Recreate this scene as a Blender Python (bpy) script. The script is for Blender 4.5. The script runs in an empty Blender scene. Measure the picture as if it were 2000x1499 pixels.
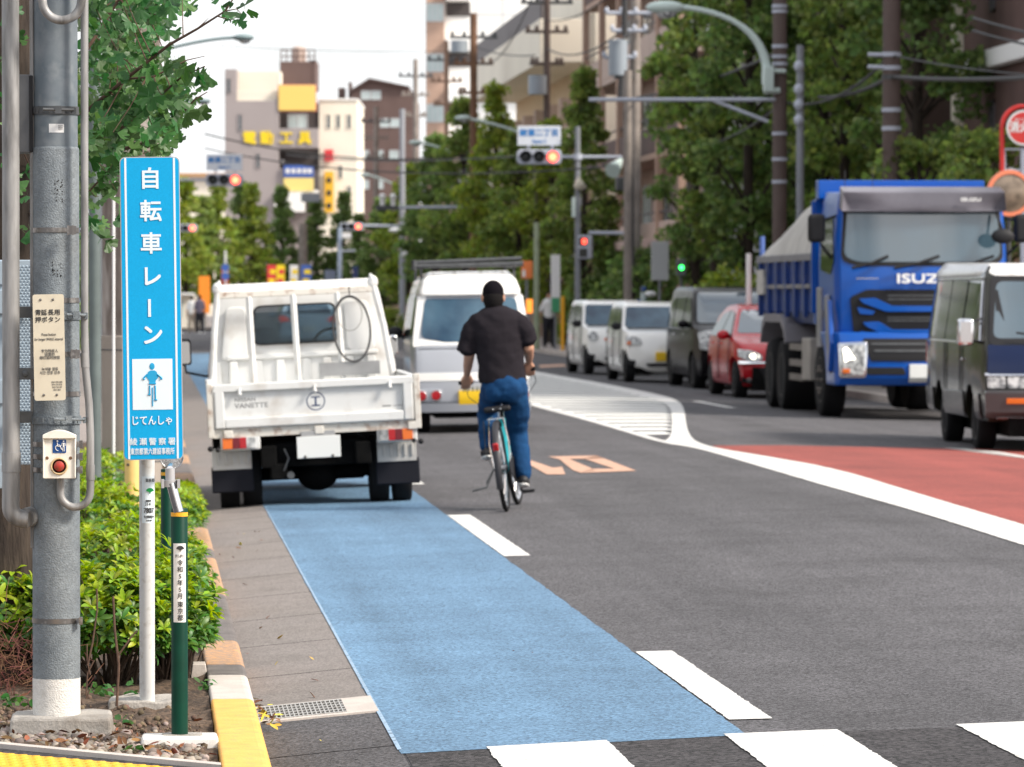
import bpy, bmesh, math, random
import numpy as np
from mathutils import Vector, Matrix, noise

# ------------------------------------------------------------------ camera, sky, sun, exposure
SC = bpy.context.scene
FPX = 8500.0                      # focal length in pixels of a 2000 px wide frame
PITCH = math.atan(171.5 / FPX)
YAW = math.atan(716.5 * math.cos(PITCH) / FPX)
CAMH = 1.65
cd = bpy.data.cameras.new('camera'); cam = bpy.data.objects.new('camera', cd); SC.collection.objects.link(cam)
cam.location = (0, 0, CAMH)
cam.rotation_euler = (math.pi / 2 - PITCH, 0, -YAW)
cd.sensor_width = 36; cd.lens = FPX / 2000 * 36
cd.clip_start = 0.1; cd.clip_end = 6000
cd.dof.use_dof = True; cd.dof.focus_distance = 15.6; cd.dof.aperture_fstop = 8.6
SC.camera = cam

W = bpy.data.worlds.new('World'); SC.world = W; W.use_nodes = True
nt = W.node_tree; nt.nodes.clear()
out = nt.nodes.new('ShaderNodeOutputWorld'); bg = nt.nodes.new('ShaderNodeBackground')
sky = nt.nodes.new('ShaderNodeTexSky'); sky.sky_type = 'NISHITA'; sky.sun_disc = False
SUN_EL, SUN_AZ = 40.0, 118.0      # azimuth clockwise from +Y (the road), so the sun stands over the right side of the street
sky.sun_elevation = math.radians(SUN_EL); sky.sun_rotation = math.radians(SUN_AZ)
sky.air_density = 1.0; sky.dust_density = 3.0; sky.altitude = 0
# thin bright cloud cover: mix the clear sky with a white layer, broken up by noise
tcw = nt.nodes.new('ShaderNodeTexCoord'); cn = nt.nodes.new('ShaderNodeTexNoise'); cn.inputs['Scale'].default_value = 3.2
cn.inputs['Detail'].default_value = 6; cr = nt.nodes.new('ShaderNodeMapRange')
cr.inputs['From Min'].default_value = 0.42; cr.inputs['From Max'].default_value = 0.62
cr.inputs['To Min'].default_value = 0.22; cr.inputs['To Max'].default_value = 0.95
mixw = nt.nodes.new('ShaderNodeMix'); mixw.data_type = 'RGBA'
mixw.inputs['B'].default_value = (13.2, 13.3, 13.6, 1)
nt.links.new(tcw.outputs['Generated'], cn.inputs['Vector']); nt.links.new(cn.outputs['Fac'], cr.inputs['Value'])
nt.links.new(cr.outputs['Result'], mixw.inputs['Factor'])
nt.links.new(sky.outputs['Color'], mixw.inputs['A']); nt.links.new(mixw.outputs['Result'], bg.inputs['Color'])
bg.inputs['Strength'].default_value = 0.10
nt.links.new(bg.outputs['Background'], out.inputs['Surface'])

ld = bpy.data.lights.new('sun', 'SUN'); ld.energy = 3.7; ld.angle = math.radians(13); ld.color = (1, .92, .82)
sun = bpy.data.objects.new('sun', ld); SC.collection.objects.link(sun)
e, a = math.radians(SUN_EL), math.radians(SUN_AZ)
sdir = Vector((math.sin(a) * math.cos(e), math.cos(a) * math.cos(e), math.sin(e)))
sun.rotation_euler = (-sdir).to_track_quat('-Z', 'Y').to_euler(); sun.location = sdir * 60
SC.view_settings.view_transform = 'Standard'; SC.view_settings.look = 'None'
SC.view_settings.exposure = 0.44; SC.view_settings.gamma = 1
SC.view_settings.use_curve_mapping = False
try:
    SC.cycles.use_denoising = True
    SC.cycles.max_bounces = 8; SC.cycles.transparent_max_bounces = 8
    SC.cycles.caustics_reflective = False; SC.cycles.caustics_refractive = False
except Exception: pass

# ------------------------------------------------------------------ measuring: image ray -> point in the street
Fv = Vector((math.sin(YAW) * math.cos(PITCH), math.cos(YAW) * math.cos(PITCH), -math.sin(PITCH)))
Rv = Vector((math.cos(YAW), -math.sin(YAW), 0)); Uv = Rv.cross(Fv)
CAM = Vector((0, 0, CAMH))
def at(px, py, D):
    return CAM + (Fv * FPX + Rv * (px - 1000) + Uv * (749.5 - py)) * (D / FPX)
PXs = [-60, .42, .9, 4.5, 6.5, 12, 40]; PZs = [0, 0, .045, .12, .12, 0.0, 0]
def zr(x): return float(np.interp(x, PXs, PZs))
def gp(px, py, z=None, off=0.0):
    d = Fv * FPX + Rv * (px - 1000) + Uv * (749.5 - py)
    zz = 0.0 if z is None else z
    for _ in range(40):
        P = CAM + d * ((zz - CAMH) / d.z)
        if z is None: zz = .5 * zz + .5 * (zr(P.x) + off)
        else: break
    return P
R = math.radians
rnd = random.Random(7)
COL = SC.collection

# ------------------------------------------------------------------ materials
MATS = {}
def mat(name, color=(.5, .5, .5), rough=.5, metal=0, var=0, vscale=8, bump=0, bscale=60, color2=None, spec=.5, emit=None, estr=0,
        trans=0, coat=0, speck=0, sscale=300, alpha=None, dirt=None, dscale=6, damt=.5, stretch=None, island=0, wave=None, streak=0):
    if name in MATS: return MATS[name]
    m = bpy.data.materials.new(name); m.use_nodes = True; MATS[name] = m
    n = m.node_tree; N = n.nodes; L = n.links; p = N['Principled BSDF']
    c = tuple(color) + (1,)
    p.inputs['Base Color'].default_value = c; p.inputs['Roughness'].default_value = rough
    p.inputs['Metallic'].default_value = metal; p.inputs['Specular IOR Level'].default_value = spec
    if coat: p.inputs['Coat Weight'].default_value = coat; p.inputs['Coat Roughness'].default_value = .04
    tc = N.new('ShaderNodeTexCoord'); src = tc.outputs['Object']
    if stretch:
        mp = N.new('ShaderNodeMapping'); mp.inputs['Scale'].default_value = stretch; L.new(src, mp.inputs['Vector']); src = mp.outputs['Vector']
    col = None
    def noise_(s, det=4):
        t = N.new('ShaderNodeTexNoise'); t.inputs['Scale'].default_value = s; t.inputs['Detail'].default_value = det
        L.new(src, t.inputs['Vector']); return t
    def mix(a, b, fac):
        x = N.new('ShaderNodeMix'); x.data_type = 'RGBA'
        for nm, v in (('A', a), ('B', b)):
            if isinstance(v, tuple): x.inputs[nm].default_value = v if len(v) == 4 else v + (1,)
            else: L.new(v, x.inputs[nm])
        if isinstance(fac, float): x.inputs['Factor'].default_value = fac
        else: L.new(fac, x.inputs['Factor'])
        return x.outputs['Result']
    def rng(s, a, b, ta=0., tb=1.):
        r = N.new('ShaderNodeMapRange'); r.inputs['From Min'].default_value = a; r.inputs['From Max'].default_value = b
        r.inputs['To Min'].default_value = ta; r.inputs['To Max'].default_value = tb; L.new(s, r.inputs['Value']); return r.outputs['Result']
    col = c
    if var or color2:
        c2 = tuple(color2) + (1,) if color2 else tuple(max(0, x * (1 - var)) for x in color) + (1,)
        t = noise_(vscale); col = mix(c, c2, rng(t.outputs['Fac'], .35, .65))
    if island:
        g = N.new('ShaderNodeNewGeometry'); hsv = N.new('ShaderNodeHueSaturation')
        L.new(rng(g.outputs['Random Per Island'], 0, 1, 1 - island, 1 + island), hsv.inputs['Value'])
        w = N.new('ShaderNodeMath'); w.operation = 'MULTIPLY'; w.inputs[1].default_value = 37.7; L.new(g.outputs['Random Per Island'], w.inputs[0])
        w2 = N.new('ShaderNodeMath'); w2.operation = 'FRACT'; L.new(w.outputs[0], w2.inputs[0])
        L.new(rng(w2.outputs[0], 0, 1, .47, .53), hsv.inputs['Hue'])
        if isinstance(col, tuple): hsv.inputs['Color'].default_value = col
        else: L.new(col, hsv.inputs['Color'])
        col = hsv.outputs['Color']
    if dirt:
        t = noise_(dscale, 8); col = mix(col, tuple(dirt) + (1,), rng(t.outputs['Fac'], .52, .72, 0, damt))
    if streak:                                       # wheel tracks and drips running along the road
        mp2 = N.new('ShaderNodeMapping'); mp2.inputs['Scale'].default_value = (1.6, .05, 1); L.new(tc.outputs['Object'], mp2.inputs['Vector'])
        t = N.new('ShaderNodeTexNoise'); t.inputs['Scale'].default_value = 1.5; t.inputs['Detail'].default_value = 6; L.new(mp2.outputs['Vector'], t.inputs['Vector'])
        t2 = N.new('ShaderNodeTexNoise'); t2.inputs['Scale'].default_value = .8; t2.inputs['Detail'].default_value = 9; t2.inputs['Roughness'].default_value = .7; L.new(tc.outputs['Object'], t2.inputs['Vector'])
        h1 = N.new('ShaderNodeHueSaturation'); L.new(rng(t.outputs['Fac'], .3, .7, 1 - streak, 1 + streak), h1.inputs['Value'])
        h2 = N.new('ShaderNodeHueSaturation'); L.new(rng(t2.outputs['Fac'], .35, .65, 1 - streak * .7, 1 + streak * .7), h2.inputs['Value'])
        if isinstance(col, tuple): h1.inputs['Color'].default_value = col
        else: L.new(col, h1.inputs['Color'])
        L.new(h1.outputs['Color'], h2.inputs['Color']); col = h2.outputs['Color']
    if speck:
        v = N.new('ShaderNodeTexVoronoi'); v.inputs['Scale'].default_value = sscale; L.new(src, v.inputs['Vector'])
        hs = N.new('ShaderNodeHueSaturation'); L.new(rng(v.outputs['Color'], 0, 1, 1 - speck, 1 + speck), hs.inputs['Value'])
        if isinstance(col, tuple): hs.inputs['Color'].default_value = col
        else: L.new(col, hs.inputs['Color'])
        col = hs.outputs['Color']
    if wave:                                         # fine horizontal ribs / stripes: (scale, strength, axis)
        wv = N.new('ShaderNodeTexWave'); wv.inputs['Scale'].default_value = wave[0]; wv.bands_direction = wave[2]; L.new(src, wv.inputs['Vector'])
        bw = N.new('ShaderNodeBump'); bw.inputs['Strength'].default_value = wave[1]; bw.inputs['Distance'].default_value = .02
        L.new(wv.outputs['Fac'], bw.inputs['Height']); L.new(bw.outputs['Normal'], p.inputs['Normal'])
    if not isinstance(col, tuple): L.new(col, p.inputs['Base Color'])
    if bump:
        t = noise_(bscale, 5); b = N.new('ShaderNodeBump'); b.inputs['Strength'].default_value = bump; b.inputs['Distance'].default_value = .01
        L.new(t.outputs['Fac'], b.inputs['Height']); L.new(b.outputs['Normal'], p.inputs['Normal'])
    if emit: p.inputs['Emission Color'].default_value = tuple(emit) + (1,); p.inputs['Emission Strength'].default_value = estr
    if trans:
        tr = N.new('ShaderNodeBsdfTranslucent'); mx = N.new('ShaderNodeMixShader'); mx.inputs['Fac'].default_value = trans
        if isinstance(col, tuple): tr.inputs['Color'].default_value = col
        else:
            br = N.new('ShaderNodeHueSaturation'); br.inputs['Value'].default_value = 1.5; br.inputs['Saturation'].default_value = 1.1
            L.new(col, br.inputs['Color']); L.new(br.outputs['Color'], tr.inputs['Color'])
        o = N['Material Output']; L.new(p.outputs['BSDF'], mx.inputs[1]); L.new(tr.outputs['BSDF'], mx.inputs[2]); L.new(mx.outputs['Shader'], o.inputs['Surface'])
    if alpha is not None:
        tb = N.new('ShaderNodeBsdfTransparent'); tb.inputs['Color'].default_value = (.72, .8, .84, 1)
        mx = N.new('ShaderNodeMixShader'); mx.inputs['Fac'].default_value = alpha
        o = N['Material Output']; L.new(tb.outputs['BSDF'], mx.inputs[1]); L.new(p.outputs['BSDF'], mx.inputs[2]); L.new(mx.outputs['Shader'], o.inputs['Surface'])
    return m

M = {}
M['asphalt'] = mat('asphalt', (.090, .087, .092), .92, speck=.95, sscale=100, streak=.16, dirt=(.05, .048, .05), dscale=.9, damt=.5, bump=.8, bscale=160)
M['asphalt_dark'] = mat('asphalt_dark', (.050, .046, .048), .9, speck=1.25, sscale=70, var=.25, vscale=5, bump=.9, bscale=200)
M['blue_lane'] = mat('blue_lane', (.116, .218, .332), .85, speck=.6, sscale=95, streak=.15, var=.12, vscale=.9, dirt=(.09, .16, .26), dscale=9, damt=.35, bump=.35, bscale=220)
M['red_lane'] = mat('red_lane', (.27, .058, .045), .9, speck=.4, sscale=90, streak=.12, var=.15, vscale=1)
M['gutter'] = mat('gutter_concrete', (.225, .20, .185), .9, speck=.45, sscale=130, var=.1, vscale=5, dirt=(.13, .115, .10), dscale=1.3, damt=.4, bump=.25, bscale=180)
M['white_paint'] = mat('road_paint_white', (.72, .71, .68), .75, var=.12, vscale=6, speck=.07, sscale=200, dirt=(.28, .27, .26), dscale=38, damt=.75, bump=.3, bscale=150)
M['orange_paint'] = mat('road_paint_orange', (.58, .35, .245), .8, var=.12, vscale=5, dirt=(.2, .17, .16), dscale=18, damt=.5)
M['kerb_yellow'] = mat('kerb_paint_yellow', (.82, .46, .10), .6, color2=(.78, .40, .075), vscale=10, dirt=(.45, .28, .12), dscale=22, damt=.5, bump=.2, bscale=90)
M['kerb_worn'] = mat('kerb_paint_worn', (.58, .30, .12), .75, color2=(.30, .22, .17), vscale=30, dirt=(.2, .16, .13), dscale=45, damt=.8, speck=.2, sscale=250)
M['kerb_grey'] = mat('kerb_grey', (.17, .15, .14), .9, speck=.25, sscale=250, var=.3, vscale=10)
M['kerb_white'] = mat('kerb_concrete', (.58, .52, .47), .85, speck=.1, sscale=250, var=.15, vscale=7)
M['concrete'] = mat('concrete', (.42, .39, .35), .85, speck=.15, sscale=220, var=.3, vscale=7, dirt=(.17, .14, .11), dscale=6, damt=.75, bump=.4, bscale=70)
M['concrete_pole'] = mat('concrete_pole', (.30, .26, .23), .85, var=.25, vscale=3, speck=.1, sscale=60)
M['soil'] = mat('soil', (.115, .075, .048), 1, color2=(.05, .032, .02), vscale=14, speck=.6, sscale=90, bump=1, bscale=40)
M['pavement'] = mat('pavement', (.33, .29, .27), .9, speck=.15, sscale=60, var=.2, vscale=1)
M['galv'] = mat('galvanised_steel', (.165, .188, .205), .65, metal=.2, spec=.3, color2=(.215, .24, .255), vscale=9, speck=.16, sscale=95, dirt=(.13, .13, .13), dscale=5, damt=.35, bump=.45, bscale=170)
M['galv_top'] = mat('galvanised_smooth', (.135, .165, .19), .6, metal=.2, spec=.3, color2=(.19, .215, .235), vscale=13, dirt=(.27, .29, .30), dscale=16, damt=.6)
M['conduit'] = mat('conduit_pipe', (.34, .335, .33), .5, metal=.25, dirt=(.10, .095, .09), dscale=7, damt=.9, stretch=(3, 3, .5), var=.3, vscale=12)
M['steel'] = mat('steel_band', (.20, .185, .175), .32, metal=.8, dirt=(.5, .48, .45), dscale=40, damt=.7)
M['dark_steel'] = mat('dark_steel', (.10, .105, .11), .5, metal=.4, var=.3, vscale=20)
M['grey_box'] = mat('grey_box_paint', (.10, .105, .115), .55, var=.15, vscale=15)
M['cream_plate'] = mat('cream_plate', (.62, .56, .44), .5, var=.06, vscale=9, dirt=(.38, .33, .25), dscale=20, damt=.25)
M['cream_box'] = mat('cream_box', (.78, .74, .66), .45, dirt=(.36, .29, .22), dscale=22, damt=.45)
M['ink'] = mat('black_ink', (.03, .03, .03), .6)
M['ink_grey'] = mat('grey_ink', (.12, .115, .11), .6)
M['sign_blue'] = mat('sign_blue', (.002, .36, .70), .5, spec=.25, speck=.07, sscale=240, var=.05, vscale=3)
M['sign_white'] = mat('sign_white', (.72, .80, .84), .4)
M['plain_white'] = mat('plain_white', (.78, .78, .77), .45, var=.04, vscale=6)
M['wheel_blue'] = mat('symbol_blue', (.005, .06, .23), .4)
M['pole_white'] = mat('pole_white', (.66, .67, .66), .4, var=.06, vscale=8, dirt=(.3, .26, .2), dscale=40, damt=.4)
M['pole_green'] = mat('pole_green', (.0, .042, .024), .5, spec=.2, var=.25, vscale=14)
M['band_yellow'] = mat('band_yellow', (.85, .42, .02), .4)
M['pole_yellow'] = mat('pole_yellow', (.74, .50, .17), .5, var=.08, vscale=9)
M['beige'] = mat('beige_cover', (.34, .29, .245), .8, var=.12, vscale=4, speck=.08, sscale=160)
M['mottled'] = mat('mottled_concrete', (.12, .095, .08), .9, color2=(.24, .2, .175), vscale=7, dirt=(.42, .38, .35), dscale=4, damt=.9, stretch=(2, 2, .6))
M['panel_blue'] = mat('panel_light_blue', (.38, .46, .53), .45, metal=.15)
M['bark'] = mat('bark', (.055, .04, .03), 1, color2=(.028, .02, .016), vscale=28, stretch=(1, 1, .22), bump=1, bscale=60)
M['twig'] = mat('twig', (.13, .075, .05), .9, var=.4, vscale=30)
M['dry'] = mat('dry_twigs', (.13, .055, .035), 1, island=.5)
M['ginkgo'] = mat('ginkgo_leaf', (.050, .135, .032), .45, trans=.38, island=.45)
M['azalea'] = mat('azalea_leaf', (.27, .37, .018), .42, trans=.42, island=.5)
M['azalea_low'] = mat('azalea_leaf_shade', (.075, .17, .022), .42, trans=.3, island=.35)
M['weed'] = mat('weed_leaf', (.06, .16, .035), .5, trans=.3, island=.3)
M['crown_a'] = mat('crown_green', (.20, .265, .070), .6, trans=.5, island=.5)
M['crown_b'] = mat('crown_dark_green', (.155, .225, .070), .6, trans=.5, island=.5)
M['crown_c'] = mat('crown_light_green', (.24, .30, .05), .6, trans=.45, island=.45)
M['tyre'] = mat('tyre_rubber', (.010, .010, .011), .85, spec=.2)
M['black'] = mat('black_plastic', (.014, .014, .016), .6, spec=.3)
M['under'] = mat('underbody', (.007, .007, .007), .95, spec=.1, var=.5, vscale=8)
M['rim'] = mat('wheel_rim', (.42, .42, .43), .35, metal=.7)
M['rim_dirty'] = mat('truck_rim', (.24, .215, .19), .6, metal=.3, var=.3, vscale=12)
M['chrome'] = mat('chrome', (.75, .75, .76), .12, metal=1)
M['glass'] = mat('vehicle_glass', (.015, .045, .085), .04, spec=.7, color2=(.06, .13, .19), vscale=2.2)
M['glass_bright'] = mat('vehicle_glass_bright', (.05, .08, .10), .03, spec=1, coat=1, color2=(.05, .09, .12), vscale=1.6)
M['glass_dark'] = mat('vehicle_glass_dark', (.008, .012, .009), .06, spec=.4, color2=(.03, .045, .025), vscale=2)
M['clear'] = mat('clear_glass', (.05, .07, .08), .03, spec=.8, alpha=.30)
M['lens_red'] = mat('lens_red', (.42, .008, .012), .2, coat=.6)
M['lens_amber'] = mat('lens_amber', (.75, .16, .02), .2, coat=.6)
M['lens_clear'] = mat('lens_clear', (.62, .63, .62), .15, coat=.5, color2=(.10, .105, .11), vscale=16)
M['plate_white'] = mat('number_plate_white', (.72, .73, .71), .5)
M['plate_yellow'] = mat('number_plate_yellow', (.86, .55, .015), .45)
M['head_on'] = mat('headlamp_lit', (.9, .9, .85), .2, emit=(1, .93, .75), estr=1.8)
M['truck_white'] = mat('truck_white_paint', (.71, .715, .70), .42, var=.05, vscale=3, dirt=(.34, .27, .2), dscale=5, damt=.42, coat=.15)
M['truck_rust'] = mat('truck_rusty_edge', (.66, .63, .57), .6, dirt=(.25, .12, .06), dscale=14, damt=.8)
M['skin'] = mat('skin', (.50, .27, .175), .5, var=.08, vscale=20)
M['hair'] = mat('hair', (.008, .007, .007), .9, spec=.15)
M['shirt'] = mat('charcoal_shirt', (.021, .018, .022), .95, spec=.1, bump=.5, bscale=18, var=.2, vscale=5)
M['jeans'] = mat('blue_jeans', (.010, .056, .150), .9, spec=.15, color2=(.006, .034, .098), vscale=9, bump=.9, bscale=14)
M['cap'] = mat('black_cap', (.006, .005, .007), .95, spec=.1)
M['teal'] = mat('teal_frame', (.0, .33, .38), .3, coat=.4)
M['wire'] = mat('cable', (.04, .04, .042), .7)
M['lamp_paint'] = mat('lamp_pale_green', (.52, .62, .58), .45)
M['pole_grey'] = mat('pole_grey', (.25, .265, .29), .55, metal=.2, var=.1, vscale=5)
M['signal_grey'] = mat('signal_grey', (.44, .47, .54), .5)
M['off_lens'] = mat('signal_lens_off', (.03, .035, .035), .3)
M['red_on'] = mat('signal_red_lit', (.8, .05, .03), .4, emit=(1, .085, .05), estr=2.6)
M['red_core'] = mat('signal_red_core', (.8, .2, .08), .4, emit=(1, .30, .14), estr=2.4)
M['green_on'] = mat('signal_green_lit', (.05, .8, .1), .4, emit=(.03, 1, .12), estr=5)
M['brown_pole'] = mat('brown_pole', (.115, .082, .072), .8, var=.15, vscale=4)
M['red_paint'] = mat('red_paint', (.62, .03, .025), .4)
M['orange_cloth'] = mat('orange_cloth', (.85, .25, .02), .8)

# ------------------------------------------------------------------ mesh building
def link(o): COL.objects.link(o); return o
def wm(o):
    m = Matrix.LocRotScale(o.location, o.rotation_euler, o.scale)
    return wm(o.parent) @ m if o.parent else m
def tag(o, label, cat, group=None, kind=None):
    if label: o['label'] = label
    if cat: o['category'] = cat
    if group: o['group'] = group
    if kind: o['kind'] = kind
    return o
def thing(name, label, cat, loc=(0, 0, 0), rz=0, group=None, rx=0, ry=0):
    o = bpy.data.objects.new(name, None); link(o); o.empty_display_size = .1
    o.location = loc; o.rotation_euler = (rx, ry, rz)
    return tag(o, label, cat, group)
def copy_tree(o, parent=None, loc=None, rz=None, label=None):
    c = o.copy(); link(c); c.parent = parent
    if loc is not None: c.location = loc
    if rz is not None: c.rotation_euler = (0, 0, rz)
    if label: c['label'] = label
    for ch in list(o.children):
        copy_tree(ch, c)
    return c
def frame_of(d):
    d = Vector(d).normalized(); u = Vector((0, 0, 1)) if abs(d.z) < .95 else Vector((1, 0, 0))
    s = d.cross(u).normalized(); return s, s.cross(d).normalized(), d
class MB:
    def __init__(s): s.v = []; s.f = []; s.m = []; s.mi = 0
    def add(s, vs, fs):
        b = len(s.v); s.v += [tuple(v) for v in vs]; s.f += [tuple(b + i for i in f) for f in fs]; s.m += [s.mi] * len(fs); return s
    def box(s, x0, x1, y0, y1, z0, z1, tf=None):
        vs = [Vector((x, y, z)) for z in (z0, z1) for y in (y0, y1) for x in (x0, x1)]
        if tf: vs = [tf @ v for v in vs]
        return s.add(vs, [(0, 2, 3, 1), (4, 5, 7, 6), (0, 1, 5, 4), (2, 6, 7, 3), (0, 4, 6, 2), (1, 3, 7, 5)])
    def obox(s, c, sx, sy, sz, rot=None):
        tf = Matrix.Translation(c) @ (rot.to_4x4() if rot is not None else Matrix())
        return s.box(-sx / 2, sx / 2, -sy / 2, sy / 2, -sz / 2, sz / 2, tf)
    def tube(s, pts, r, n=12, cap=True, sx=1.0):
        pts = [Vector(p) for p in pts]; k = len(pts); rs = r if isinstance(r, (list, tuple)) else [r] * k
        b = len(s.v); prev = None
        for i, p in enumerate(pts):
            d = (pts[min(i + 1, k - 1)] - pts[max(i - 1, 0)])
            if d.length < 1e-9: d = Vector((0, 0, 1))
            if prev is None: u, w, d = frame_of(d)
            else:
                d.normalize(); w = (prev - d * prev.dot(d))
                w = w.normalized() if w.length > 1e-6 else frame_of(d)[1]
                u = d.cross(w)
            prev = w
            for j in range(n):
                t = 2 * math.pi * j / n
                s.v.append(tuple(p + (u * math.cos(t) * sx + w * math.sin(t)) * rs[i]))
        for i in range(k - 1):
            for j in range(n):
                a = b + i * n + j; c = b + i * n + (j + 1) % n
                s.f.append((a, c, c + n, a + n)); s.m.append(s.mi)
        if cap:
            s.f.append(tuple(b + j for j in range(n))[::-1]); s.m.append(s.mi)
            s.f.append(tuple(b + (k - 1) * n + j for j in range(n))); s.m.append(s.mi)
        return s
    def cyl(s, p0, p1, r0, r1=None, n=16): return s.tube([p0, p1], [r0, r0 if r1 is None else r1], n)
    def lathe(s, prof, c=(0, 0, 0), axis='z', n=32, close=False):
        c = Vector(c); b = len(s.v)
        for (r, h) in prof:
            for j in range(n):
                t = 2 * math.pi * j / n; a, d = r * math.cos(t), r * math.sin(t)
                v = (a, d, h) if axis == 'z' else ((h, a, d) if axis == 'x' else (d, h, a))
                s.v.append(tuple(c + Vector(v)))
        k = len(prof)
        for i in range(k - 1 if not close else k):
            for j in range(n):
                i2 = (i + 1) % k
                s.f.append((b + i * n + j, b + i * n + (j + 1) % n, b + i2 * n + (j + 1) % n, b + i2 * n + j)); s.m.append(s.mi)
        if not close:
            for i, rev in ((0, True), (k - 1, False)):
                if prof[i][0] > 1e-6:
                    q = tuple(b + i * n + j for j in range(n)); s.f.append(q[::-1] if rev else q); s.m.append(s.mi)
        return s
    def prism(s, poly, h0, h1, fn):
        """poly in 2D, fn(u, v, h) -> 3D"""
        n = len(poly); vs = [fn(u, v, h0) for u, v in poly] + [fn(u, v, h1) for u, v in poly]
        return s.add(vs, [tuple(range(n))[::-1], tuple(range(n, 2 * n))] + [(i, (i + 1) % n, (i + 1) % n + n, i + n) for i in range(n)])
    def ball(s, c, rx, ry=None, rz=None, n=16, k=10, rot=None):
        ry = ry or rx; rz = rz or rx; c = Vector(c); b = len(s.v)
        for i in range(k + 1):
            ph = math.pi * i / k
            for j in range(n):
                t = 2 * math.pi * j / n
                v = Vector((rx * math.sin(ph) * math.cos(t), ry * math.sin(ph) * math.sin(t), rz * math.cos(ph)))
                if rot is not None: v = rot @ v
                s.v.append(tuple(c + v))
        for i in range(k):
            for j in range(n):
                s.f.append((b + i * n + j, b + i * n + (j + 1) % n, b + (i + 1) * n + (j + 1) % n, b + (i + 1) * n + j)); s.m.append(s.mi)
        return s
    def build(s, name, m, parent=None, world=False, smooth=False, bevel=0, seg=2, angle=35, fix=True):
        me = bpy.data.meshes.new(name)
        vs = s.v
        if world and parent is not None:
            inv = wm(parent).inverted(); vs = [tuple(inv @ Vector(v)) for v in vs]
        me.from_pydata(vs, [], s.f)
        for mm in (m if isinstance(m, (list, tuple)) else [m]): me.materials.append(M[mm] if isinstance(mm, str) else mm)
        if max(s.m, default=0): me.polygons.foreach_set('material_index', s.m)
        if fix:
            bm = bmesh.new(); bm.from_mesh(me); bmesh.ops.remove_doubles(bm, verts=bm.verts, dist=1e-6)
            bmesh.ops.recalc_face_normals(bm, faces=bm.faces); bm.to_mesh(me); bm.free()
        me.update()
        o = link(bpy.data.objects.new(name, me)); o.parent = parent
        if bevel:
            b = o.modifiers.new('bevel', 'BEVEL'); b.width = bevel; b.segments = seg; b.limit_method = 'ANGLE'; b.angle_limit = R(angle)
        if smooth: shade(o, 40 if not bevel else 50)
        return o
def shade(o, ang=40):
    me = o.data
    me.polygons.foreach_set('use_smooth', [True] * len(me.polygons))
    me.set_sharp_from_angle(angle=R(ang)); me.update()
def bake(o):
    """apply the modifiers of o"""
    dg = bpy.context.evaluated_depsgraph_get(); dg.update()
    me = bpy.data.meshes.new_from_object(o.evaluated_get(dg), depsgraph=dg)
    o.modifiers.clear(); o.data = me; return o
def cut(o, cutters):
    objs = []
    for c in cutters:
        k = c.build('cutter', 'black'); k.parent = o.parent
        objs.append(k); b = o.modifiers.new('cut', 'BOOLEAN'); b.object = k; b.operation = 'DIFFERENCE'; b.solver = 'EXACT'
    bake(o)
    for k in objs: bpy.data.objects.remove(k)
    return o
def structure(o, label=None, cat=None):
    o['kind'] = 'structure'
    if label: o['label'] = label
    if cat: o['category'] = cat
    return o
def rpoly(pts, r, n=5):
    """round the corners of a 2D polygon"""
    out = []; k = len(pts)
    for i in range(k):
        p = Vector(pts[i]); a = Vector(pts[i - 1]) - p; b = Vector(pts[(i + 1) % k]) - p
        rr = r[i] if isinstance(r, (list, tuple)) else r
        rr = min(rr, a.length * .45, b.length * .45)
        if rr < 1e-5: out.append(tuple(p)); continue
        s, e = p + a.normalized() * rr, p + b.normalized() * rr
        for j in range(n + 1):
            t = j / n; q = s * (1 - t) ** 2 + p * 2 * t * (1 - t) + e * t * t; out.append(tuple(q))
    return out
def rect(x0, x1, z0, z1, r=0, n=4):
    p = [(x0, z0), (x1, z0), (x1, z1), (x0, z1)]; return rpoly(p, r, n) if r else p
def XZ(y):       # prism helper: polygon in x,z extruded along y
    return lambda u, v, h: (u, h, v)
def YZ():
    return lambda u, v, h: (h, u, v)
TEXTC = {}
def text_mb(mb, body, size, tf, thick=.001, align='CENTER', sx=1.0, bold=0.0):
    """add lettering to an MB: x right, y up in the text's plane, tf places it (z = out of the plane)"""
    cu = bpy.data.curves.new('lettering', 'FONT'); cu.body = body; cu.size = size; cu.align_x = align; cu.align_y = 'CENTER'
    cu.resolution_u = 3; cu.extrude = thick / 2
    o = bpy.data.objects.new('lettering', cu); COL.objects.link(o)
    dg = bpy.context.evaluated_depsgraph_get(); dg.update()
    me = bpy.data.meshes.new_from_object(o.evaluated_get(dg), depsgraph=dg)
    fs = [tuple(p.vertices) for p in me.polygons]
    for i, (bx_, by_) in enumerate(((-1, -1), (1, 1), (-1, 1), (1, -1)) if bold else ((0, 0),)):
        mb.add([tf @ Vector((v.co.x * sx + bx_ * bold * .7, v.co.y + by_ * bold * .7, v.co.z + i * .00006)) for v in me.vertices], fs)
    bpy.data.objects.remove(o); bpy.data.curves.remove(cu); bpy.data.meshes.remove(me)
    return mb
def facing(loc, rz=0, tilt=0):
    """text plane facing -Y (towards the camera), turned by rz"""
    return Matrix.Translation(loc) @ Matrix.Rotation(rz, 4, 'Z') @ Matrix.Rotation(math.pi / 2, 4, 'X') @ Matrix.Rotation(tilt, 4, 'Z')
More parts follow.
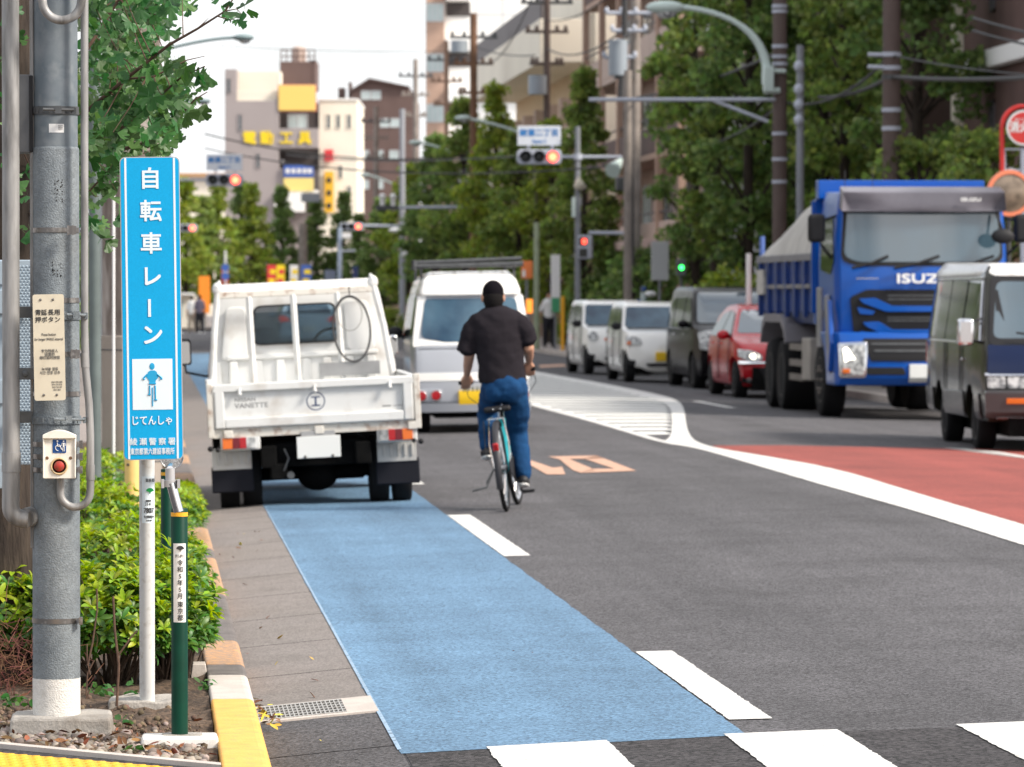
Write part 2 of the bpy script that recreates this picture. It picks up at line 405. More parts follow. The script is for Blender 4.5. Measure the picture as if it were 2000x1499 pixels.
def scatter(name, tv, tf, pos, rots, sc, m, parent=None, mats=None):
    """many copies of a small template in ONE mesh (leaves of a crown)"""
    tv = np.array(tv, float); N_ = len(pos); k = len(tv)
    pos = np.array(pos, float); rots = np.array(rots, float); sc = np.array(sc, float).reshape(-1, 1, 1)
    V = np.einsum('nij,kj->nki', rots, tv) * sc + pos[:, None, :]
    base = (np.arange(N_) * k)
    faces = []
    for f in tf: faces.append(base[:, None] + np.array(f)[None, :])
    V = V.reshape(-1, 3)
    if parent is not None:
        inv = np.array(wm(parent).inverted()); V = V @ inv[:3, :3].T + inv[:3, 3]
    me = bpy.data.meshes.new(name)
    nf = sum(len(x) for x in faces); loops = np.concatenate([x.reshape(-1) for x in faces]); sizes = np.concatenate([np.full(len(x), x.shape[1]) for x in faces])
    me.vertices.add(len(V)); me.vertices.foreach_set('co', V.reshape(-1))
    me.loops.add(len(loops)); me.loops.foreach_set('vertex_index', loops)
    me.polygons.add(nf); me.polygons.foreach_set('loop_start', np.concatenate([[0], np.cumsum(sizes)[:-1]]))
    for mm in (m if isinstance(m, (list, tuple)) else [m]): me.materials.append(M[mm] if isinstance(mm, str) else mm)
    if mats is not None:
        me.polygons.foreach_set('material_index', np.concatenate([np.array(mats) for _ in tf]))
    me.update(calc_edges=True); me.validate()
    o = link(bpy.data.objects.new(name, me)); o.parent = parent
    return o
def rand_rots(n, rg, up=None, spread=1.0):
    """random rotations; if up is given local z is biased towards it"""
    z = rg.normal(size=(n, 3)) * spread
    if up is not None: z = z + np.array(up)
    z /= np.linalg.norm(z, axis=1)[:, None]
    x = rg.normal(size=(n, 3)); x -= (x * z).sum(1)[:, None] * z; x /= np.linalg.norm(x, axis=1)[:, None]
    y = np.cross(z, x); return np.stack([x, y, z], axis=2)
# ================================================================== THE GROUND
def profile_sheet(name, x0, x1, y0, y1, off, m, ysteps=40, base=None, label=None):
    xs = sorted({x0, x1} | {x for x in PXs if x0 < x < x1}); ys = [y0 + (y1 - y0) * i / ysteps for i in range(ysteps + 1)]
    b = MB(); vs = [(x, y, (zr(x) if base is None else base) + off) for y in ys for x in xs]; n = len(xs)
    b.add(vs, [(j * n + i, j * n + i + 1, (j + 1) * n + i + 1, (j + 1) * n + i) for j in range(ysteps) for i in range(n - 1)])
    o = b.build(name, m); return structure(o, label)
def road_poly(b, pts, off, flat=None, jit=0):
    """painted polygon draped on the cambered road; pts are world (x, y)"""
    if jit:                                          # slightly ragged paint edge
        q = []
        for a, c in zip(pts, pts[1:] + pts[:1]):
            L_ = math.hypot(c[0] - a[0], c[1] - a[1]); n_ = min(160, max(1, int(L_ / (.035 if max(a[1], c[1]) < 34 else .3)))); px_, py_ = -(c[1] - a[1]) / max(L_, 1e-6), (c[0] - a[0]) / max(L_, 1e-6)
            for i in range(n_):
                t = i / n_; x, y = a[0] + (c[0] - a[0]) * t, a[1] + (c[1] - a[1]) * t; k_ = jit * (noise.noise(Vector((x * 23, y * 23, 1))) + .8 * noise.noise(Vector((x * 70, y * 70, 5)))) if i else 0
                q.append((x + px_ * k_, y + py_ * k_))
        pts = q
    bm = bmesh.new(); vs = [bm.verts.new((p[0], p[1], 0)) for p in pts]; bm.faces.new(vs)
    for x in PXs:
        g = bm.verts[:] + bm.edges[:] + bm.faces[:]
        bmesh.ops.bisect_plane(bm, geom=g, plane_co=(x, 0, 0), plane_no=(1, 0, 0), dist=1e-5)
    bmesh.ops.triangulate(bm, faces=[f for f in bm.faces if len(f.verts) > 4])
    bm.verts.index_update()
    base = len(b.v)
    for v in bm.verts: b.v.append((v.co.x, v.co.y, (zr(v.co.x) if flat is None else flat) + off))
    for f in bm.faces: b.f.append(tuple(base + v.index for v in f.verts)); b.m.append(b.mi)
    bm.free(); return b
def gxy(px, py): p = gp(px, py); return (p.x, p.y)

g = MB(); S = 2500; g.add([(-S, -S, -.09), (S, -S, -.09), (S, S, -.09), (-S, S, -.09)], [(0, 1, 2, 3)])
structure(g.build('ground', 'pavement'))
profile_sheet('road', .9, 11.4, -6, 192, 0, 'asphalt', 60)
# gutter: blocks with dark joints
b = MB(); y = 9.0
while y < 190:
    L_ = 1.62; x0, x1 = .425, .897; j = .009
    nose = 16.62 < y + L_ / 2 < 17.0
    b.mi = 0 if y > 16.2 else 1
    b.add([(x0, y + j, .002), (x1, y + j, .047), (x1, y + L_ - j, .047), (x0, y + L_ - j, .002)], [(0, 1, 2, 3)])
    y += L_
structure(b.build('gutter', ['gutter', 'asphalt']))
b = MB(); b.add([(.425, 9, -.012), (.905, 9, .033), (.905, 190, .033), (.425, 190, -.012)], [(0, 1, 2, 3)])
structure(b.build('gutter_bed', 'under'))
# blue cycle lane
b = MB(); y0 = gxy(783, 1475)
pts = [(y0[0], y0[1]), (2.15, gxy(1465, 1437)[1]), (2.155, 33.2)]
pts += [(2.155, 120), (.895, 120), (.895, 33.2), (.888, 22), (.898, 19.5), (.884, 17.8)]
road_poly(b, pts, .004, jit=.006); structure(b.build('cycle_lane', 'blue_lane'))
b = MB()
road_poly(b, [(.884, 15.3), (.899, 15.3), (.905, 33), (.899, 33)], .006); structure(b.build('lane_edge_seam', mat('lane_seam', (.30, .42, .55), .9, dirt=(.05, .07, .1), dscale=30, damt=.9)))
# white broken line beside the cycle lane
dash = MB()
for ya, yb in ((16.02, 19.12), (26.2, 31.15), (36.2, 41.2), (46.2, 51.2), (56.2, 61.2), (66.2, 71.2)):
    road_poly(dash, [(2.16, ya), (2.322, ya), (2.322, yb), (2.16, yb)], .0045, jit=.005)
structure(dash.build('road_marking_broken_line', 'white_paint'))
# darker fresh asphalt under the crossing
b = MB(); road_poly(b, [(.9, 8), (8.6, 8), (8.6, 15.7), (2.3, 15.5), (.905, 15.2)], .0025); structure(b.build('crossing_asphalt', 'asphalt_dark'))
b = MB()
for q in (((950, 1462), (1185, 1449), (1237, 1499), (1005, 1510)), ((1413, 1437), (1635, 1428), (1755, 1499), (1510, 1510)), ((1867, 1418), (2110, 1408), (2300, 1499), (2010, 1510))):
    P = [gxy(*p) for p in q]
    dx = P[1][0] - P[0][0]
    road_poly(b, [P[0], P[1], (P[1][0], 12.5), (P[0][0], 12.5)], .0065, jit=.006)
structure(b.build('crosswalk', 'white_paint'))
# median: solid white line that swells round the hatched island
edge_l = [(2000, 1067), (1800, 1003), (1700, 975), (1560, 935), (1420, 893), (1350, 874), (1290, 866), (1200, 838), (1120, 815), (1050, 797), (1000, 781), (930, 760)]
edge_r = [(2000, 1027), (1800, 968), (1640, 918), (1500, 893), (1400, 877), (1360, 865), (1345, 850), (1339, 825), (1337, 800), (1325, 783), (1290, 772), (1180, 750), (1110, 738), (1048, 727), (960, 710)]
inner_r = [(1300, 862), (1311, 852), (1313, 830), (1312, 806), (1305, 792), (1280, 782), (1180, 758), (1110, 744), (1048, 733), (960, 717)]
inner_l = [(930, 752), (1000, 774), (1050, 790), (1120, 808), (1200, 832), (1260, 851), (1290, 860)]
def chaikin(p, n=2):
    for _ in range(n):
        q = [p[0]]
        for a, c in zip(p[:-1], p[1:]): q += [(a[0] * .75 + c[0] * .25, a[1] * .75 + c[1] * .25), (a[0] * .25 + c[0] * .75, a[1] * .25 + c[1] * .75)]
        p = q + [p[-1]]
    return p
edge_l, edge_r, inner_r, inner_l = (chaikin(k_) for k_ in (edge_l, edge_r, inner_r, inner_l))
poly = [gxy(*p) for p in edge_l] + [gxy(*p) for p in inner_l] + [gxy(*p) for p in inner_r] + [gxy(*p) for p in edge_r[::-1]]
a0, a1 = gxy(2000, 1067), gxy(2000, 1027)
poly = [(5.34, 10)] + poly + [(5.56, 10)]
b = MB(); road_poly(b, poly, .006, jit=.008); structure(b.build('road_marking_median_line', 'white_paint'))
# hatching inside the island: close white bars
HL = sorted((gxy(*p) for p in inner_l), key=lambda p: p[1]); HR = sorted((gxy(*p) for p in inner_r), key=lambda p: p[1])
b = MB(); y = 44.6
while y < 92:
    xl = float(np.interp(y, [p[1] for p in HL], [p[0] for p in HL])) - .03; t = float(np.interp(y, [p[1] for p in HR], [p[0] for p in HR])) + .03
    if t - xl > .2: road_poly(b, [(xl, y), (t, y + .05), (t, y + .95), (xl, y + .90)], .0042)
    y += 1.5
structure(b.build('road_marking_hatching', mat('hatching_paint', (.80, .80, .76), .8, dirt=(.45, .45, .43), dscale=.6, damt=.4)))
# red turning area right of the line, its own white edge
b = MB(); road_poly(b, [(5.50, 20), (9.3, 20), (9.3, 44.0), (8.0, 44.0), (5.75, 44.0), (5.50, 38)], .0035); structure(b.build('red_lane', 'red_lane'))
b = MB(); road_poly(b, [gxy(1840, 876), gxy(1890, 878), gxy(2050, 905), gxy(2120, 920), gxy(2120, 912), gxy(1950, 884)], .0065)
road_poly(b, [(8.05, 60), (8.2, 60), (8.2, 64), (8.05, 64)], .0065)
structure(b.build('road_marking_oncoming_line', 'white_paint'))
# "40" in orange
b = MB()
def q4(*p): road_poly(b, [gxy(*a) for a in p], .0055)
q4((1070, 893), (1165, 891), (1180, 897), (1092, 898)); q4((1092, 898), (1112, 898), (1163, 919), (1134, 925), (1118, 919))
q4((1165, 891), (1243, 921), (1200, 917), (1140, 897)); q4((1134, 925), (1156, 917), (1200, 917), (1243, 921))
q4((1000, 890), (1032, 899), (1080, 915), (1098, 913), (1104, 928), (1068, 928))
for qd in (((1052, 714), (1100, 712), (1108, 716), (1056, 719)),): q4(*qd)
structure(b.build('road_marking_forty', 'orange_paint'))
# kerb of the left pavement, painted in worn blocks
b = MB(); seq = [(8.0, 13.9, 0), (13.9, 16.42, 1), (16.42, 17.46, 2), (17.46, 17.95, 3), (17.95, 19.2, 4), (19.2, 22.2, 3), (22.2, 25.3, 4), (25.3, 26.2, 3), (26.2, 28.6, 4)]
y = 28.6; k = 3
while y < 120: seq.append((y, y + 2.2, k)); y += 2.2; k = 7 - k
kerb_mats = ['kerb_white', 'kerb_yellow', 'kerb_white', 'kerb_grey', 'kerb_worn']
for ya, yb, mi in seq:
    b.mi = mi; xo = .42
    b.prism(rpoly([(.245, -.1), (xo + .012, -.1), (xo - .012, .13), (.245, .13)], [0, 0, .03, .012], 4), ya + .004, yb - .004, lambda u, v, h: (u, h, v))
structure(b.build('kerb', kerb_mats))
# planting bed and the pavement corner in front of it
ex = lambda x: 14.93 - (x + .5) * .99
b = MB(); nx, ny = 60, 150; vs = []
for j in range(ny + 1):
    for i in range(nx + 1):
        x = -2.2 + (2.44) * i / nx; yb = max(ex(x), 14.0) + .02; y = yb + (46 - yb) * (j / ny) ** 1.6
        z = .105 + .028 * noise.noise(Vector((x * 5, y * 5, 0))) + .022 * noise.noise(Vector((x * 16, y * 16, 3))) + .012 * noise.noise(Vector((x * 45, y * 45, 7)))
        if j == 0: z = .08
        vs.append((x, y, z))
b.add(vs, [(j * (nx + 1) + i, j * (nx + 1) + i + 1, (j + 1) * (nx + 1) + i + 1, (j + 1) * (nx + 1) + i) for j in range(ny) for i in range(nx)])
structure(b.build('soil_bed', 'soil', smooth=True))
b = MB(); b.add([(-60, 4, .112), (.245, 4, .112), (.245, ex(.245) - .07, .112), (-2.3, ex(-2.3) - .07, .112), (-60, ex(-2.3), .112)], [(0, 1, 2, 3, 4)])
structure(b.build('pavement_corner', 'asphalt_dark'))
b = MB(); b.add([(-60, 17, .108), (-2.2, 17, .108), (-2.2, 46, .108), (-.2, 46, .108), (.245, 46, .108), (.245, 190, .108), (-60, 190, .108)], [tuple(range(7))]); structure(b.build('left_pavement', 'pavement'))
b = MB(); n_ = Vector((.7, .71, 0))
b.add([(.243, ex(.243), .128), (-2.4, ex(-2.4), .128), (-2.4, ex(-2.4) - .07, .128), (.243, ex(.243) - .07, .128)] + [(.243, ex(.243), .0), (-2.4, ex(-2.4), .0), (-2.4, ex(-2.4) - .07, .0), (.243, ex(.243) - .07, .0)],
      [(0, 1, 2, 3), (4, 7, 6, 5), (0, 4, 5, 1), (3, 2, 6, 7), (0, 3, 7, 4), (1, 5, 6, 2)])
structure(b.build('bed_edging', 'kerb_white'))
# tactile paving
yel = mat('tactile_yellow', (.80, .44, .03), .6, var=.08, vscale=12, dirt=(.5, .3, .05), dscale=30, damt=.3)
tp = [gp(-60, 1462, .118), gp(17, 1472, .118), gp(325, 1498, .118), gp(500, 1600, .118), gp(-300, 1600, .118)]
b = MB(); b.add([tuple(p) for p in tp], [tuple(range(5))])
u_ = (tp[2] - tp[1]).normalized(); v_ = Vector((-u_.y, u_.x, 0)) * -1
for i in range(-3, 14):
    for j in range(0, 5):
        c = tp[1] + u_ * (.035 + i * .058) + v_ * (.03 + j * .058)
        b.lathe([(.017, 0), (.013, .0045), (.0, .005)], c, 'z', 10)
structure(b.build('tactile_paving', yel))
# drain grate in the gutter
t = thing('drain_grate', 'galvanised drain grate set in the concrete gutter beside the kerb', 'drain', (.66, 16.98, .03), 0)
cx = lambda x: (x - .425) * .094 + .004
b = MB()
def gb(mb, x0, x1, y0, y1, z0, z1):
    vs = [(x, y, cx(x) + z) for z in (z0, z1) for y in (y0, y1) for x in (x0, x1)]
    mb.add(vs, [(0, 2, 3, 1), (4, 5, 7, 6), (0, 1, 5, 4), (2, 6, 7, 3), (0, 4, 6, 2), (1, 3, 7, 5)])
Y0, Y1 = 16.72, 17.34
gb(b, .43, .893, Y0, Y0 + .06, -.03, .006); gb(b, .43, .893, Y1 - .06, Y1, -.03, .006); gb(b, .775, .893, Y0 + .06, Y1 - .06, -.03, .006)
b.build('frame', 'kerb_white', t, True)
b = MB(); gb(b, .43, .775, Y0 + .06, Y1 - .06, -.03, .003); b.build('pit', 'under', t, True)
b = MB()
for i in range(20): x = .435 + i * .017; gb(b, x, x + .0045, Y0 + .06, Y1 - .06, .004, .009)
for j in range(6): y = Y0 + .07 + j * .098; gb(b, .43, .775, y, y + .02, .0042, .0088)
b.build('grid', mat('grate_steel', (.46, .45, .43), .5, metal=.3, dirt=(.3, .25, .2), dscale=20, damt=.5), t, True)
# right pavement and kerb
b = MB(); b.add([(11.42, -6, .13), (60, -6, .13), (60, 192, .13), (11.42, 192, .13)], [(0, 1, 2, 3)]); structure(b.build('right_pavement', 'pavement'))
b = MB(); b.box(11.25, 11.42, -6, 192, -.1, .132); structure(b.build('right_kerb', 'kerb_white'))
# side street beyond the junction
b = MB(); b.add([(-60, 192, .01), (60, 192, .01), (60, 204, .01), (-60, 204, .01)], [(0, 1, 2, 3)]); structure(b.build('side_street', 'asphalt'))
b = MB(); b.add([(-60, 204, .12), (60, 204, .12), (60, 420, .12), (-60, 420, .12)], [(0, 1, 2, 3)]); structure(b.build('far_pavement', 'pavement'))
b = MB()
for i in range(8): road_poly(b, [(.2 + i * .95, 183), (.65 + i * .95, 183), (.65 + i * .95, 187), (.2 + i * .95, 187)], .006)
structure(b.build('far_crosswalk', 'white_paint'))

# ------------------------------------------------------------------ litter, stones, leaves
rg = np.random.default_rng(3)
def stones(name, n, area, smin, smax, m, seed, zf):
    rg = np.random.default_rng(seed); ico = [(0, 0, 1), (.9, 0, .3), (.2, .85, .3), (-.75, .5, .3), (-.7, -.55, .3), (.3, -.85, .35), (.6, .5, -.5), (-.3, .7, -.6), (-.8, 0, -.5), (-.2, -.8, -.6), (.7, -.4, -.5), (0, 0, -.8)]
    fs = [(0, 1, 2), (0, 2, 3), (0, 3, 4), (0, 4, 5), (0, 5, 1), (1, 6, 2), (2, 7, 3), (3, 8, 4), (4, 9, 5), (5, 10, 1), (6, 7, 2), (7, 8, 3), (8, 9, 4), (9, 10, 5), (10, 6, 1), (11, 7, 6), (11, 8, 7), (11, 9, 8), (11, 10, 9), (11, 6, 10)]
    pos = []; 
    while len(pos) < n:
        x = rg.uniform(area[0], area[1]); y = ex(x) + .04 + abs(rg.normal()) * area[2] if len(area) == 3 else rg.uniform(area[2], area[3])
        if x < .2 and y > ex(x) + .03: pos.append((x, y, zf(x, y)))
    rots = rand_rots(n, rg); sc = smin + (smax - smin) * rg.random(n) ** 3
    o = scatter(name, ico, fs, pos, rots, sc, m)
    return o
M['stone'] = mat('stone', (.27, .225, .19), .95, island=.5)
M['clod'] = mat('soil_clod', (.13, .09, .06), 1, island=.5)
o = stones('pebbles', 900, (-.75, .235, .42), .004, .026, 'stone', 5, lambda x, y: .112); tag(o, 'pale pebbles and rubble scattered on the bare soil of the planting bed', 'pebbles', kind='stuff')
o = stones('soil_clods', 3800, (-.85, .235, .7), .003, .015, 'clod', 6, lambda x, y: .112); tag(o, 'brown crumbly soil clods covering the front of the planting bed', 'soil', kind='stuff')
leaf_t = [(0, -1, 0), (.38, -.3, .10), (.3, .5, .12), (0, 1, .05), (-.3, .5, .14), (-.38, -.3, .08), (0, 0, -.02)]
leaf_f = [(0, 1, 6), (1, 2, 6), (2, 3, 6), (3, 4, 6), (4, 5, 6), (5, 0, 6)]
M['dead_leaf'] = mat('dead_leaf', (.22, .09, .035), .8, island=.5)
M['dead_yellow'] = mat('dead_leaf_yellow', (.62, .48, .06), .7, island=.3)
n = 130; pos = []; 
for i in range(n):
    x = rg.uniform(-.75, .22); pos.append((x, ex(x) + .05 + abs(rg.normal()) * .6, .13))
o = scatter('fallen_leaves', leaf_t, leaf_f, pos, rand_rots(n, rg, (0, 0, 2.0)), rg.uniform(.008, .026, n), 'dead_leaf'); tag(o, 'dry brown leaves lying on the soil of the planting bed', 'fallen leaves', kind='stuff')
n = 70; pos = []
for i in range(n):
    if i < 34: x = .43 + abs(rg.normal()) * .05; y = 16.9 + rg.normal() * .28; z = .02 + rg.random() * .015
    elif i < 58: x = .43 + abs(rg.normal()) * .22; y = rg.uniform(15, 30); z = zr(x) + .008
    else: x = rg.uniform(.9, 2.3); y = rg.uniform(15.5, 24); z = zr(x) + .01
    pos.append((x, y, z))
o = scatter('gutter_leaves', leaf_t, leaf_f, pos, rand_rots(n, rg, (0, 0, 2.5)), np.where(np.arange(n) < 58, rg.uniform(.012, .028, n), rg.uniform(.004, .009, n)), ['dead_leaf', 'dead_yellow'], mats=(rg.random(n) < .35).astype(int))
tag(o, 'brown and yellow fallen leaves caught in the gutter by the drain grate', 'fallen leaves', kind='stuff')
# ================================================================== NEAR STREET FURNITURE
def P(px, py, D):
    """point on the upright plane y = D"""
    d = Fv * FPX + Rv * (px - 1000) + Uv * (749.5 - py); return CAM + d * (D / d.y)
def zat(py, D): return P(150, py, D).z
# --- big signal pole -------------------------------------------------
DP = 15.39; PB = gp(110.5, 1393, .175); PX0 = PB.x; PY0 = PB.y
pole = thing('signal_pole', 'thick grey steel traffic pole with white painted foot on a concrete plinth', 'pole', (PX0, PY0, .10))
pk = FPX / DP
def zp(py): return zat(py, DP)
b = MB(); b.lathe([(.0835, zp(1326)), (.0835, zp(292)), (.082, zp(289)), (.0785, zp(287))], (PX0, PY0, 0), n=48); b.build('shaft', 'galv', pole, True, smooth=True)
b = MB(); b.lathe([(.0785, zp(288)), (.0785, 4.6)], (PX0, PY0, 0), n=48); b.build('upper_shaft', 'galv_top', pole, True, smooth=True)
b = MB(); b.lathe([(.0842, .165), (.0842, zp(1326))], (PX0, PY0, 0), n=48); b.build('painted_foot', mat('foot_white', (.66, .64, .60), .7, bump=.5, bscale=170, dirt=(.3, .27, .24), dscale=50, damt=.35), pole, True, smooth=True)
b = MB()
def plinth(b, x0, x1, y0, y1, z0, z1, seed, amp=.012):
    nx, ny = 14, 8; vs = []; rr = random.Random(seed)
    for j in range(ny + 1):
        for i in range(nx + 1):
            x = x0 + (x1 - x0) * i / nx; y = y0 + (y1 - y0) * j / ny
            vs.append((x + amp * noise.noise(Vector((x * 9, y * 9, seed))), y + amp * noise.noise(Vector((x * 9, y * 9, seed + 4))), z1 + amp * .5 * noise.noise(Vector((x * 12, y * 12, seed + 2)))))
    fs = [(j * (nx + 1) + i, j * (nx + 1) + i + 1, (j + 1) * (nx + 1) + i + 1, (j + 1) * (nx + 1) + i) for j in range(ny) for i in range(nx)]
    ring = list(range(nx + 1)) + [(j + 1) * (nx + 1) - 1 + (nx + 1) * 0 for j in range(1, ny + 1)]
    ring = [i for i in range(nx + 1)] + [(j + 1) * (nx + 1) - 1 for j in range(1, ny + 1)] + [ny * (nx + 1) + i for i in range(nx - 1, -1, -1)] + [j * (nx + 1) for j in range(ny - 1, 0, -1)]
    k = len(vs); vs += [(vs[i][0] + (.01 if vs[i][0] > (x0 + x1) / 2 else -.01), vs[i][1] - .006, z0) for i in ring]
    n = len(ring); fs += [(ring[i], k + i, k + (i + 1) % n, ring[(i + 1) % n]) for i in range(n)]
    b.add(vs, fs)
plinth(b, PX0 - .155, PX0 + .19, PY0 - .17, PY0 + .16, .06, .172, 3)
b.build('plinth', 'concrete', pole, True, smooth=False, bevel=.01)
# thin steel bands with buckles
for py, r, bx in ((450, .0850, 140), (587, .0850, 0), (692, .0850, 147), (770, .085, 0), (868, .0850, 158), (892, .0850, 158), (918, .0850, 158), (1213, .0850, 158)):
    z = zp(py); b = MB(); b.lathe([(r, z - .009), (r + .0015, z - .0085), (r + .0015, z + .0085), (r, z + .009)], (PX0, PY0, 0), n=48)
    if bx:
        if bx < 155:
            c = P(bx, py, DP - .075); b.obox(c, .032, .016, .030); b.obox(c + Vector((-.012, -.004, 0)), .006, .018, .034); b.obox(c + Vector((.004, -.004, 0)), .006, .018, .034)
        else:
            c = P(bx, py, DP - .01); b.obox(c, .012, .03, .026)
    b.build('steel_band', 'steel', pole, True, smooth=True)
# slotted bracket bands with a tightening bolt
for py, r, x0, x1 in ((216, .0805, 84, 144), (617, .0862, 130, 168), (821, .0862, 105, 165)):
    z = zp(py); b = MB(); b.lathe([(r, z - .014), (r + .003, z - .014), (r + .003, z + .014), (r, z + .014)], (PX0, PY0, 0), n=48)
    c0, c1 = P(x0, py - 2, DP - .088), P(x1, py - 1, DP - .075); b.tube([c0, c1], .0055, 8)
    c = (c0 + c1) / 2; b.obox(c, .022, .018, .026); b.obox(P(x1, py, DP - .06), .012, .03, .022)
    for i in range(9):
        a = -math.pi / 2 + (i - 4) * .26; b.obox(Vector((PX0 + (r + .003) * math.cos(a), PY0 + (r + .003) * math.sin(a), z)), .006, .006, .018, Matrix.Rotation(a + math.pi / 2, 3, 'Z'))
    b.build('bracket_band', 'dark_steel' if py == 216 else 'galv', pole, True, smooth=True)
# bracket strap leaving the pole to the left
b = MB(); z = zp(730); b.box(P(12, 0, DP).x, P(66, 0, DP).x, PY0 - .085, PY0 - .078, z - .021, z + .021); b.lathe([(.0, -.012), (.010, -.011), (.010, 0)], (P(48, 0, DP).x, PY0 - .085, z), 'y', 14)
b.build('side_strap', 'dark_steel', pole, True, bevel=.002)
for py in (221, 610, 815):
    b = MB(); b.box(P(36, 0, DP).x, P(62, 0, DP).x, PY0 - .03, PY0 + .01, zp(py) - .02, zp(py) + .02)
    b.build('side_bracket', 'dark_steel', pole, True, bevel=.002)
b = MB(); b.tube([P(62, -40, DP + .03), P(64, 1070, DP + .03)], .008, 10); b.build('cable_conduit', 'conduit', pole, True, smooth=True)
# worn sticker remains and a small white label
b = MB(); rs = random.Random(4)
for (xa, xb, ya, yb, n_) in ((110, 125, 352, 396, 36), (105, 122, 511, 540, 34)):
    for _ in range(n_):
        u = rs.random() if rs.random() < .5 else rs.choice([.03, .97]); v = rs.random(); px, py = xa + (xb - xa) * u, ya + (yb - ya) * v
        dx = (px - 110.5) / pk; dx = max(-.08, min(.08, dx)); yy = PY0 - math.sqrt(.0838 ** 2 - dx * dx) - .0004
        w, h = rs.uniform(.001, .005), rs.uniform(.001, .006); c = Vector((PX0 + dx, yy, zp(py))); b.obox(c, w, .0006, h, Matrix.Rotation(rs.uniform(-.6, .6), 3, 'Y'))
b.build('sticker_residue', 'ink', pole, True)
def curved_label(b, xa, xb, ya, yb, r, seg=8, eps=.0008):
    vs = []
    for py in (ya, yb):
        for i in range(seg + 1):
            px = xa + (xb - xa) * i / seg; dx = (px - 110.5) / pk; vs.append((PX0 + dx, PY0 - math.sqrt(r * r - dx * dx) - eps, zp(py)))
    b.add(vs, [(i, i + 1, i + seg + 2, i + seg + 1) for i in range(seg)])
b = MB(); curved_label(b, 99, 128, 243, 260, .0785); b.build('small_label', 'plain_white', pole, True)
b = MB(); 
for k in range(12): b.obox(Vector((PX0 + (118 + (k % 4) * 2.2 - 110.5) / pk, PY0 - .0795, zp(247 + (k // 4) * 3))), .0022, .0006, .003)
b.build('label_print', 'ink_grey', pole, True)

# --- instruction plate ------------------------------------------------
t = thing('instruction_plate', 'cream metal plate with multilingual crossing instructions fixed to the grey pole', 'sign', P(96, 679, DP - .10))
pl0 = P(96, 679, DP - .098); w, h = 60 / pk, 205 / pk
tl = Matrix.Rotation(R(-1.0), 4, 'Y')
def plt(x, z, y=0): return pl0 + (tl @ Vector((x, y, z)))
b = MB(); b.prism(rect(-w / 2, w / 2, -h / 2, h / 2, .009), 0, .003, lambda u, v, hh: plt(u, v, hh)); b.build('plate', 'cream_plate', t, True)
def plate_text(name, items, origin_m, m='ink'):
    b = MB()
    for body, sz, x, z, sx, bold in items:
        text_mb(b, body, sz, Matrix.Translation(plt(x, z, -.0012)) @ tl @ Matrix.Rotation(math.pi / 2, 4, 'X'), .0006, sx=sx, bold=bold)
    return b.build(name, m, t, True)
px2 = lambda px, py: ((px - 96) / pk, (679 - py) / pk)
it = []
for ch, px, py in (('青', 76, 612), ('延', 87.5, 612), ('長', 100.5, 612), ('用', 113, 612), ('押', 76, 626), ('ボ', 88, 626), ('タ', 100.5, 626), ('ン', 113, 626)):
    x, z = px2(px, py); it.append((ch, .0215, x, z, 1, .0004))
plate_text('japanese_lettering', it, 0)
it = [('Press button', .0135, *px2(96, 654), .72, .0001), ('for longer WALK interval', .0135, *px2(96, 663), .70, .0001),
      ('专为残疾人', .0125, *px2(97, 686), .95, .0001), ('设置的', .0125, *px2(97, 692.5), .95, .0001), ('绿灯延时按钮', .0125, *px2(97, 699), .95, .0001),
      ('녹색불 점등', .0125, *px2(97, 721), .95, .0001), ('시간 연장 단추', .0125, *px2(97, 728), .95, .0001)]
plate_text('translations', it, 0, 'ink_grey')
it = [(s, .008, *px2(110, 746 + 5 * i), .8, 0) for i, s in enumerate(('ENG FRE GER', 'SPA ITA POR', 'RUS TAI VIE', 'IND ARA'))]
plate_text('language_codes', it, 0, 'ink_grey')
for sx_, sy_ in ((81, 587), (105, 587), (84, 771), (109, 771)):
    b = MB(); x, z = px2(sx_, sy_); b.lathe([(0, -.004), (.0035, -.003), (.0048, 0)], plt(x, z, 0), 'y', 12); b.build('screw', 'steel', t, True, smooth=True)

# --- push button box --------------------------------------------------
t = thing('push_button_box', 'cream crossing push button box with blue wheelchair symbol and worn red button', 'button box', P(115, 890, DP - .12))
D2 = DP - .13; k2 = FPX / D2
b = MB(); c = P(115, 890, D2)
outl = [(85, 936), (147, 936), (148, 853), (146, 850)]
arch = [(146 - 62 * i / 10, 850 - 9.5 * math.sin(math.pi * i / 10)) for i in range(11)]
poly = [((px - 115) / k2, (890 - py) / k2) for px, py in [(85.5, 935), (146.5, 935), (148.5, 851)] + arch + [(83.5, 851)]]
b.prism(poly, 0, .055, lambda u, v, hh: c + Vector((u, hh, v))); b.build('casing', 'cream_box', t, True, bevel=.003)
b = MB()   # projecting hood and side rims
poly = [((px - 115) / k2, (890 - py) / k2) for px, py in [(148.5, 857), (148.5, 851)] + arch + [(83.5, 851), (83.5, 857)]]
b.prism(poly, -.012, .001, lambda u, v, hh: c + Vector((u, hh, v)))
for xa, xb in ((84, 86.8), (144.8, 147.8)): b.box((xa - 115) / k2 + c.x, (xb - 115) / k2 + c.x, c.y - .007, c.y + .001, c.z - 44 / k2, c.z + 33 / k2)
b.build('hood', 'cream_box', t, True, bevel=.002)
s0 = P(116, 872, D2)
b = MB(); b.prism(rect(-13 / k2, 13 / k2, -13 / k2, 13 / k2, .003), -.002, 0, lambda u, v, hh: s0 + Vector((u, hh, v))); b.build('symbol_plate', 'wheel_blue', t, True)
b = MB(); q = lambda px, py: Vector(((px - 116) / k2, -.0035, (872 - py) / k2)) + s0
th = [R(a) for a in range(20, 331, 20)]
b.tube([q(114 + 5.6 * math.cos(x + 1.2), 875 + 5.6 * math.sin(x + 1.2)) for x in th[:13]], .0012, 6)
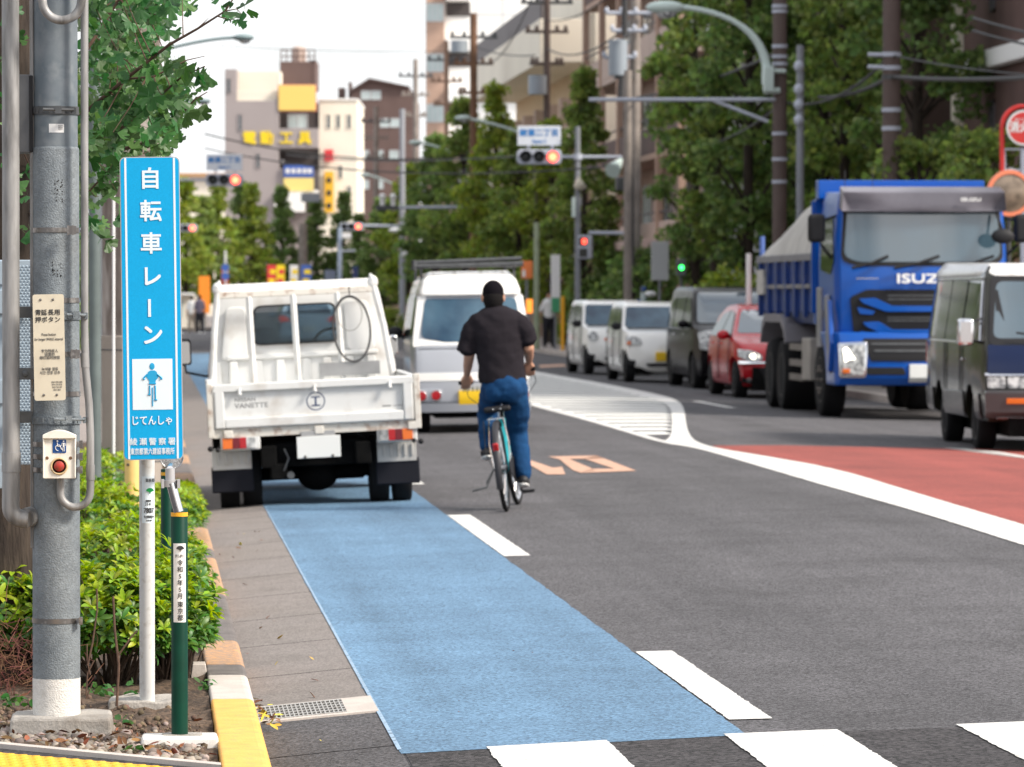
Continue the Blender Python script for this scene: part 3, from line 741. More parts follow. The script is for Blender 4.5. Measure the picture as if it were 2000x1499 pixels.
b.tube([q(112, 865), q(112.5, 872), q(118, 872.5), q(120, 878), q(122.5, 878)], .0016, 6); b.ball(q(112, 862), .003)
b.tube([q(124, 866), q(124, 874)], .0032, 6); b.ball(q(124, 862.5), .0028); b.tube([q(120.5, 871), q(121, 866), q(127, 866), q(127.5, 871)], .0011, 6); b.tube([q(122.7, 874), q(122.7, 882)], .0012, 6); b.tube([q(125.3, 874), q(125.3, 882)], .0012, 6)
b.build('wheelchair_symbol', 'plain_white', t, True)
kc = P(115.5, 911, D2)
b = MB(); b.lathe([(.0305, 0), (.0305, -.004), (.027, -.006), (.024, -.004), (.024, 0)], kc, 'y', 32); b.build('button_ring', mat('ring_cream', (.62, .45, .24), .5, dirt=(.2, .14, .1), dscale=60, damt=.6), t, True, smooth=True)
b = MB(); b.lathe([(0, -.013), (.009, -.012), (.0175, -.008), (.019, 0)], kc, 'y', 28); b.build('push_button', mat('button_red', (.42, .025, .015), .5, color2=(.20, .06, .035), vscale=70), t, True, smooth=True)
for px in (92, 138):
    b = MB(); b.lathe([(0, -.003), (.004, -.003), (.006, 0)], P(px, 895, D2), 'y', 12); b.build('screw', mat('rust_screw', (.16, .08, .04), .7), t, True, smooth=True)

# --- conduits ---------------------------------------------------------
def arc(cx_, cy_, r_, a0, a1, n=10): return [(cx_ + r_ * math.cos(R(a0 + (a1 - a0) * i / n)), cy_ + r_ * math.sin(R(a0 + (a1 - a0) * i / n))) for i in range(n + 1)]
t = thing('conduit', 'scratched grey pipe with wide elbow at its foot, left of the thick pole', 'pipe', P(22, 1030, DP - .02), rz=0)
b = MB(); pts = [P(px, py, DP - .02) for px, py in [(20, -60), (21, 300), (21.5, 700), (22, 890)]]
b.tube(pts, .0305, 24); b.build('pipe', 'conduit', t, True, smooth=True)
b = MB(); b.tube([P(22, 884, DP - .02), P(22, 922, DP - .02)], .0335, 24); b.build('coupling', 'conduit', t, True, smooth=True)
b = MB(); pts = [P(px, py, DP - .02) for px, py in [(22, 918), (21, 980)] + arc(45, 990, 24, 175, 95, 8) + [(55, 1015)]]
b.tube(pts, .031, 24); b.tube([P(49, 1012, DP - .02), P(59, 1010, DP + .02)], [.034, .036], 24); b.build('elbow', 'conduit', t, True, smooth=True)
t = thing('conduit', 'thin pipe right of the thick pole that loops up into the push button box', 'pipe', P(165, 960, DP - .05))
b = MB(); pts = [P(px, py, DP - .05) for px, py in [(165, -50), (165, 400), (165, 640), (167, 720), (174, 790), (176.5, 850), (176.5, 950)] + arc(147, 962, 29, 5, 175, 12) + [(118, 930)]]
b.tube(pts, .0135, 16); b.build('pipe', 'conduit', t, True, smooth=True)
for qa in ((165, 690, 166.5, 718), (176.5, 908, 176.5, 938)): b = MB(); b.tube([P(qa[0], qa[1], DP - .05), P(qa[2], qa[3], DP - .05)], .0155, 16); b.build('coupling', 'conduit', t, True, smooth=True)
t = thing('conduit', 'bare metal pipe hanging in a half loop in front of the pole at the top', 'pipe', P(122, 40, DP - .11))
b = MB(); pts = [P(px, py, DP - .11) for px, py in [(82, -80), (82, 0)] + arc(121, 2, 38, 180, 0, 14) + [(160, -80)]]
b.tube(pts, .0155, 18); b.build('pipe', 'conduit', t, True, smooth=True)
# dark box behind the left pipe
t = thing('junction_box', 'dark grey steel box between the left pipe and the thick pole', 'box', P(50, 222, DP + .06))
b = MB(); a0, a1 = P(33, 299, DP + .02), P(63, 146, DP + .02); b.box(a0.x, a1.x, a0.y, a0.y + .12, a0.z, a1.z); b.build('casing', 'grey_box', t, True, bevel=.004)
b = MB(); a0, a1 = P(57.5, 297, DP + .015), P(64, 148, DP + .015); b.box(a0.x, a1.x, a0.y, a0.y + .1, a0.z, a1.z)
for py in (236, 248): b.ball(P(60.5, py, DP + .012), .002)
b.build('flange', 'black', t, True, bevel=.002)
# light blue dimpled cabinet
t = thing('control_cabinet', 'pale blue steel cabinet with dimpled skin behind the thick pole', 'cabinet', P(20, 910, DP + .4))
DC = DP + .35; a0, a1 = P(-120, 909, DC), P(63, 508, DC)
b = MB(); b.box(a0.x, a1.x, a0.y, a0.y + .28, a0.z, a1.z); b.build('casing', 'panel_blue', t, True, bevel=.004)
b = MB(); z = a0.z + .01; r_ = 0
while z < a1.z - .02:
    x = P(37, 0, DC).x + (.0 if r_ % 2 else .0065)
    while x < a1.x - .006:
        b.lathe([(.0042, 0), (.0022, -.0035), (0, -.0038)], (x, a0.y, z), 'y', 8); x += .013
    z += .0105; r_ += 1
o = b.build('dimples', 'panel_blue', t, True, smooth=True, fix=False)
b = MB()
for py in (508, 565, 740, 905): b.box(a0.x - .002, P(8, 0, DC).x, a0.y - .012, a0.y + .002, zat(py, DC) - .09, zat(py, DC) - .003)
b.build('door_panel', 'panel_blue', t, True, bevel=.003)
b = MB()
for py in (610, 815): 
    c = P(45, py, DC - .06); b.obox(c, .05, .09, .035)
b.build('mounting_bracket', 'dark_steel', t, True, bevel=.003)

# --- cycle lane sign --------------------------------------------------
DS = 16.1; ks = FPX / DS
sp = thing('cycle_lane_sign', 'tall narrow sky blue cycle lane sign with white Japanese lettering on a white post', 'sign', gp(287, 1371, .135))
b = MB(); b.tube([gp(287.5, 1371, .125), P(287, 880, 16.2), P(284, 330, 16.2)], .0288, 28); b.build('post', 'pole_white', sp, True, smooth=True)
b = MB(); q0 = gp(287, 1371, .12); plinth(b, q0.x - .14, q0.x + .13, q0.y - .10, q0.y + .14, .07, .133, 11, .03); b.build('footing', 'concrete', sp, True, bevel=.006)
tlx, tly, trx, try_ = 234.5, 308, 349.5, 310; blx, brx, bty = 238.5, 357.5, 898
SO = P((tlx + brx) / 2, 603, DS); wS, hS = 116.5 / ks, 590 / ks; sk = R(-.55)
def SG(x, z, y=0): return SO + Matrix.Rotation(-sk * 0 + R(-.68), 3, 'Y') @ Vector((x, y, z))
b = MB(); b.prism(rect(-wS / 2, wS / 2, -hS / 2, hS / 2, .024, 6), 0, .004, lambda u, v, hh: SG(u, v, hh)); b.build('panel_rim', mat('sign_rim', (.48, .46, .45), .45, metal=.3), sp, True)
b = MB(); b.prism(rect(-wS / 2 + .0035, wS / 2 - .0035, -hS / 2 + .0035, hS / 2 - .0035, .021, 6), -.0012, 0, lambda u, v, hh: SG(u, v, hh)); b.build('panel', 'sign_blue', sp, True)
b = MB()
for x in (-wS / 2 + .021, wS / 2 - .021): b.prism(rect(x - .0038, x + .0038, -hS / 2 + .004, hS / 2 - .004), -.0022, -.0012, lambda u, v, hh: SG(u, v, hh))
b.prism(rect(-39 / ks, 39 / ks, -197 / ks, -98 / ks), -.0022, -.0012, lambda u, v, hh: SG(u, v, hh))
b.build('white_stripes', 'sign_white', sp, True)
def sgt(b, ch, sz, px, py, sx=1, bold=0.0006, rot=0):
    x, z = (px - 296) / ks, (603 - py) / ks
    x += z * .0
    text_mb(b, ch, sz, Matrix.Translation(SG(x, z, -.0028)) @ Matrix.Rotation(R(-.68), 4, 'Y') @ Matrix.Rotation(math.pi / 2, 4, 'X') @ Matrix.Rotation(rot, 4, 'Z'), .0008, sx=sx, bold=bold)
b = MB()
for ch, py, dx, rot in (('自', 353, 1, 0), ('転', 416, 1.5, 0), ('車', 479, 1.5, 0), ('レ', 543, 1, 0), ('ー', 602, 0, R(90)), ('ン', 657, 1.5, 0)):
    sgt(b, ch, .082 if ch != 'ー' else .078, 295.5 + dx, py, rot=rot, bold=.0024)
sgt(b, 'じてんしゃ', .038, 294, 822, sx=.82, bold=.0008)
for i, ch in enumerate('綾瀬警察署'): sgt(b, ch, .029, 257.5 + i * 18.6, 863, bold=.0005)
sgt(b, '東京都第六建設事務所', .0265, 294, 882, sx=.615, bold=.0005)
b.build('lettering', 'sign_white', sp, True)
b = MB(); qq = lambda px, py: SG((px - 296) / ks, (603 - py) / ks, -.0032)
b.ball(qq(295.5, 715.5), .0095, .001, .0125)
b.prism([(284, 736), (288, 726), (292, 723.5), (300, 723.5), (304, 726), (308, 736), (302, 744), (301.5, 751), (290, 751), (289.5, 744)], 0, .001, lambda u, v, hh: SG((u - 296) / ks, (603 - v) / ks, -.0026 - hh))
for s in ((286, 731, 278, 739), (306, 731, 315, 739), (278, 739, 281, 741), (315, 739, 311, 741)): b.tube([qq(s[0], s[1]), qq(s[2], s[3])], .0034, 6, sx=1)
b.build('cyclist_symbol', mat('symbol_cyan', (.01, .33, .60), .4), sp, True)
b = MB(); b.tube([qq(290.5, 753), qq(290, 770)], .0028, 6); b.tube([qq(301, 753), qq(301.5, 782)], .0030, 6); b.tube([qq(287, 770.5), qq(292, 770.5)], .003, 6); b.tube([qq(299, 781), qq(304.5, 781)], .003, 6); b.tube([qq(295.8, 757), qq(295.8, 793)], .0022, 6); b.tube([qq(289, 749), qq(302.5, 749)], .003, 6)
b.build('bicycle_symbol', M.get('x') or MATS['symbol_cyan'], sp, True)
# sticker on the post
def post_label(b, cx_, D, r, xa, xb, ya, yb, seg=8, eps=.0006):
    k_ = FPX / D; vs = []; c0 = P(cx_, 1000, D)
    for py in (ya, yb):
        for i in range(seg + 1):
            px = xa + (xb - xa) * i / seg; dx = (px - cx_) / k_; vs.append((c0.x + dx, c0.y - math.sqrt(max(0, r * r - dx * dx)) - eps, zat(py, D)))
    b.add(vs, [(i, i + 1, i + seg + 2, i + seg + 1) for i in range(seg)])
b = MB(); post_label(b, 287.5, 16.2, .0288, 277.5, 301, 931, 1022, eps=.0008); b.build('sticker', 'sign_white', sp, True)
b = MB()
def ptx(body, sz, px, py, sx=1, bold=.0003, m=None):
    k_ = FPX / 16.2; c0 = P(px, py, 16.2 - .0305); text_mb(b, body, sz, facing(c0, R(12)), .0006, sx=sx, bold=bold)
ptx('東京都', .0145, 293, 939, .8); ptx('管理番号', .008, 290, 979, .7); ptx('314', .0165, 288.5, 985.5, .95); ptx('7807', .0265, 290.5, 998, .72, .0009); ptx('第六建設事務所', .0100, 291, 1010, .55); ptx('TEL.03-3881', .007, 291, 1017, .7)
b.build('sticker_lettering', 'ink', sp, True)
def ginkgo_mark(b, c, r, y=-.001):
    pts = [(0, -1.0), (-.16, -.35)] + [(math.cos(R(a)) * (1.0), -.1 + math.sin(R(a)) * .82) for a in range(175, 4, -10)] + [(.16, -.35)]
    b.prism([(u * r, v * r) for u, v in pts], y, y - .0006, lambda u, v, hh: c + Vector((u, hh, v)))
b = MB(); ginkgo_mark(b, P(293, 959, 16.2 - .031), .0145); b.build('ginkgo_mark', mat('mark_green', (.0, .30, .07), .5), sp, True)

# --- green posts ------------------------------------------------------
GB = gp(351, 1436, .145)
def green_post(px, pyb, D, ztop, label, full):
    base = gp(px, pyb, .14) if full else Vector((at(px, 900, D).x, at(px, 900, D).y, .10))
    t = thing('green_post', label, 'bollard', base)
    r = .0285
    b = MB(); b.lathe([(r, .13 if full else .1), (r, ztop - .003), (r - .002, ztop)], (base.x, base.y, 0), n=32); b.build('shaft', 'pole_green', t, True, smooth=True)
    b = MB(); b.lathe([(r + .0008, ztop - .027), (r + .0008, ztop - .013)], (base.x, base.y, 0), n=32); b.build('reflective_band', 'band_yellow', t, True, smooth=True)
    return t, base
zt = zat(997, 14.86)
gpst, base = green_post(351, 1437, 14.86, zt, 'dark green post with a vertical Japanese date label and tilted reflector, on a white base', True)
b = MB(); k_ = FPX / 14.86
post_label(b, 351, 14.86, .0288, 338.5, 362.5, 1062, 1216, eps=.0008); b.build('sticker', 'plain_white', gpst, True)
b = MB()
c0 = lambda px, py: P(px, py, 14.86 - .0305)
text_mb(b, 'P1-P1', .0145, facing(c0(351, 1087)), .0006, sx=.9, bold=.0002)
for i, ch in enumerate('令和5年5月'): text_mb(b, ch, .0215, facing(c0(352, 1100.5 + i * 13)), .0006, bold=.0002)
for i, ch in enumerate('東京都'): text_mb(b, ch, .0225, facing(c0(352.5, 1182 + i * 13)), .0006, bold=.0002)
b.build('lettering', 'ink', gpst, True)
b = MB(); ginkgo_mark(b, c0(352, 1072), .0135); b.build('ginkgo_mark', 'ink', gpst, True)
b = MB(); plinth(b, base.x - .128, base.x + .128, base.y - .085, base.y + .085, .085, .142, 21, .004); b.build('base_block', mat('base_white', (.70, .68, .64), .8, speck=.1, sscale=260, dirt=(.35, .32, .28), dscale=18, damt=.4), gpst, True, bevel=.008)
b = MB(); b.prism(rect(base.x - .06, base.x + .078, base.y - .03, base.y + .05, .03), .143, .146, lambda u, v, hh: Vector((u, v, hh))); b.build('base_recess', 'concrete', gpst, True)
b = MB(); b.tube([P(349, 1000, 14.87), P(342, 975, 14.87), P(334, 944, 14.87)], .017, 20); b.build('neck', 'chrome', gpst, True, smooth=True)
b = MB(); b.tube([P(333, 951, 14.88), P(332.5, 938, 14.88)], .026, 20); b.tube([P(332.5, 938, 14.88), P(332, 915, 14.88)], .0165, 20); b.obox(P(349, 945, 14.86), .01, .02, .03); b.obox(P(318, 945, 14.86), .01, .02, .03); b.build('clamp', mat('clamp_grey', (.42, .42, .43), .5, metal=.3), gpst, True, smooth=True)
rc = P(335, 893, 16.35)
rc = P(335, 893, 14.95)
DSx = 14.95
b = MB(); b.lathe([(0, .0), (.0395, .0), (.043, -.004), (.043, -.008), (.0405, -.009)], P(335, 893, 16.5), 'y', 40)
# the reflector stands behind the blue panel
b = MB(); rr_ = P(335, 893, 16.5); b.lathe([(0, -.004), (.040, -.004), (.044, -.009), (.046, -.004), (.046, .006), (0, .008)], rr_, 'y', 40); b.build('reflector', mat('reflector_grey', (.40, .40, .41), .35, speck=.5, sscale=230, metal=.4), gpst, True, smooth=True)
b = MB(); b.tube([P(332, 917, 14.9), P(334, 912, 15.6), P(335, 908, 16.5)], .012, 12); b.build('reflector_arm', 'chrome', gpst, True, smooth=True)
g2, base2 = green_post(327, 0, 18.6, zat(918, 18.6), 'second dark green post in the shrubs right behind the reflector post', False)
# yellow post
yb = Vector((P(258, 1000, 25).x, P(258, 1000, 25).y, .1))
yp = thing('yellow_post', 'ochre yellow round post standing in the azaleas behind the blue sign', 'post', yb)
b = MB(); b.lathe([(.0425, .1), (.0425, 1.15), (.040, 1.17), (.03, 1.175)], (yb.x, yb.y, 0), n=28); b.build('shaft', 'pole_yellow', yp, True, smooth=True)
b = MB(); b.ball((yb.x - .022, yb.y - .036, zat(908, 25)), .0085); b.build('bolt_hole', 'ink', yp, True)
# utility pole with beige wrap, white thin pipe
ub = P(258, 1000, 30.5); ub.z = .1
up = thing('utility_pole', 'stout stained concrete utility pole wrapped in beige sheeting up to head height', 'pole', (ub.x, ub.y, .1))
b = MB(); b.lathe([(.205, .1), (.200, 9)], (ub.x, ub.y, 0), n=40); b.build('shaft', 'mottled', up, True, smooth=True)
b = MB(); b.lathe([(.211, .1), (.211, zat(658, 30.3)), (.205, zat(656, 30.3))], (ub.x, ub.y, 0), n=40); b.build('beige_wrap', 'beige', up, True, smooth=True)
b = MB(); z = zat(684, 30.3); b.lathe([(.214, z - .004), (.214, z + .004)], (ub.x, ub.y, 0), n=40); z = zat(903, 30.3); b.lathe([(.214, z - .004), (.214, z + .004)], (ub.x, ub.y, 0), n=40); b.build('wrap_wire', 'dark_steel', up, True, smooth=True)
b = MB(); b.tube([P(223, -80, 30.2), P(222, 300, 30.2), P(222, 990, 30.2)], .010, 10); b.build('thin_pipe', 'plain_white', up, True, smooth=True)
gpo = thing('steel_pole', 'slim grey green steel pole just behind the conduit', 'pole', (P(186, 1000, 27).x, P(186, 1000, 27).y, .1))
b = MB(); c = gpo.location; b.lathe([(.038, .1), (.036, 8)], (c.x, c.y, 0), n=24); b.build('shaft', mat('old_green_steel', (.12, .15, .145), .6, var=.25, vscale=6), gpo, True, smooth=True)
# white concrete stub at the bed's edge
st = MB(); q0 = gp(388, 1303, .14); plinth(st, q0.x - .025, q0.x + .028, q0.y - .05, q0.y + .08, .08, .155, 31, .004); o = st.build('boundary_stone', 'kerb_white', bevel=.005); tag(o, 'small white boundary stone at the edge of the bed beside the kerb', 'stone')
o.location = (0, 0, 0)
# ================================================================== PLANTS NEAR THE CAMERA
def zgrow(): pass
# azalea: whorls of narrow leaves
def whorl(n=7, seed=0):
    rr = random.Random(seed); vs = []; fs = []
    for i in range(n):
        a = 2 * math.pi * i / n + rr.uniform(-.25, .25); el = rr.uniform(.15, .75); L_ = rr.uniform(.75, 1.1); w = .17 * L_
        d = Vector((math.cos(a) * math.cos(el), math.sin(a) * math.cos(el), math.sin(el))); s = Vector((-math.sin(a), math.cos(a), 0)); u = s.cross(d) * -1
        b0 = len(vs); pr = [(.08, .25, 0), (.35, .85, .05), (.65, 1.0, .04), (.88, .6, -.03), (1.0, 0.05, -.10)]
        for (t, ww, dr) in pr:
            c = d * t * L_ + u * dr * L_; vs += [c - s * w * ww + u * .04 * ww, c, c + s * w * ww + u * .04 * ww]
        for k in range(4):
            q = b0 + k * 3; fs += [(q, q + 1, q + 4, q + 3), (q + 1, q + 2, q + 5, q + 4)]
    return [tuple(v) for v in vs], fs
WH = [whorl(7, 1), whorl(8, 2), whorl(6, 5)]
def azalea(cx_, cy_, rx, ry, h, n, seed, label, lo=.12, density_side=True, grp='azalea bushes in the planting bed'):
    rg = np.random.default_rng(seed); rr = random.Random(seed)
    t = thing('azalea_bush', label, 'shrub', (cx_, cy_, .1), group=grp)
    pos = []; ups = []; tw = []
    while len(pos) < n:
        v = rg.normal(size=3); v /= np.linalg.norm(v); v[2] = abs(v[2]) * (1 if rg.random() < .8 else -.25)
        lump = 1 + .20 * noise.noise(Vector((v[0] * 2.6 + seed, v[1] * 2.6, v[2] * 2.6))) + .20 * noise.noise(Vector((v[0] * 6 + seed, v[1] * 6, v[2] * 6)))
        rad = lump * (1 - abs(rg.normal()) * .09)
        p = np.array([cx_ + v[0] * rx * rad, cy_ + v[1] * ry * rad, .1 + h * (.42 + .58 * max(v[2], -.3) * rad)])
        if p[0] > .37 + .05 * (seed == 4) or p[2] < .17 + .06 * rr.random(): continue
        if p[1] < ex(p[0]) + .12: continue
        pos.append(p); ups.append(np.array([v[0] * .8, v[1] * .8, .9 + v[2]]))
    pos = np.array(pos); ups = np.array(ups)
    rots = rand_rots(n, rg, None); z = ups / np.linalg.norm(ups, axis=1)[:, None] + rg.normal(size=(n, 3)) * .28; z /= np.linalg.norm(z, axis=1)[:, None]
    x = rg.normal(size=(n, 3)); x -= (x * z).sum(1)[:, None] * z; x /= np.linalg.norm(x, axis=1)[:, None]; rots = np.stack([x, np.cross(z, x), z], axis=2)
    hgt = (pos[:, 2] - .1) / h; which = rg.random(n) < np.clip(hgt * 1.7 - .62, .04, .93)  # darker, greener leaves low down, shade inside the bush put into colour
    sc = rg.uniform(.040, .064, n)
    for sel, m_, nm in ((which, 'azalea', 'bright_tone_leaves'), (~which, 'azalea_low', 'shade_tone_leaves')):
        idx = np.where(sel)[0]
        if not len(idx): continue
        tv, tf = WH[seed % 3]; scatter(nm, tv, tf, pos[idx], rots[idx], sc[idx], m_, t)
    b = MB()
    for i in rr.sample(range(n), min(n, 46)):
        p = Vector(pos[i]); q = Vector((cx_ + (p.x - cx_) * .25 + rr.uniform(-.05, .05), cy_ + (p.y - cy_) * .25, .1)); mpt = (p + q) / 2 + Vector((rr.uniform(-.04, .04), rr.uniform(-.04, .04), rr.uniform(.0, .06)))
        b.tube([q, mpt, p], [.006, .0045, .0022], 5, cap=False)
    b.build('branches', mat('bush_wood', (.07, .045, .03), .95), t, True)
    return t
def bush_at(px, py_top, D, rx, ry, n, seed, label, zt=None):
    c = at(px, 1000, D); top = at(px, py_top, D).z; return azalea(c.x, c.y, rx, ry, (top - .1) / 1.05, n, seed, label)
bush_at(215, 1098, 17.3, .30, .34, 620, 1, 'large yellow green azalea right of the thick pole foot, nearest the camera')
bush_at(325, 1085, 17.5, .20, .34, 420, 2, 'azalea between the white sign post and the kerb, nearest the camera')
bush_at(25, 1098, 17.6, .27, .32, 460, 3, 'azalea left of the thick pole foot, partly bare below')
bush_at(345, 1130, 17.9, .13, .3, 230, 4, 'low azalea sprawling over the kerb beside the green post')
bush_at(250, 1010, 21.0, .38, .5, 640, 5, 'azalea clump behind the white sign post, second row')
bush_at(330, 1040, 22.5, .17, .6, 360, 6, 'azalea growing along the kerb behind the green post')
bush_at(195, 935, 24.5, .26, .6, 460, 7, 'azalea with bright new shoots beside the conduit loop, back row')
bush_at(305, 950, 27.5, .34, .9, 560, 8, 'azalea around the foot of the yellow post')
bush_at(355, 955, 32, .16, 1.6, 360, 9, 'far end of the azalea row along the kerb')
bush_at(192, 880, 29.5, .3, .9, 380, 10, 'tall azalea behind the grey steel pole')
# dry twiggy mass bottom left
c = at(20, 1250, 17.0); t = thing('dry_shrub', 'dead brown twiggy shrub base left of the thick pole', 'shrub', (c.x, c.y, .1)); b = MB(); rr = random.Random(9)
for i in range(520):
    p = Vector((c.x + rr.gauss(0, .13), c.y + rr.gauss(0, .16), .1 + abs(rr.gauss(.10, .09)))); d = Vector((rr.gauss(0, 1), rr.gauss(0, 1), rr.gauss(.3, .8))).normalized() * rr.uniform(.04, .12)
    b.tube([p, p + d * .5 + Vector((rr.uniform(-.01, .01),) * 3), p + d], [.002, .0014, .0008], 4, cap=False)
b.build('twigs', 'dry', t, True, fix=False)
# bare stems in front of the bushes
stems = [([(228, 1380), (232, 1300), (224, 1230), (221, 1165)], .0048), ([(230, 1282), (256, 1245), (268, 1232)], .0034), ([(168, 1360), (171, 1315), (184, 1290)], .003), ([(176, 1318), (170, 1290), (170, 1258)], .0026), ([(171, 1300), (181, 1255), (190, 1190), (189, 1150)], .0035), ([(168, 1366), (181, 1334)], .0026)]
c = gp(228, 1378, .12); t = thing('bare_stems', 'bare forked brown stems rising in front of the azaleas between the two posts', 'stems', c)
b = MB()
for pts, r in stems: b.tube([at(px, py, 16.25) for px, py in pts], [r * (1.15 - .4 * i / len(pts)) for i in range(len(pts))], 7)
b.build('stem_wood', 'twig', t, True, smooth=True)
# weeds
rg = np.random.default_rng(12)
def weed(px, py, D, r, n, seed, label):
    rg = np.random.default_rng(seed); c = gp(px, py, .12); pos = np.array([c.x, c.y, .13]) + rg.normal(size=(n, 3)) * np.array([r, r, r * .45]); pos[:, 2] = np.abs(pos[:, 2] - .12) + .125
    tv = [(0, 0, 0), (.32, .35, .1), (.35, .75, .08), (0, 1.2, 0), (-.35, .75, .08), (-.32, .35, .1), (0, .6, 0)]; tf = [(0, 1, 6), (1, 2, 6), (2, 3, 6), (3, 4, 6), (4, 5, 6), (5, 0, 6)]
    t = thing('weed', label, 'weed', c); scatter('leaves', tv, tf, pos, rand_rots(n, rg, (0, 0, 1.3)), rg.uniform(.018, .034, n), 'weed', t)
weed(195, 1355, 16, .05, 26, 1, 'small broad leaved weed right of the thick pole foot')
weed(255, 1365, 16, .045, 20, 2, 'small weed in the shade left of the white sign post')
weed(15, 1310, 16.2, .05, 26, 3, 'dark green weed at the left edge of the bed')
weed(28, 1378, 15.8, .028, 24, 4, 'bright green sprout on the soil left of the plinth')
weed(246, 1416, 15.2, .018, 8, 5, 'single long leaf weed in front of the sign footing')
weed(400, 1345, 15.9, .02, 12, 6, 'weed creeping against the kerb beside the boundary stone')
weed(262, 1466, 14.6, .015, 8, 7, 'tiny weed beside the edging strip')
# ------------------------------------------------------------------ ginkgo with fan leaves
def fan(seed):
    rr = random.Random(seed); vs = [(0, 0, 0)]; n = 12; a0, a1 = R(28), R(152)
    split = rr.choice([.5, .46, .55]); fl = rr.uniform(-.2, .35)
    for i in range(n + 1):
        t = i / n; a = a0 + (a1 - a0) * t; r = 1.0 + .05 * math.sin(i * 2.3 + seed)
        d = abs(t - split)
        if d < .07: r *= .50
        elif i in (0, n): r *= .82
        if seed % 3 == 0 and i in (3, 9): r *= .80
        z = fl * (abs(t - .5) * 2) ** 1.5 * .5 + .06 * math.sin(i * 1.9)
        vs.append((r * math.cos(a) * .95, r * math.sin(a) * .9, z))
    fs = [(0, i, i + 1) for i in range(1, n + 1)]
    k = len(vs); vs += [(-.012, -.5, -.1), (.012, -.5, -.1), (.015, 0.02, 0), (-.015, 0.02, 0)]; fs.append((k, k + 1, k + 2, k + 3))
    return vs, fs
GT = [fan(i) for i in range(5)]
DG = 17.6; tb = at(8, 1000, DG); 
gk = thing('ginkgo_tree', 'ginkgo with split fan leaves overhanging the poles at the left edge', 'tree', (tb.x, tb.y, .1))
b = MB(); tr = []; rr = random.Random(3)
prof = [(.21, .08), (.18, .2), (.155, .45), (.14, .9), (.135, 1.6), (.125, 2.6), (.11, 3.6), (.09, 4.6)]
vs = []; nseg = 40; rows = 70
for j in range(rows + 1):
    z = .08 + 4.5 * j / rows; r = float(np.interp(z, [p[1] for p in prof], [p[0] for p in prof]))
    for i in range(nseg):
        a = 2 * math.pi * i / nseg; rad = r * (1 + .10 * noise.noise(Vector((math.cos(a) * 3.5, math.sin(a) * 3.5, z * 1.1))) + .09 * noise.noise(Vector((math.cos(a) * 10, math.sin(a) * 10, z * 2.2))))
        vs.append((tb.x + rad * math.cos(a), tb.y + rad * math.sin(a), z))
b.add(vs, [(j * nseg + i, j * nseg + (i + 1) % nseg, (j + 1) * nseg + (i + 1) % nseg, (j + 1) * nseg + i) for j in range(rows) for i in range(nseg)])
b.build('trunk', 'bark', gk, True, smooth=True, fix=False)
brs = [([(60, 330, 17.5), (130, 250, 17.6), (197, 195, 17.5), (245, 155, 17.3), (330, 88, 17.1), (385, 57, 17.0), (440, 22, 16.9), (458, -6, 16.9)], .011), ([(425, 32, 16.9), (450, 40, 16.9), (470, 30, 16.9)], .003), ([(440, 22, 16.9), (462, 18, 16.9), (478, 34, 16.9)], .003), ([(385, 57, 17), (398, 45, 17), (408, 35, 17)], .003),
       ([(60, 420, 17.5), (170, 295, 17.7), (238, 250, 17.6), (310, 190, 17.4), (355, 150, 17.3), (400, 130, 17.2)], .010),
       ([(240, 292, 17.8), (300, 275, 17.7), (345, 235, 17.6), (380, 195, 17.5), (405, 180, 17.5)], .008),
       ([(160, 110, 17.9), (195, 60, 18), (232, 0, 18), (250, -40, 18)], .009),
       ([(100, 60, 18.2), (190, 20, 18.3), (300, -30, 18.3)], .010), ([(60, 500, 17.7), (150, 400, 17.9), (215, 330, 17.9), (235, 300, 17.9)], .007),
       ([(150, 455, 17.4), (180, 440, 17.3), (200, 428, 17.3)], .004), ([(180, 300, 17.8), (205, 335, 17.8), (226, 372, 17.8)], .003), ([(245, 155, 17.3), (300, 150, 17.2), (365, 118, 17.2), (400, 110, 17.2)], .005),
       ([(30, 200, 17.9), (45, 120, 17.9), (52, 40, 17.9), (60, -30, 17.9)], .012), ([(20, 300, 17.7), (48, 350, 17.7), (52, 420, 17.7)], .005)]
b = MB(); spine = []
for pts, r in brs:
    W_ = [at(*p) for p in pts]; b.tube(W_, [r * (1 - .75 * i / (len(W_) - 1)) for i in range(len(W_))], 8)
    for i in range(len(W_) - 1):
        n_ = max(2, int((W_[i + 1] - W_[i]).length / .035))
        for k in range(n_): spine.append(W_[i].lerp(W_[i + 1], k / n_))
pos = []; rg = np.random.default_rng(21); rr = random.Random(21)
# spurs along the branches and free clusters filling the crown
def in_mask(px, py):
    if px < 62: return (py < 330 and rr.random() < .55) or (py < 480 and px > 33 and rr.random() < .5)
    if px < 170: return False
    lim = np.interp(py, [-60, 0, 60, 100, 150, 200, 250, 300, 330], [395, 370, 335, 340, 400, 400, 370, 345, 300])
    if py < 330: return px < lim - rr.random() ** 2 * 70
    if py < 460: return px < 232 and rr.random() < .42
    return False
clusters = []
for p in spine:
    if rr.random() < .34: clusters.append(p + Vector((rr.gauss(0, .02), rr.gauss(0, .05), rr.gauss(0, .02))))
for _ in range(2600):
    px, py = rr.uniform(0, 420), rr.uniform(-60, 470)
    if in_mask(px, py) and (px > 62 or rr.random() < .8):
        if rr.random() < (.44 if py < 300 else .4): clusters.append(at(px, py, rr.uniform(17.0, 19.6)))
for i, c in enumerate(clusters):
    if i % 5 == 0 and len(spine):
        s_ = min(spine, key=lambda q: (q - c).length); 
        if .03 < (s_ - c).length < .5: b.tube([s_, s_.lerp(c, .5) + Vector((0, 0, -.01)), c], [.003, .0022, .0012], 5, cap=False)
b.build('branches', 'twig', gk, True, smooth=True, fix=False)
P_ = []; Rm = []
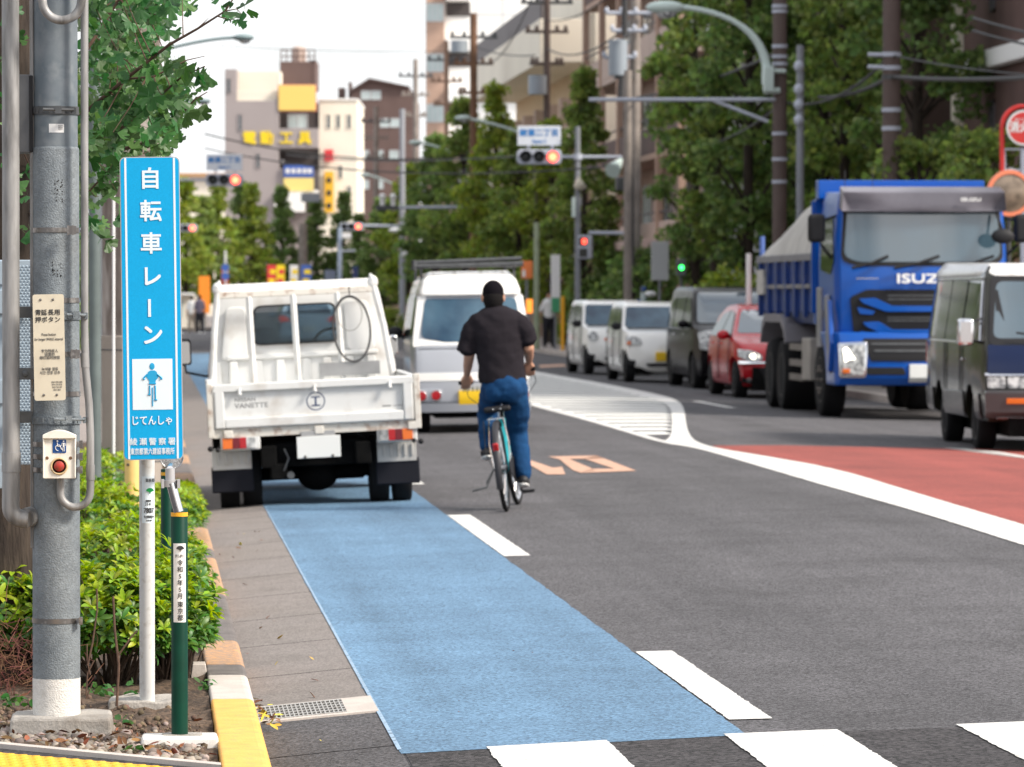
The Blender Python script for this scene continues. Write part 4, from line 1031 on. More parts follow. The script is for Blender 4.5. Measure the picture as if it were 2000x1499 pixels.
for c in clusters:
    for _ in range(rr.randint(2, 4)): P_.append(tuple(c + Vector((rr.gauss(0, .018), rr.gauss(0, .03), rr.gauss(0, .018)))))
n = len(P_); P_ = np.array(P_)
# blades hang outward and down: local y = along blade
z = rg.normal(size=(n, 3)) * .75 + np.array([.25, -.9, .55]); z /= np.linalg.norm(z, axis=1)[:, None]
y = rg.normal(size=(n, 3)) * .6 + np.array([.45, 0, -.55]); y -= (y * z).sum(1)[:, None] * z; y /= np.linalg.norm(y, axis=1)[:, None]
Rm = np.stack([np.cross(y, z), y, z], axis=2); sc = rg.uniform(.030, .066, n)
for k in range(5):
    idx = np.arange(n)[np.arange(n) % 5 == k]; scatter('leaves', GT[k][0], GT[k][1], P_[idx], Rm[idx], sc[idx], 'ginkgo', gk)
# ================================================================== VEHICLES
class Body:
    """car body in its own frame: front = +y, right = +x. outline in (y, z), half width as a function of z"""
    def __init__(s, outline, wz, bow=.06, bowr=None, taper=.06, taper_r=None, zb=.0):
        s.o = outline; s.wz = wz; s.y0 = min(p[0] for p in outline); s.y1 = max(p[0] for p in outline); s.yc = (s.y0 + s.y1) / 2; s.h = (s.y1 - s.y0) / 2
        s.bf = bow; s.br = bow if bowr is None else bowr; s.tf = taper; s.tr = taper if taper_r is None else taper_r
    def W(s, z): return float(np.interp(z, [p[0] for p in s.wz], [p[1] for p in s.wz]))
    def d(s, u, y, z):
        t = (y - s.yc) / s.h; e = max(0, (abs(t) - .55) / .45); e = min(1, e); e = e * e * (3 - 2 * e)
        front = t > 0; w = s.W(z) * (1 - (s.tf if front else s.tr) * e * e)
        yy = y - (s.bf if front else -s.br) * u * u * e
        return Vector((u * w, yy, z))
    def side(s, u, y, z, off):
        v = s.d(math.copysign(1, u), y, z); v.x += math.copysign(off, u); return v
    def end_y(s, z, front):
        """outermost y of the outline at height z"""
        best = None; n = len(s.o)
        for i in range(n):
            (ya, za), (yb, zb) = s.o[i], s.o[(i + 1) % n]
            if min(za, zb) <= z <= max(za, zb) and abs(za - zb) > 1e-6:
                y = ya + (yb - ya) * (z - za) / (zb - za)
                if best is None or (y > best if front else y < best): best = y
        return best if best is not None else (s.y1 if front else s.y0)
    def mesh(s, name, m, parent, bevel=.05, seg=3, split=None):
        bm = bmesh.new(); vs = [bm.verts.new((0, y, z)) for y, z in s.o]; bm.faces.new(vs)
        for z, w in s.wz: bmesh.ops.bisect_plane(bm, geom=bm.verts[:] + bm.edges[:] + bm.faces[:], plane_co=(0, 0, z), plane_no=(0, 0, 1), dist=1e-4)
        for k in (-.85, -.7, -.55, -.25, .25, .55, .7, .85):
            bmesh.ops.bisect_plane(bm, geom=bm.verts[:] + bm.edges[:] + bm.faces[:], plane_co=(0, s.yc + k * s.h, 0), plane_no=(0, 1, 0), dist=1e-4)
        bm.verts.index_update(); P0 = [(v.co.y, v.co.z) for v in bm.verts]; F0 = [[v.index for v in f.verts] for f in bm.faces]
        be = [[v.index for v in e.verts] for e in bm.edges if e.is_boundary]; bm.free()
        us = [-1, -.85, -.5, 0, .5, .85, 1]; b = MB(); k = len(P0); verts = []
        for u in us: verts += [s.d(u, y, z) for y, z in P0]
        n = len(us); fs = [f for f in F0] + [[i + (n - 1) * k for i in f] for f in F0]
        for j in range(n - 1):
            for a, c in be: fs.append([a + j * k, c + j * k, c + (j + 1) * k, a + (j + 1) * k])
        b.add(verts, fs); mi = 0
        # drop the unused inner copies
        o = b.build(name, m, parent)
        bm = bmesh.new(); bm.from_mesh(o.data); bmesh.ops.delete(bm, geom=[v for v in bm.verts if not v.link_faces], context='VERTS'); bmesh.ops.recalc_face_normals(bm, faces=bm.faces); bm.to_mesh(o.data); bm.free()
        md = o.modifiers.new('bevel', 'BEVEL'); md.width = bevel; md.segments = seg; md.limit_method = 'ANGLE'; md.angle_limit = R(34)
        return o
    def patch(s, b, poly, where, off=.006, th=.014, grid=.18):
        """slab following the skin; where = 'left' 'right' (poly in y,z) or 'front' 'rear' (poly in x,z)"""
        bm = bmesh.new(); vs = [bm.verts.new((p[0], 0, p[1])) for p in poly]; f = bm.faces.new(vs)
        xs = [p[0] for p in poly]; zs = [p[1] for p in poly]
        def slice_(co, no): bmesh.ops.bisect_plane(bm, geom=bm.verts[:] + bm.edges[:] + bm.faces[:], plane_co=co, plane_no=no, dist=1e-4)
        x = math.ceil(min(xs) / grid) * grid
        while x < max(xs): slice_((x, 0, 0), (1, 0, 0)); x += grid
        for z in {q[0] for q in s.wz} | {q[1] for q in s.o}:
            if min(zs) < z < max(zs): slice_((0, 0, z), (0, 0, 1))
        bm.verts.index_update()
        def pt(a, c, o):
            if where in ('left', 'right'): return s.side(-1 if where == 'left' else 1, a, c, o)
            fr = where == 'front'; y = s.end_y(c, fr); w = s.W(c); v = s.d(a / w, y, c)
            return Vector((a, v.y + (o if fr else -o), c))
        pts = [(v.co.x, v.co.z) for v in bm.verts]; F0 = [[v.index for v in f.verts] for f in bm.faces]; be = [[v.index for v in e.verts] for e in bm.edges if e.is_boundary]; bm.free()
        k = len(pts); V = [pt(a, c, off) for a, c in pts] + [pt(a, c, off - th) for a, c in pts]
        b.add(V, F0 + [[i + k for i in f[::-1]] for f in F0] + [[a, c, c + k, a + k] for a, c in be]); return b
def wheel(parent, x, y, r, w, side, rim_m='rim', rim_r=.62, spokes=5, dish=.0, name='wheel'):
    """side = -1 left, +1 right; outer face at x"""
    e = bpy.data.objects.new(name, None); link(e); e.parent = parent; e.location = (x - side * w / 2, y, r)
    b = MB(); h = w / 2
    b.lathe([(r * rim_r, -h), (r * .9, -h), (r * .97, -h * .85), (r, -h * .6), (r, h * .6), (r * .97, h * .85), (r * .9, h), (r * rim_r, h * .95)], (0, 0, 0), 'x', 32); b.build('tyre', 'tyre', e, smooth=True)
    b = MB(); s = side; R_ = r * rim_r
    b.lathe([(R_, -h * .9 * s), (R_, h * .96 * s), (R_ * .90, h * (.9 - dish) * s), (R_ * .85, h * (.55 - dish) * s), (0, h * (.4 - dish) * s)], (0, 0, 0), 'x', 28)
    b.lathe([(0, h * .85 * s), (R_ * .2, h * .8 * s), (R_ * .22, h * .3 * s)], (0, 0, 0), 'x', 14)
    for i in range(spokes):
        a = 2 * math.pi * i / spokes; m = Matrix.Rotation(a, 4, 'X'); b.box(min(h * .35 * s, h * .82 * s), max(h * .35 * s, h * .82 * s), R_ * .1, R_ * .9, -R_ * .13, R_ * .13, m)
    b.build('rim', rim_m, e, smooth=True)
    return e
def oval(cx_, cz, rx, rz, n=20): return [(cx_ + rx * math.cos(2 * math.pi * i / n), cz + rz * math.sin(2 * math.pi * i / n)) for i in range(n)]
def mirrorx(poly): return [(-x, z) for x, z in poly][::-1]
def car(name, label, cat, loc, rz, B, paint, spec, group='oncoming cars queuing in the far lane', scale=1.0, ry=0):
    t = thing(name, label, cat, loc, rz, group, ry=ry); t.scale = (scale,) * 3
    body = B.mesh('body', paint, t, spec.get('bevel', .06))
    r, w = spec['r'], spec.get('tw', .17)
    cs = []
    for y in spec['axles']:
        for s in (-1, 1):
            c = MB(); x0 = s * (B.W(r) + .2); x1 = s * (B.W(r) - .30); c.lathe([(r + .055, min(x0, x1)), (r + .055, max(x0, x1))], (0, y, r + .01), 'x', 28); cs.append(c)
    cut(body, cs); shade(body, 38)
    b = MB()
    yA, yB = B.y0 + .1, B.y1 - .1; wz = B.W(r) - .22
    b.box(-wz, wz, yA, yB, .17, .5); b.build('underbody', 'under', t)
    for y in spec['axles']:
        for s in (-1, 1): wheel(t, s * (B.W(r) - .015), y, r, w, s, spec.get('rim', 'rim'), spec.get('rim_r', .62), spec.get('spokes', 5))
    for nm, m, wh, polys in spec['patches']:
        for poly in polys:
            wl = wh if isinstance(wh, (list, tuple)) else [wh]
            for w_ in wl:
                off = .006
                if m in ('lens_clear', 'lens_red', 'lens_amber', 'head_on'): off = .012
                if nm == 'number_plate': off = .03
                if nm in ('bumper',): off = .05
                b = MB(); B.patch(b, poly, w_, spec.get('off', {}).get(nm, off), off + .02 if nm != 'bumper' else .08); o = b.build(nm, m, t, bevel=.004 if nm != 'window' else 0); shade(o, 40)
    for s in (-1, 1) if spec.get('mirror') else ():
        y, z, dx, m = spec['mirror']; b = MB(); x = s * (B.W(z) + dx)
        b.ball((x, y, z), .10, .055, .075, 14, 8); b.tube([(x - s * .08, y - .02, z - .04), (s * (B.W(z) - .02), y - .03, z - .08)], .022, 8); b.build('door_mirror', m, t, smooth=True)
    for nm, m, mb in spec.get('extra', []): o = mb.build(nm, m, t, bevel=.004); shade(o, 40)
    return t
PI = math.pi
def wz_car(w, h, belt, roof_w): return [(.15, w * .90), (.30, w * .98), (.55, w), (belt, w * .97), (h - .08, roof_w), (h, roof_w * .93)]

# ---- two white kei cars --------------------------------------------
def kei_spec(h=1.48, L=3.4, round_=False):
    w = .72
    o = [(-1.66, .22), (1.62, .20), (1.69, .30), (1.70, .55), (1.66, .80), (1.56, .92), (.98, 1.0), (.50, h - .07), (.20, h), (-1.2, h - .01), (-1.52, h - .10), (-1.66, .95), (-1.70, .6), (-1.70, .35)]
    B = Body(o, wz_car(w, h, .95, .60), .16, .08, .10)
    zb, zt = 1.0, h - .12
    side = [rpoly([(.86, zb + .02), (.46, zt - .01), (-.10, zt + .02), (-.10, zb)], .05), rpoly([(-.18, zb), (-.18, zt + .02), (-1.0, zt), (-1.0, zb + .01)], .05), rpoly([(-1.08, zb + .02), (-1.08, zt), (-1.40, zt - .02), (-1.50, zb + .05)], .05)]
    ws = rpoly([(-.64, 1.01), (.64, 1.01), (.56, h - .09), (-.56, h - .09)], .06)
    head = rpoly([(.40, .70), (.68, .68), (.69, .86), (.44, .84)], .04)
    P_ = [('side_window', 'glass_dark', ('left', 'right'), side), ('windscreen', 'glass', 'front', [ws]), ('rear_window', 'glass_dark', 'rear', [rpoly([(-.54, 1.0), (.54, 1.0), (.5, h - .16), (-.5, h - .16)], .05)]),
          ('headlight', 'lens_clear', 'front', [head, mirrorx(head)]), ('number_plate', 'plate_yellow', 'front', [rect(-.165, .165, .40, .565)]), ('grille', 'black', 'front', [rpoly([(-.30, .30), (.30, .30), (.34, .36), (-.34, .36)], .02)]),
          ('indicator', 'lens_amber', 'front', [rect(.60, .67, .70, .76, .01), mirrorx(rect(.60, .67, .70, .76, .01))]), ('fog_lamp', 'black', 'front', [rect(.52, .66, .33, .42, .02), mirrorx(rect(.52, .66, .33, .42, .02))]),
          ('door_seam', 'black', ('left', 'right'), [rect(-.145, -.135, .3, 1.0), rect(.90, .91, .35, .95), rect(-1.04, -1.03, .5, 1.0)]), ('door_handle', 'plain_white', ('left', 'right'), [rect(-.12 + .16, .20, .84, .87, .01), rect(-.98, -.84, .84, .87, .01)]),
          ('cowl', 'black', 'front', [rect(-.60, .60, .975, 1.005, .005)])]
    return B, dict(r=.275, axles=(-1.17, 1.25), patches=P_, mirror=(.78, 1.03, .09, 'black'), bevel=.07, off={'indicator': .016}, spokes=9)
WHITE = mat('kei_white_paint', (.92, .91, .87), .25, coat=.6)
M['kw'] = WHITE
B, sp_ = kei_spec(1.48)
car('kei_car', 'white kei car with a yellow number plate, beside the black people carrier', 'car', (9.38, 80.3, zr(9.3)), PI + R(1), B, 'kw', sp_)
B, sp_ = kei_spec(1.50)
head = oval(.55, .78, .10, .10); sp_['patches'] = [p for p in sp_['patches'] if p[0] not in ('headlight', 'number_plate', 'indicator')] + [('headlight', 'lens_clear', 'front', [head, mirrorx(head)]), ('indicator', 'lens_amber', 'front', [oval(.30, .72, .04, .03), oval(-.30, .72, .04, .03)]), ('badge_plate', 'chrome', 'front', [rect(-.12, .12, .42, .56, .02)])]
car('kei_car', 'white kei car at the far end of the queue with round lamps', 'car', (9.42, 88.2, zr(9.3)), PI + R(2.2), B, 'kw', sp_)
# ---- black people carrier -------------------------------------------
M['black_paint'] = mat('black_paint', (.005, .004, .005), .25, spec=.15)
M['red_car'] = mat('red_paint_car', (.46, .006, .014), .25, spec=.4, coat=.2)
o = [(-2.25, .25), (2.12, .22), (2.26, .34), (2.30, .62), (2.26, .90), (2.10, 1.05), (1.45, 1.16), (.78, 1.72), (.45, 1.82), (-1.5, 1.83), (-2.05, 1.72), (-2.27, 1.1), (-2.30, .6)]
B = Body(o, wz_car(.845, 1.83, 1.1, .70), .22, .08, .09)
zb, zt = 1.10, 1.62
head = rpoly([(.36, .82), (.52, .70), (.79, .72), (.81, 1.02), (.60, 1.07), (.40, .98)], .03)
head2 = rpoly([(.10, .86), (.38, .84), (.40, .96), (.12, .98)], .03)
spx = dict(r=.32, tw=.21, axles=(-1.35, 1.40), bevel=.08, mirror=(.95, 1.16, .11, 'black_paint'), spokes=10, patches=[
    ('side_window', 'glass_dark', ('left', 'right'), [rpoly([(1.30, zb + .04), (.72, zt), (.30, zt + .03), (.30, zb)], .05), rpoly([(.20, zb), (.20, zt + .03), (-.85, zt + .02), (-.85, zb)], .05), rpoly([(-.95, zb), (-.95, zt + .02), (-1.95, zt - .03), (-2.05, zb + .04)], .05)]),
    ('windscreen', 'glass_bright', 'front', [rpoly([(-.74, 1.18), (.74, 1.18), (.64, 1.73), (-.64, 1.73)], .08)]),
    ('headlight', 'lens_clear', 'front', [head, mirrorx(head)]), ('chrome_bar', 'chrome', 'front', [rpoly([(-.4, .86), (.4, .86), (.4, .97), (-.4, .97)], .02)]),
    ('grille', 'black', 'front', [rpoly([(-.40, .50), (.40, .50), (.46, .84), (-.46, .84)], .04)]), ('grille_bar', 'chrome', 'front', [rect(-.42, .42, .70, .73), rect(-.42, .42, .60, .63)]),
    ('number_plate', 'plate_white', 'front', [rect(-.165, .165, .40, .565)]), ('lower_grille', 'black', 'front', [rpoly([(-.7, .26), (.7, .26), (.6, .40), (-.6, .40)], .03)]),
    ('rear_window', 'glass_dark', 'rear', [rpoly([(-.62, 1.15), (.62, 1.15), (.55, 1.6), (-.55, 1.6)], .05)]), ('door_handle', 'chrome', ('left', 'right'), [rect(.35, .52, .96, .99, .01), rect(-.82, -.66, .96, .99, .01)]),
    ('side_trim', 'chrome', ('left', 'right'), [rect(-2.0, 1.2, 1.075, 1.09)])])
mp = car('people_carrier', 'black people carrier with pale bonnet highlights between the white kei car and the red hatchback', 'car', (10.10, 75.45, zr(10.1)), PI + R(1.5), B, 'black_paint', spx, scale=.965)
b = MB(); B.patch(b, rpoly([(-.68, 1.06), (.68, 1.06), (.66, 1.16), (-.66, 1.16)], .03), 'front', .012, .02); b.build('bonnet_edge', 'black_paint', mp)
# ---- red hatchback ---------------------------------------------------
o = [(-1.95, .24), (1.86, .20), (1.98, .32), (2.02, .55), (1.96, .74), (1.75, .86), (1.05, .98), (.30, 1.40), (-.10, 1.47), (-.9, 1.44), (-1.65, 1.22), (-1.95, .98), (-2.0, .6)]
B = Body(o, wz_car(.83, 1.47, .92, .58), .26, .12, .12)
head = rpoly([(.44, .62), (.60, .58), (.80, .66), (.80, .78), (.60, .76), (.46, .70)], .025)
rc_ = car('hatchback', 'red hatchback with one lit headlamp beside the dump truck', 'car', (9.90, 68.45, zr(9.9)), PI + R(.8), B, 'red_car', dict(r=.30, tw=.19, axles=(-1.22, 1.28), bevel=.08, mirror=(.72, .99, .11, 'red_car'), patches=[
    ('side_window', 'glass_dark', ('left', 'right'), [rpoly([(.98, .96), (.24, 1.33), (-.15, 1.37), (-.15, .96)], .04), rpoly([(-.22, .96), (-.22, 1.37), (-.85, 1.33), (-1.20, 1.15), (-1.25, .98)], .04)]),
    ('windscreen', 'glass_bright', 'front', [rpoly([(-.70, 1.02), (.70, 1.02), (.54, 1.38), (-.54, 1.38)], .06)]),
    ('headlight', 'lens_clear', 'front', [head, mirrorx(head)]), ('lit_lamp', 'head_on', 'front', [oval(-.56, .67, .075, .05), oval(.56, .67, .075, .05)]), ('headlight_lower_trim', 'chrome', 'front', [rpoly([(-.80, .55), (-.40, .56), (-.40, .585), (-.80, .60)], .01), rpoly([(.40, .56), (.80, .55), (.80, .60), (.40, .585)], .01)]),
    ('grille', 'black', 'front', [rpoly([(-.42, .24), (.42, .24), (.50, .50), (-.50, .50)], .04)]), ('fog_trim', 'black', 'front', [rpoly([(.55, .24), (.74, .26), (.74, .36)], .02), mirrorx(rpoly([(.55, .24), (.74, .26), (.74, .36)], .02))]), ('fog_lamp', 'lens_clear', 'front', [oval(-.64, .30, .035, .035), oval(.64, .30, .035, .035)]),
    ('number_plate', 'plate_white', 'front', [rect(-.165, .165, .36, .52)]), ('door_handle', 'red_car', ('left', 'right'), [rect(-.08, .08, .84, .87, .01), rect(-1.0, -.86, .84, .87, .01)]), ('door_seam', 'black', ('left', 'right'), [rect(-.19, -.18, .3, .95), rect(.92, .93, .35, .9)])]))

# ---- navy and brown van, cut by the right edge -----------------------
M['navy'] = mat('navy_paint', (.008, .016, .055), .2, spec=.4)
M['van_grey'] = mat('van_lower_grey', (.060, .056, .058), .25, spec=.5, coat=.3)
M['van_side'] = mat('van_side_olive', (.014, .014, .009), .15, spec=.4, coat=.12)
M['van_roof'] = mat('van_roof_white', (.70, .69, .67), .3, coat=.4, dirt=(.3, .28, .25), dscale=8, damt=.4)
o = [(-2.28, .34), (2.20, .32), (2.34, .42), (2.35, .62), (2.28, .98), (2.20, 1.10), (1.66, 1.78), (1.48, 1.90), (-2.05, 1.93), (-2.25, 1.80), (-2.30, 1.1), (-2.32, .6)]
B = Body(o, [(.2, .76), (.40, .83), (.62, .845), (1.10, .84), (1.82, .73), (1.93, .66)], .10, .05, .04)
van = car('passenger_van', 'dark navy and olive van with pale roof, cut by the right edge of the photo', 'van', (9.36, 45.50, zr(9.4)), PI + R(-2.7), B, 'van_side', dict(r=.31, tw=.19, axles=(-1.05, 1.28), bevel=.06, spokes=6, rim_r=.6, off={'windscreen': .010, 'bonnet_panel': .006, 'roof_band': .01}, patches=[
    ('side_window', 'glass_dark', ('left', 'right'), [rpoly([(-2.15, 1.16), (-2.10, 1.75), (-.55, 1.76), (-.55, 1.14)], .05), rpoly([(-.50, 1.14), (-.50, 1.76), (.62, 1.75), (.62, 1.13)], .05), rpoly([(.72, 1.12), (.72, 1.74), (1.50, 1.72), (1.92, 1.22), (1.94, 1.12)], .05)]),
    ('window_trim', 'chrome', ('left', 'right'), [rect(-2.2, .68, 1.10, 1.125), rect(-2.2, 1.55, 1.765, 1.785)]), ('waist_stripe', 'van_grey', ('left', 'right'), [rect(-2.25, -1.46, .34, .60, .02), rect(-.64, .87, .34, .60, .02), rect(1.69, 1.98, .34, .60, .02)]),
    ('pillar_trim', 'chrome', ('left', 'right'), [rpoly([(1.96, 1.10), (2.00, 1.12), (1.62, 1.74), (1.56, 1.74)], .01)]),
    ('bonnet_panel', 'navy', 'front', [rpoly([(-.80, .80), (.80, .80), (.78, 1.10), (-.78, 1.10)], .03)]), ('windscreen_surround', 'black', 'front', [rpoly([(-.77, 1.09), (.77, 1.09), (.68, 1.80), (-.68, 1.80)], .07)]), ('windscreen', 'glass_bright', 'front', [rpoly([(-.72, 1.16), (.72, 1.16), (.63, 1.74), (-.63, 1.74)], .08)]),
    ('chrome_strip', 'chrome', 'front', [rect(-.82, .82, .785, .815, .01)]), ('headlight', 'lens_clear', 'front', [rect(.36, .60, .66, .775, .02), rect(.62, .80, .66, .775, .02), mirrorx(rect(.36, .60, .66, .775, .02)), mirrorx(rect(.62, .80, .66, .775, .02))]),
    ('grille', 'black', 'front', [rect(-.34, .34, .66, .775, .02)]), ('bumper', 'van_grey', 'front', [rpoly([(-.82, .36), (.82, .36), (.83, .64), (-.83, .64)], .04)]), ('indicator', 'lens_amber', 'front', [rect(.40, .62, .505, .56, .01), mirrorx(rect(.40, .62, .505, .56, .01))]),
    ('lower_lip', 'chrome', 'front', [rect(-.7, .7, .345, .365, .005)]), ('number_plate', 'plate_white', 'front', [rect(-.165, .165, .40, .565)]), ('tail_lamp', 'lens_red', ('left', 'right'), [rect(-2.29, -2.20, .85, 1.08, .01)]), ('door_handle', 'chrome', ('left', 'right'), [rect(.74, .88, .92, .95, .01)]),
    ('door_seam', 'black', ('left', 'right'), [rect(.665, .675, .35, 1.12), rect(-.53, -.52, .35, 1.12)])], ), group=None)
for o_ in list(van.children):
    if o_.name.startswith('indicator') or o_.name.startswith('lower_lip') or o_.name.startswith('number_plate'): o_.location.y = .055
b = MB(); zb_ = 1.80
pr = [(-2.20, 1.79), (1.62, 1.79), (1.50, 1.905), (-2.04, 1.935), (-2.19, 1.86)]
vs = []
roofB = Body([(-2.30, 1.79), (1.70, 1.79), (1.66, 1.83), (1.52, 1.925), (-2.04, 1.955), (-2.24, 1.88)], [(1.79, .755), (1.86, .735), (1.955, .66)], .10, .05, .04)
o_ = roofB.mesh('roof', 'van_roof', van, .03); bake(o_); shade(o_)
for s in (-1, 1):
    b = MB(); x = s * .99; b.box(x - .085, x + .085, 1.98, 2.06, 1.09, 1.36); b.build('door_mirror', 'chrome', van, bevel=.03, seg=3, smooth=True)
    b = MB(); b.tube([(s * .93, 2.0, 1.15), (s * .82, 1.95, 1.12)], .015, 8); b.tube([(s * .93, 2.0, 1.32), (s * .80, 1.85, 1.36)], .012, 8); b.build('mirror_arm', 'black', van)
b = MB(); b.tube([(-.75, 2.30, 1.14), (-.2, 2.20, 1.20), (.25, 2.16, 1.25)], .012, 6); b.tube([(-.1, 2.30, 1.14), (.5, 2.20, 1.22)], .012, 6); b.build('wiper', 'black', van)

# ---- silver microvan (rear view) -------------------------------------
M['silver'] = mat('silver_paint', (.42, .44, .48), .34, metal=.05, coat=.5)
o = [(-1.62, .24), (1.5, .22), (1.62, .40), (1.62, .80), (1.50, .95), (1.15, 1.60), (.95, 1.76), (-1.20, 1.80), (-1.44, 1.70), (-1.58, 1.05), (-1.64, .90), (-1.66, .40)]
B = Body(o, [(.2, .62), (.36, .66), (.60, .675), (1.0, .67), (1.62, .575), (1.80, .47)], .08, .06, .05)
rwin = rpoly([(-.57, 1.08), (-.30, 1.03), (.30, 1.03), (.57, 1.08), (.52, 1.52), (-.52, 1.52)], [.07, .0, .0, .07, .07, .07])
spv = dict(r=.265, tw=.155, axles=(-1.05, 1.20), bevel=.06, mirror=(.95, 1.12, .12, 'black'), off={'tail_lamp': .02, 'bumper': .03, 'rear_window': .008, 'white_band': .004, 'lamp_ring': .014}, patches=[
    ('rear_window', 'glass', 'rear', [rwin]), ('white_upper', 'kw', 'rear', []), ('window_surround', 'kw', 'rear', []),
    ('side_window', 'glass_dark', ('left', 'right'), [rpoly([(-1.40, 1.10), (-1.34, 1.55), (-.45, 1.58), (-.45, 1.08)], .04), rpoly([(-.38, 1.08), (-.38, 1.58), (.30, 1.57), (.30, 1.07)], .04), rpoly([(.36, 1.07), (.36, 1.57), (.92, 1.52), (1.22, 1.10)], .04)]),
    ('windscreen', 'glass', 'front', [rpoly([(-.6, 1.0), (.6, 1.0), (.5, 1.55), (-.5, 1.55)], .05)]),
    ('high_brake_lamp', 'lens_red', 'rear', [rect(-.15, .15, 1.60, 1.625, .005)]), ('white_band', 'kw', 'rear', [rect(-.645, .645, .59, .68, .01)]),
    ('lamp_panel', 'silver', 'rear', [rect(.34, .65, .36, .50, .03), mirrorx(rect(.34, .65, .36, .50, .03))]), ('lamp_ring', 'chrome', 'rear', [oval(.58, .425, .068, .068), oval(.415, .43, .065, .065), oval(-.58, .425, .068, .068), oval(-.415, .43, .065, .065)]),
    ('tail_lamp', 'lens_red', 'rear', [oval(.58, .425, .055, .055), oval(.415, .43, .053, .053), oval(-.58, .425, .055, .055), oval(-.415, .43, .053, .053)]),
    ('number_plate', 'plate_yellow', 'rear', [rect(-.16, .16, .32, .48)]), ('bumper', 'silver', 'rear', [rpoly([(-.655, .235), (.655, .235), (.665, .34), (-.665, .34)], .03)]), ('bumper_top', 'chrome', 'rear', []), ('gate_seam', 'black', 'rear', [rect(-.60, .60, .955, .962), rect(-.66, .66, .345, .352)])])
mv = car('microvan', 'silver and white microvan seen from behind with round tail lamps and a roof rack', 'van', (3.72, 50.55, zr(3.7)), R(-1.2), B, 'silver', spv, group=None, ry=R(-1.0))
for s, ax in ():
    pass
# white upper shell of the microvan
ub_ = Body([(-1.53, 1.55), (1.19, 1.55), (1.12, 1.66), (.95, 1.785), (-1.20, 1.825), (-1.46, 1.72)], [(1.55, .60), (1.62, .590), (1.72, .55), (1.825, .46)], .08, .06, .05)
o_ = ub_.mesh('roof', 'kw', mv, .05); bake(o_); shade(o_)
for s in (-1, 1):
    b = MB(); B.patch(b, rpoly([(s * .50, 1.55), (s * .595, 1.55), (s * .655, 1.10), (s * .66, .98), (s * .585, .99), (s * .60, 1.08)][::s], .01), 'rear', .004, .02)
    b.build('rear_pillar', 'kw', mv)
B_ = MB(); B.patch(B_, [(-.60, .995), (.60, .995), (.585, 1.07), (.3, 1.025), (-.3, 1.025), (-.585, 1.07)], 'rear', .003, .02); B_.build('window_sill', 'kw', mv)
b = MB(); 
pt_ = MB()
for i, x in enumerate((-.10, -.05, .0, .05, .10)): pt_.box(x - .008, x + .008, B.end_y(.5, False) - .034, B.end_y(.5, False) - .031, .47, .52)
pt_.build('plate_digits', mat('plate_ink', (.03, .06, .02), .6), mv)
rk = MB()
for y in (-1.15, -.4, .35, .8): rk.box(-.56, .56, y - .02, y + .02, 1.875, 1.90)
for s in (-1, 1): rk.box(s * .55 - .02, s * .55 + .02, -1.25, .9, 1.86, 1.885); [rk.box(s * .53 - .015, s * .53 + .015, y - .03, y + .03, 1.70, 1.88) for y in (-1.0, .6)]
rk.tube([(-.60, -1.30, 1.93), (.60, -1.30, 1.96)], .022, 8); rk.tube([(-.62, -1.30, 1.89), (.62, -1.30, 1.90)], .03, 8)
for x in (-.4, -.15, .15, .4): rk.tube([(x, -1.3, 1.91), (x, .9, 1.91)], .014, 6)
rk.tube([(-.62, -1.3, 1.85), (-.62, -1.3, 1.96)], .03, 8)
rk.build('roof_rack', 'dark_steel', mv)
b = MB(); b.box(-.5, .5, -1.60, -1.4, .22, .38); b.ball((.1, -1.3, .30), .14, .2, .09); b.build('rear_axle', 'under', mv)

# ---- white car beyond the truck, seen through its windows --------------
o = [(-1.95, .28), (1.9, .25), (2.0, .5), (1.9, .75), (1.1, .95), (.3, 1.42), (-.6, 1.47), (-1.5, 1.30), (-1.90, 1.02), (-1.98, .80), (-2.0, .4)]
B = Body(o, wz_car(.84, 1.47, .95, .60), .2, .10, .08)
tl_ = rpoly([(.48, .86), (.78, .82), (.80, .98), (.66, 1.0)], .02)
M['pale_blue'] = mat('pale_blue_paint', (.50, .60, .70), .2, coat=.8)
car('hatchback', 'pale blue hatchback with lit tail lamps seen through the rear window of the white truck', 'car', (4.40, 119.5, zr(4.4)), R(0), B, 'pale_blue', dict(r=.30, axles=(-1.25, 1.3), bevel=.07, mirror=(.7, 1.0, .1, 'pale_blue'), patches=[
    ('rear_window', 'glass', 'rear', [rpoly([(-.62, 1.04), (.62, 1.04), (.52, 1.33), (-.52, 1.33)], .05)]), ('tail_lamp', mat('brake_lit', (.7, .02, .02), .3, emit=(1, .08, .05), estr=1.2), 'rear', [tl_, mirrorx(tl_)]), ('number_plate', 'plate_white', 'rear', [rect(-.165, .165, .56, .72)]), ('bumper', 'pale_blue', 'rear', [rect(-.8, .8, .34, .52, .03)]),
    ('side_window', 'glass_dark', ('left', 'right'), [rpoly([(.9, 1.0), (.24, 1.33), (-1.2, 1.3), (-1.4, 1.02)], .04)])]), group=None)
M_bl = M.setdefault('brake_lit', MATS['brake_lit'])

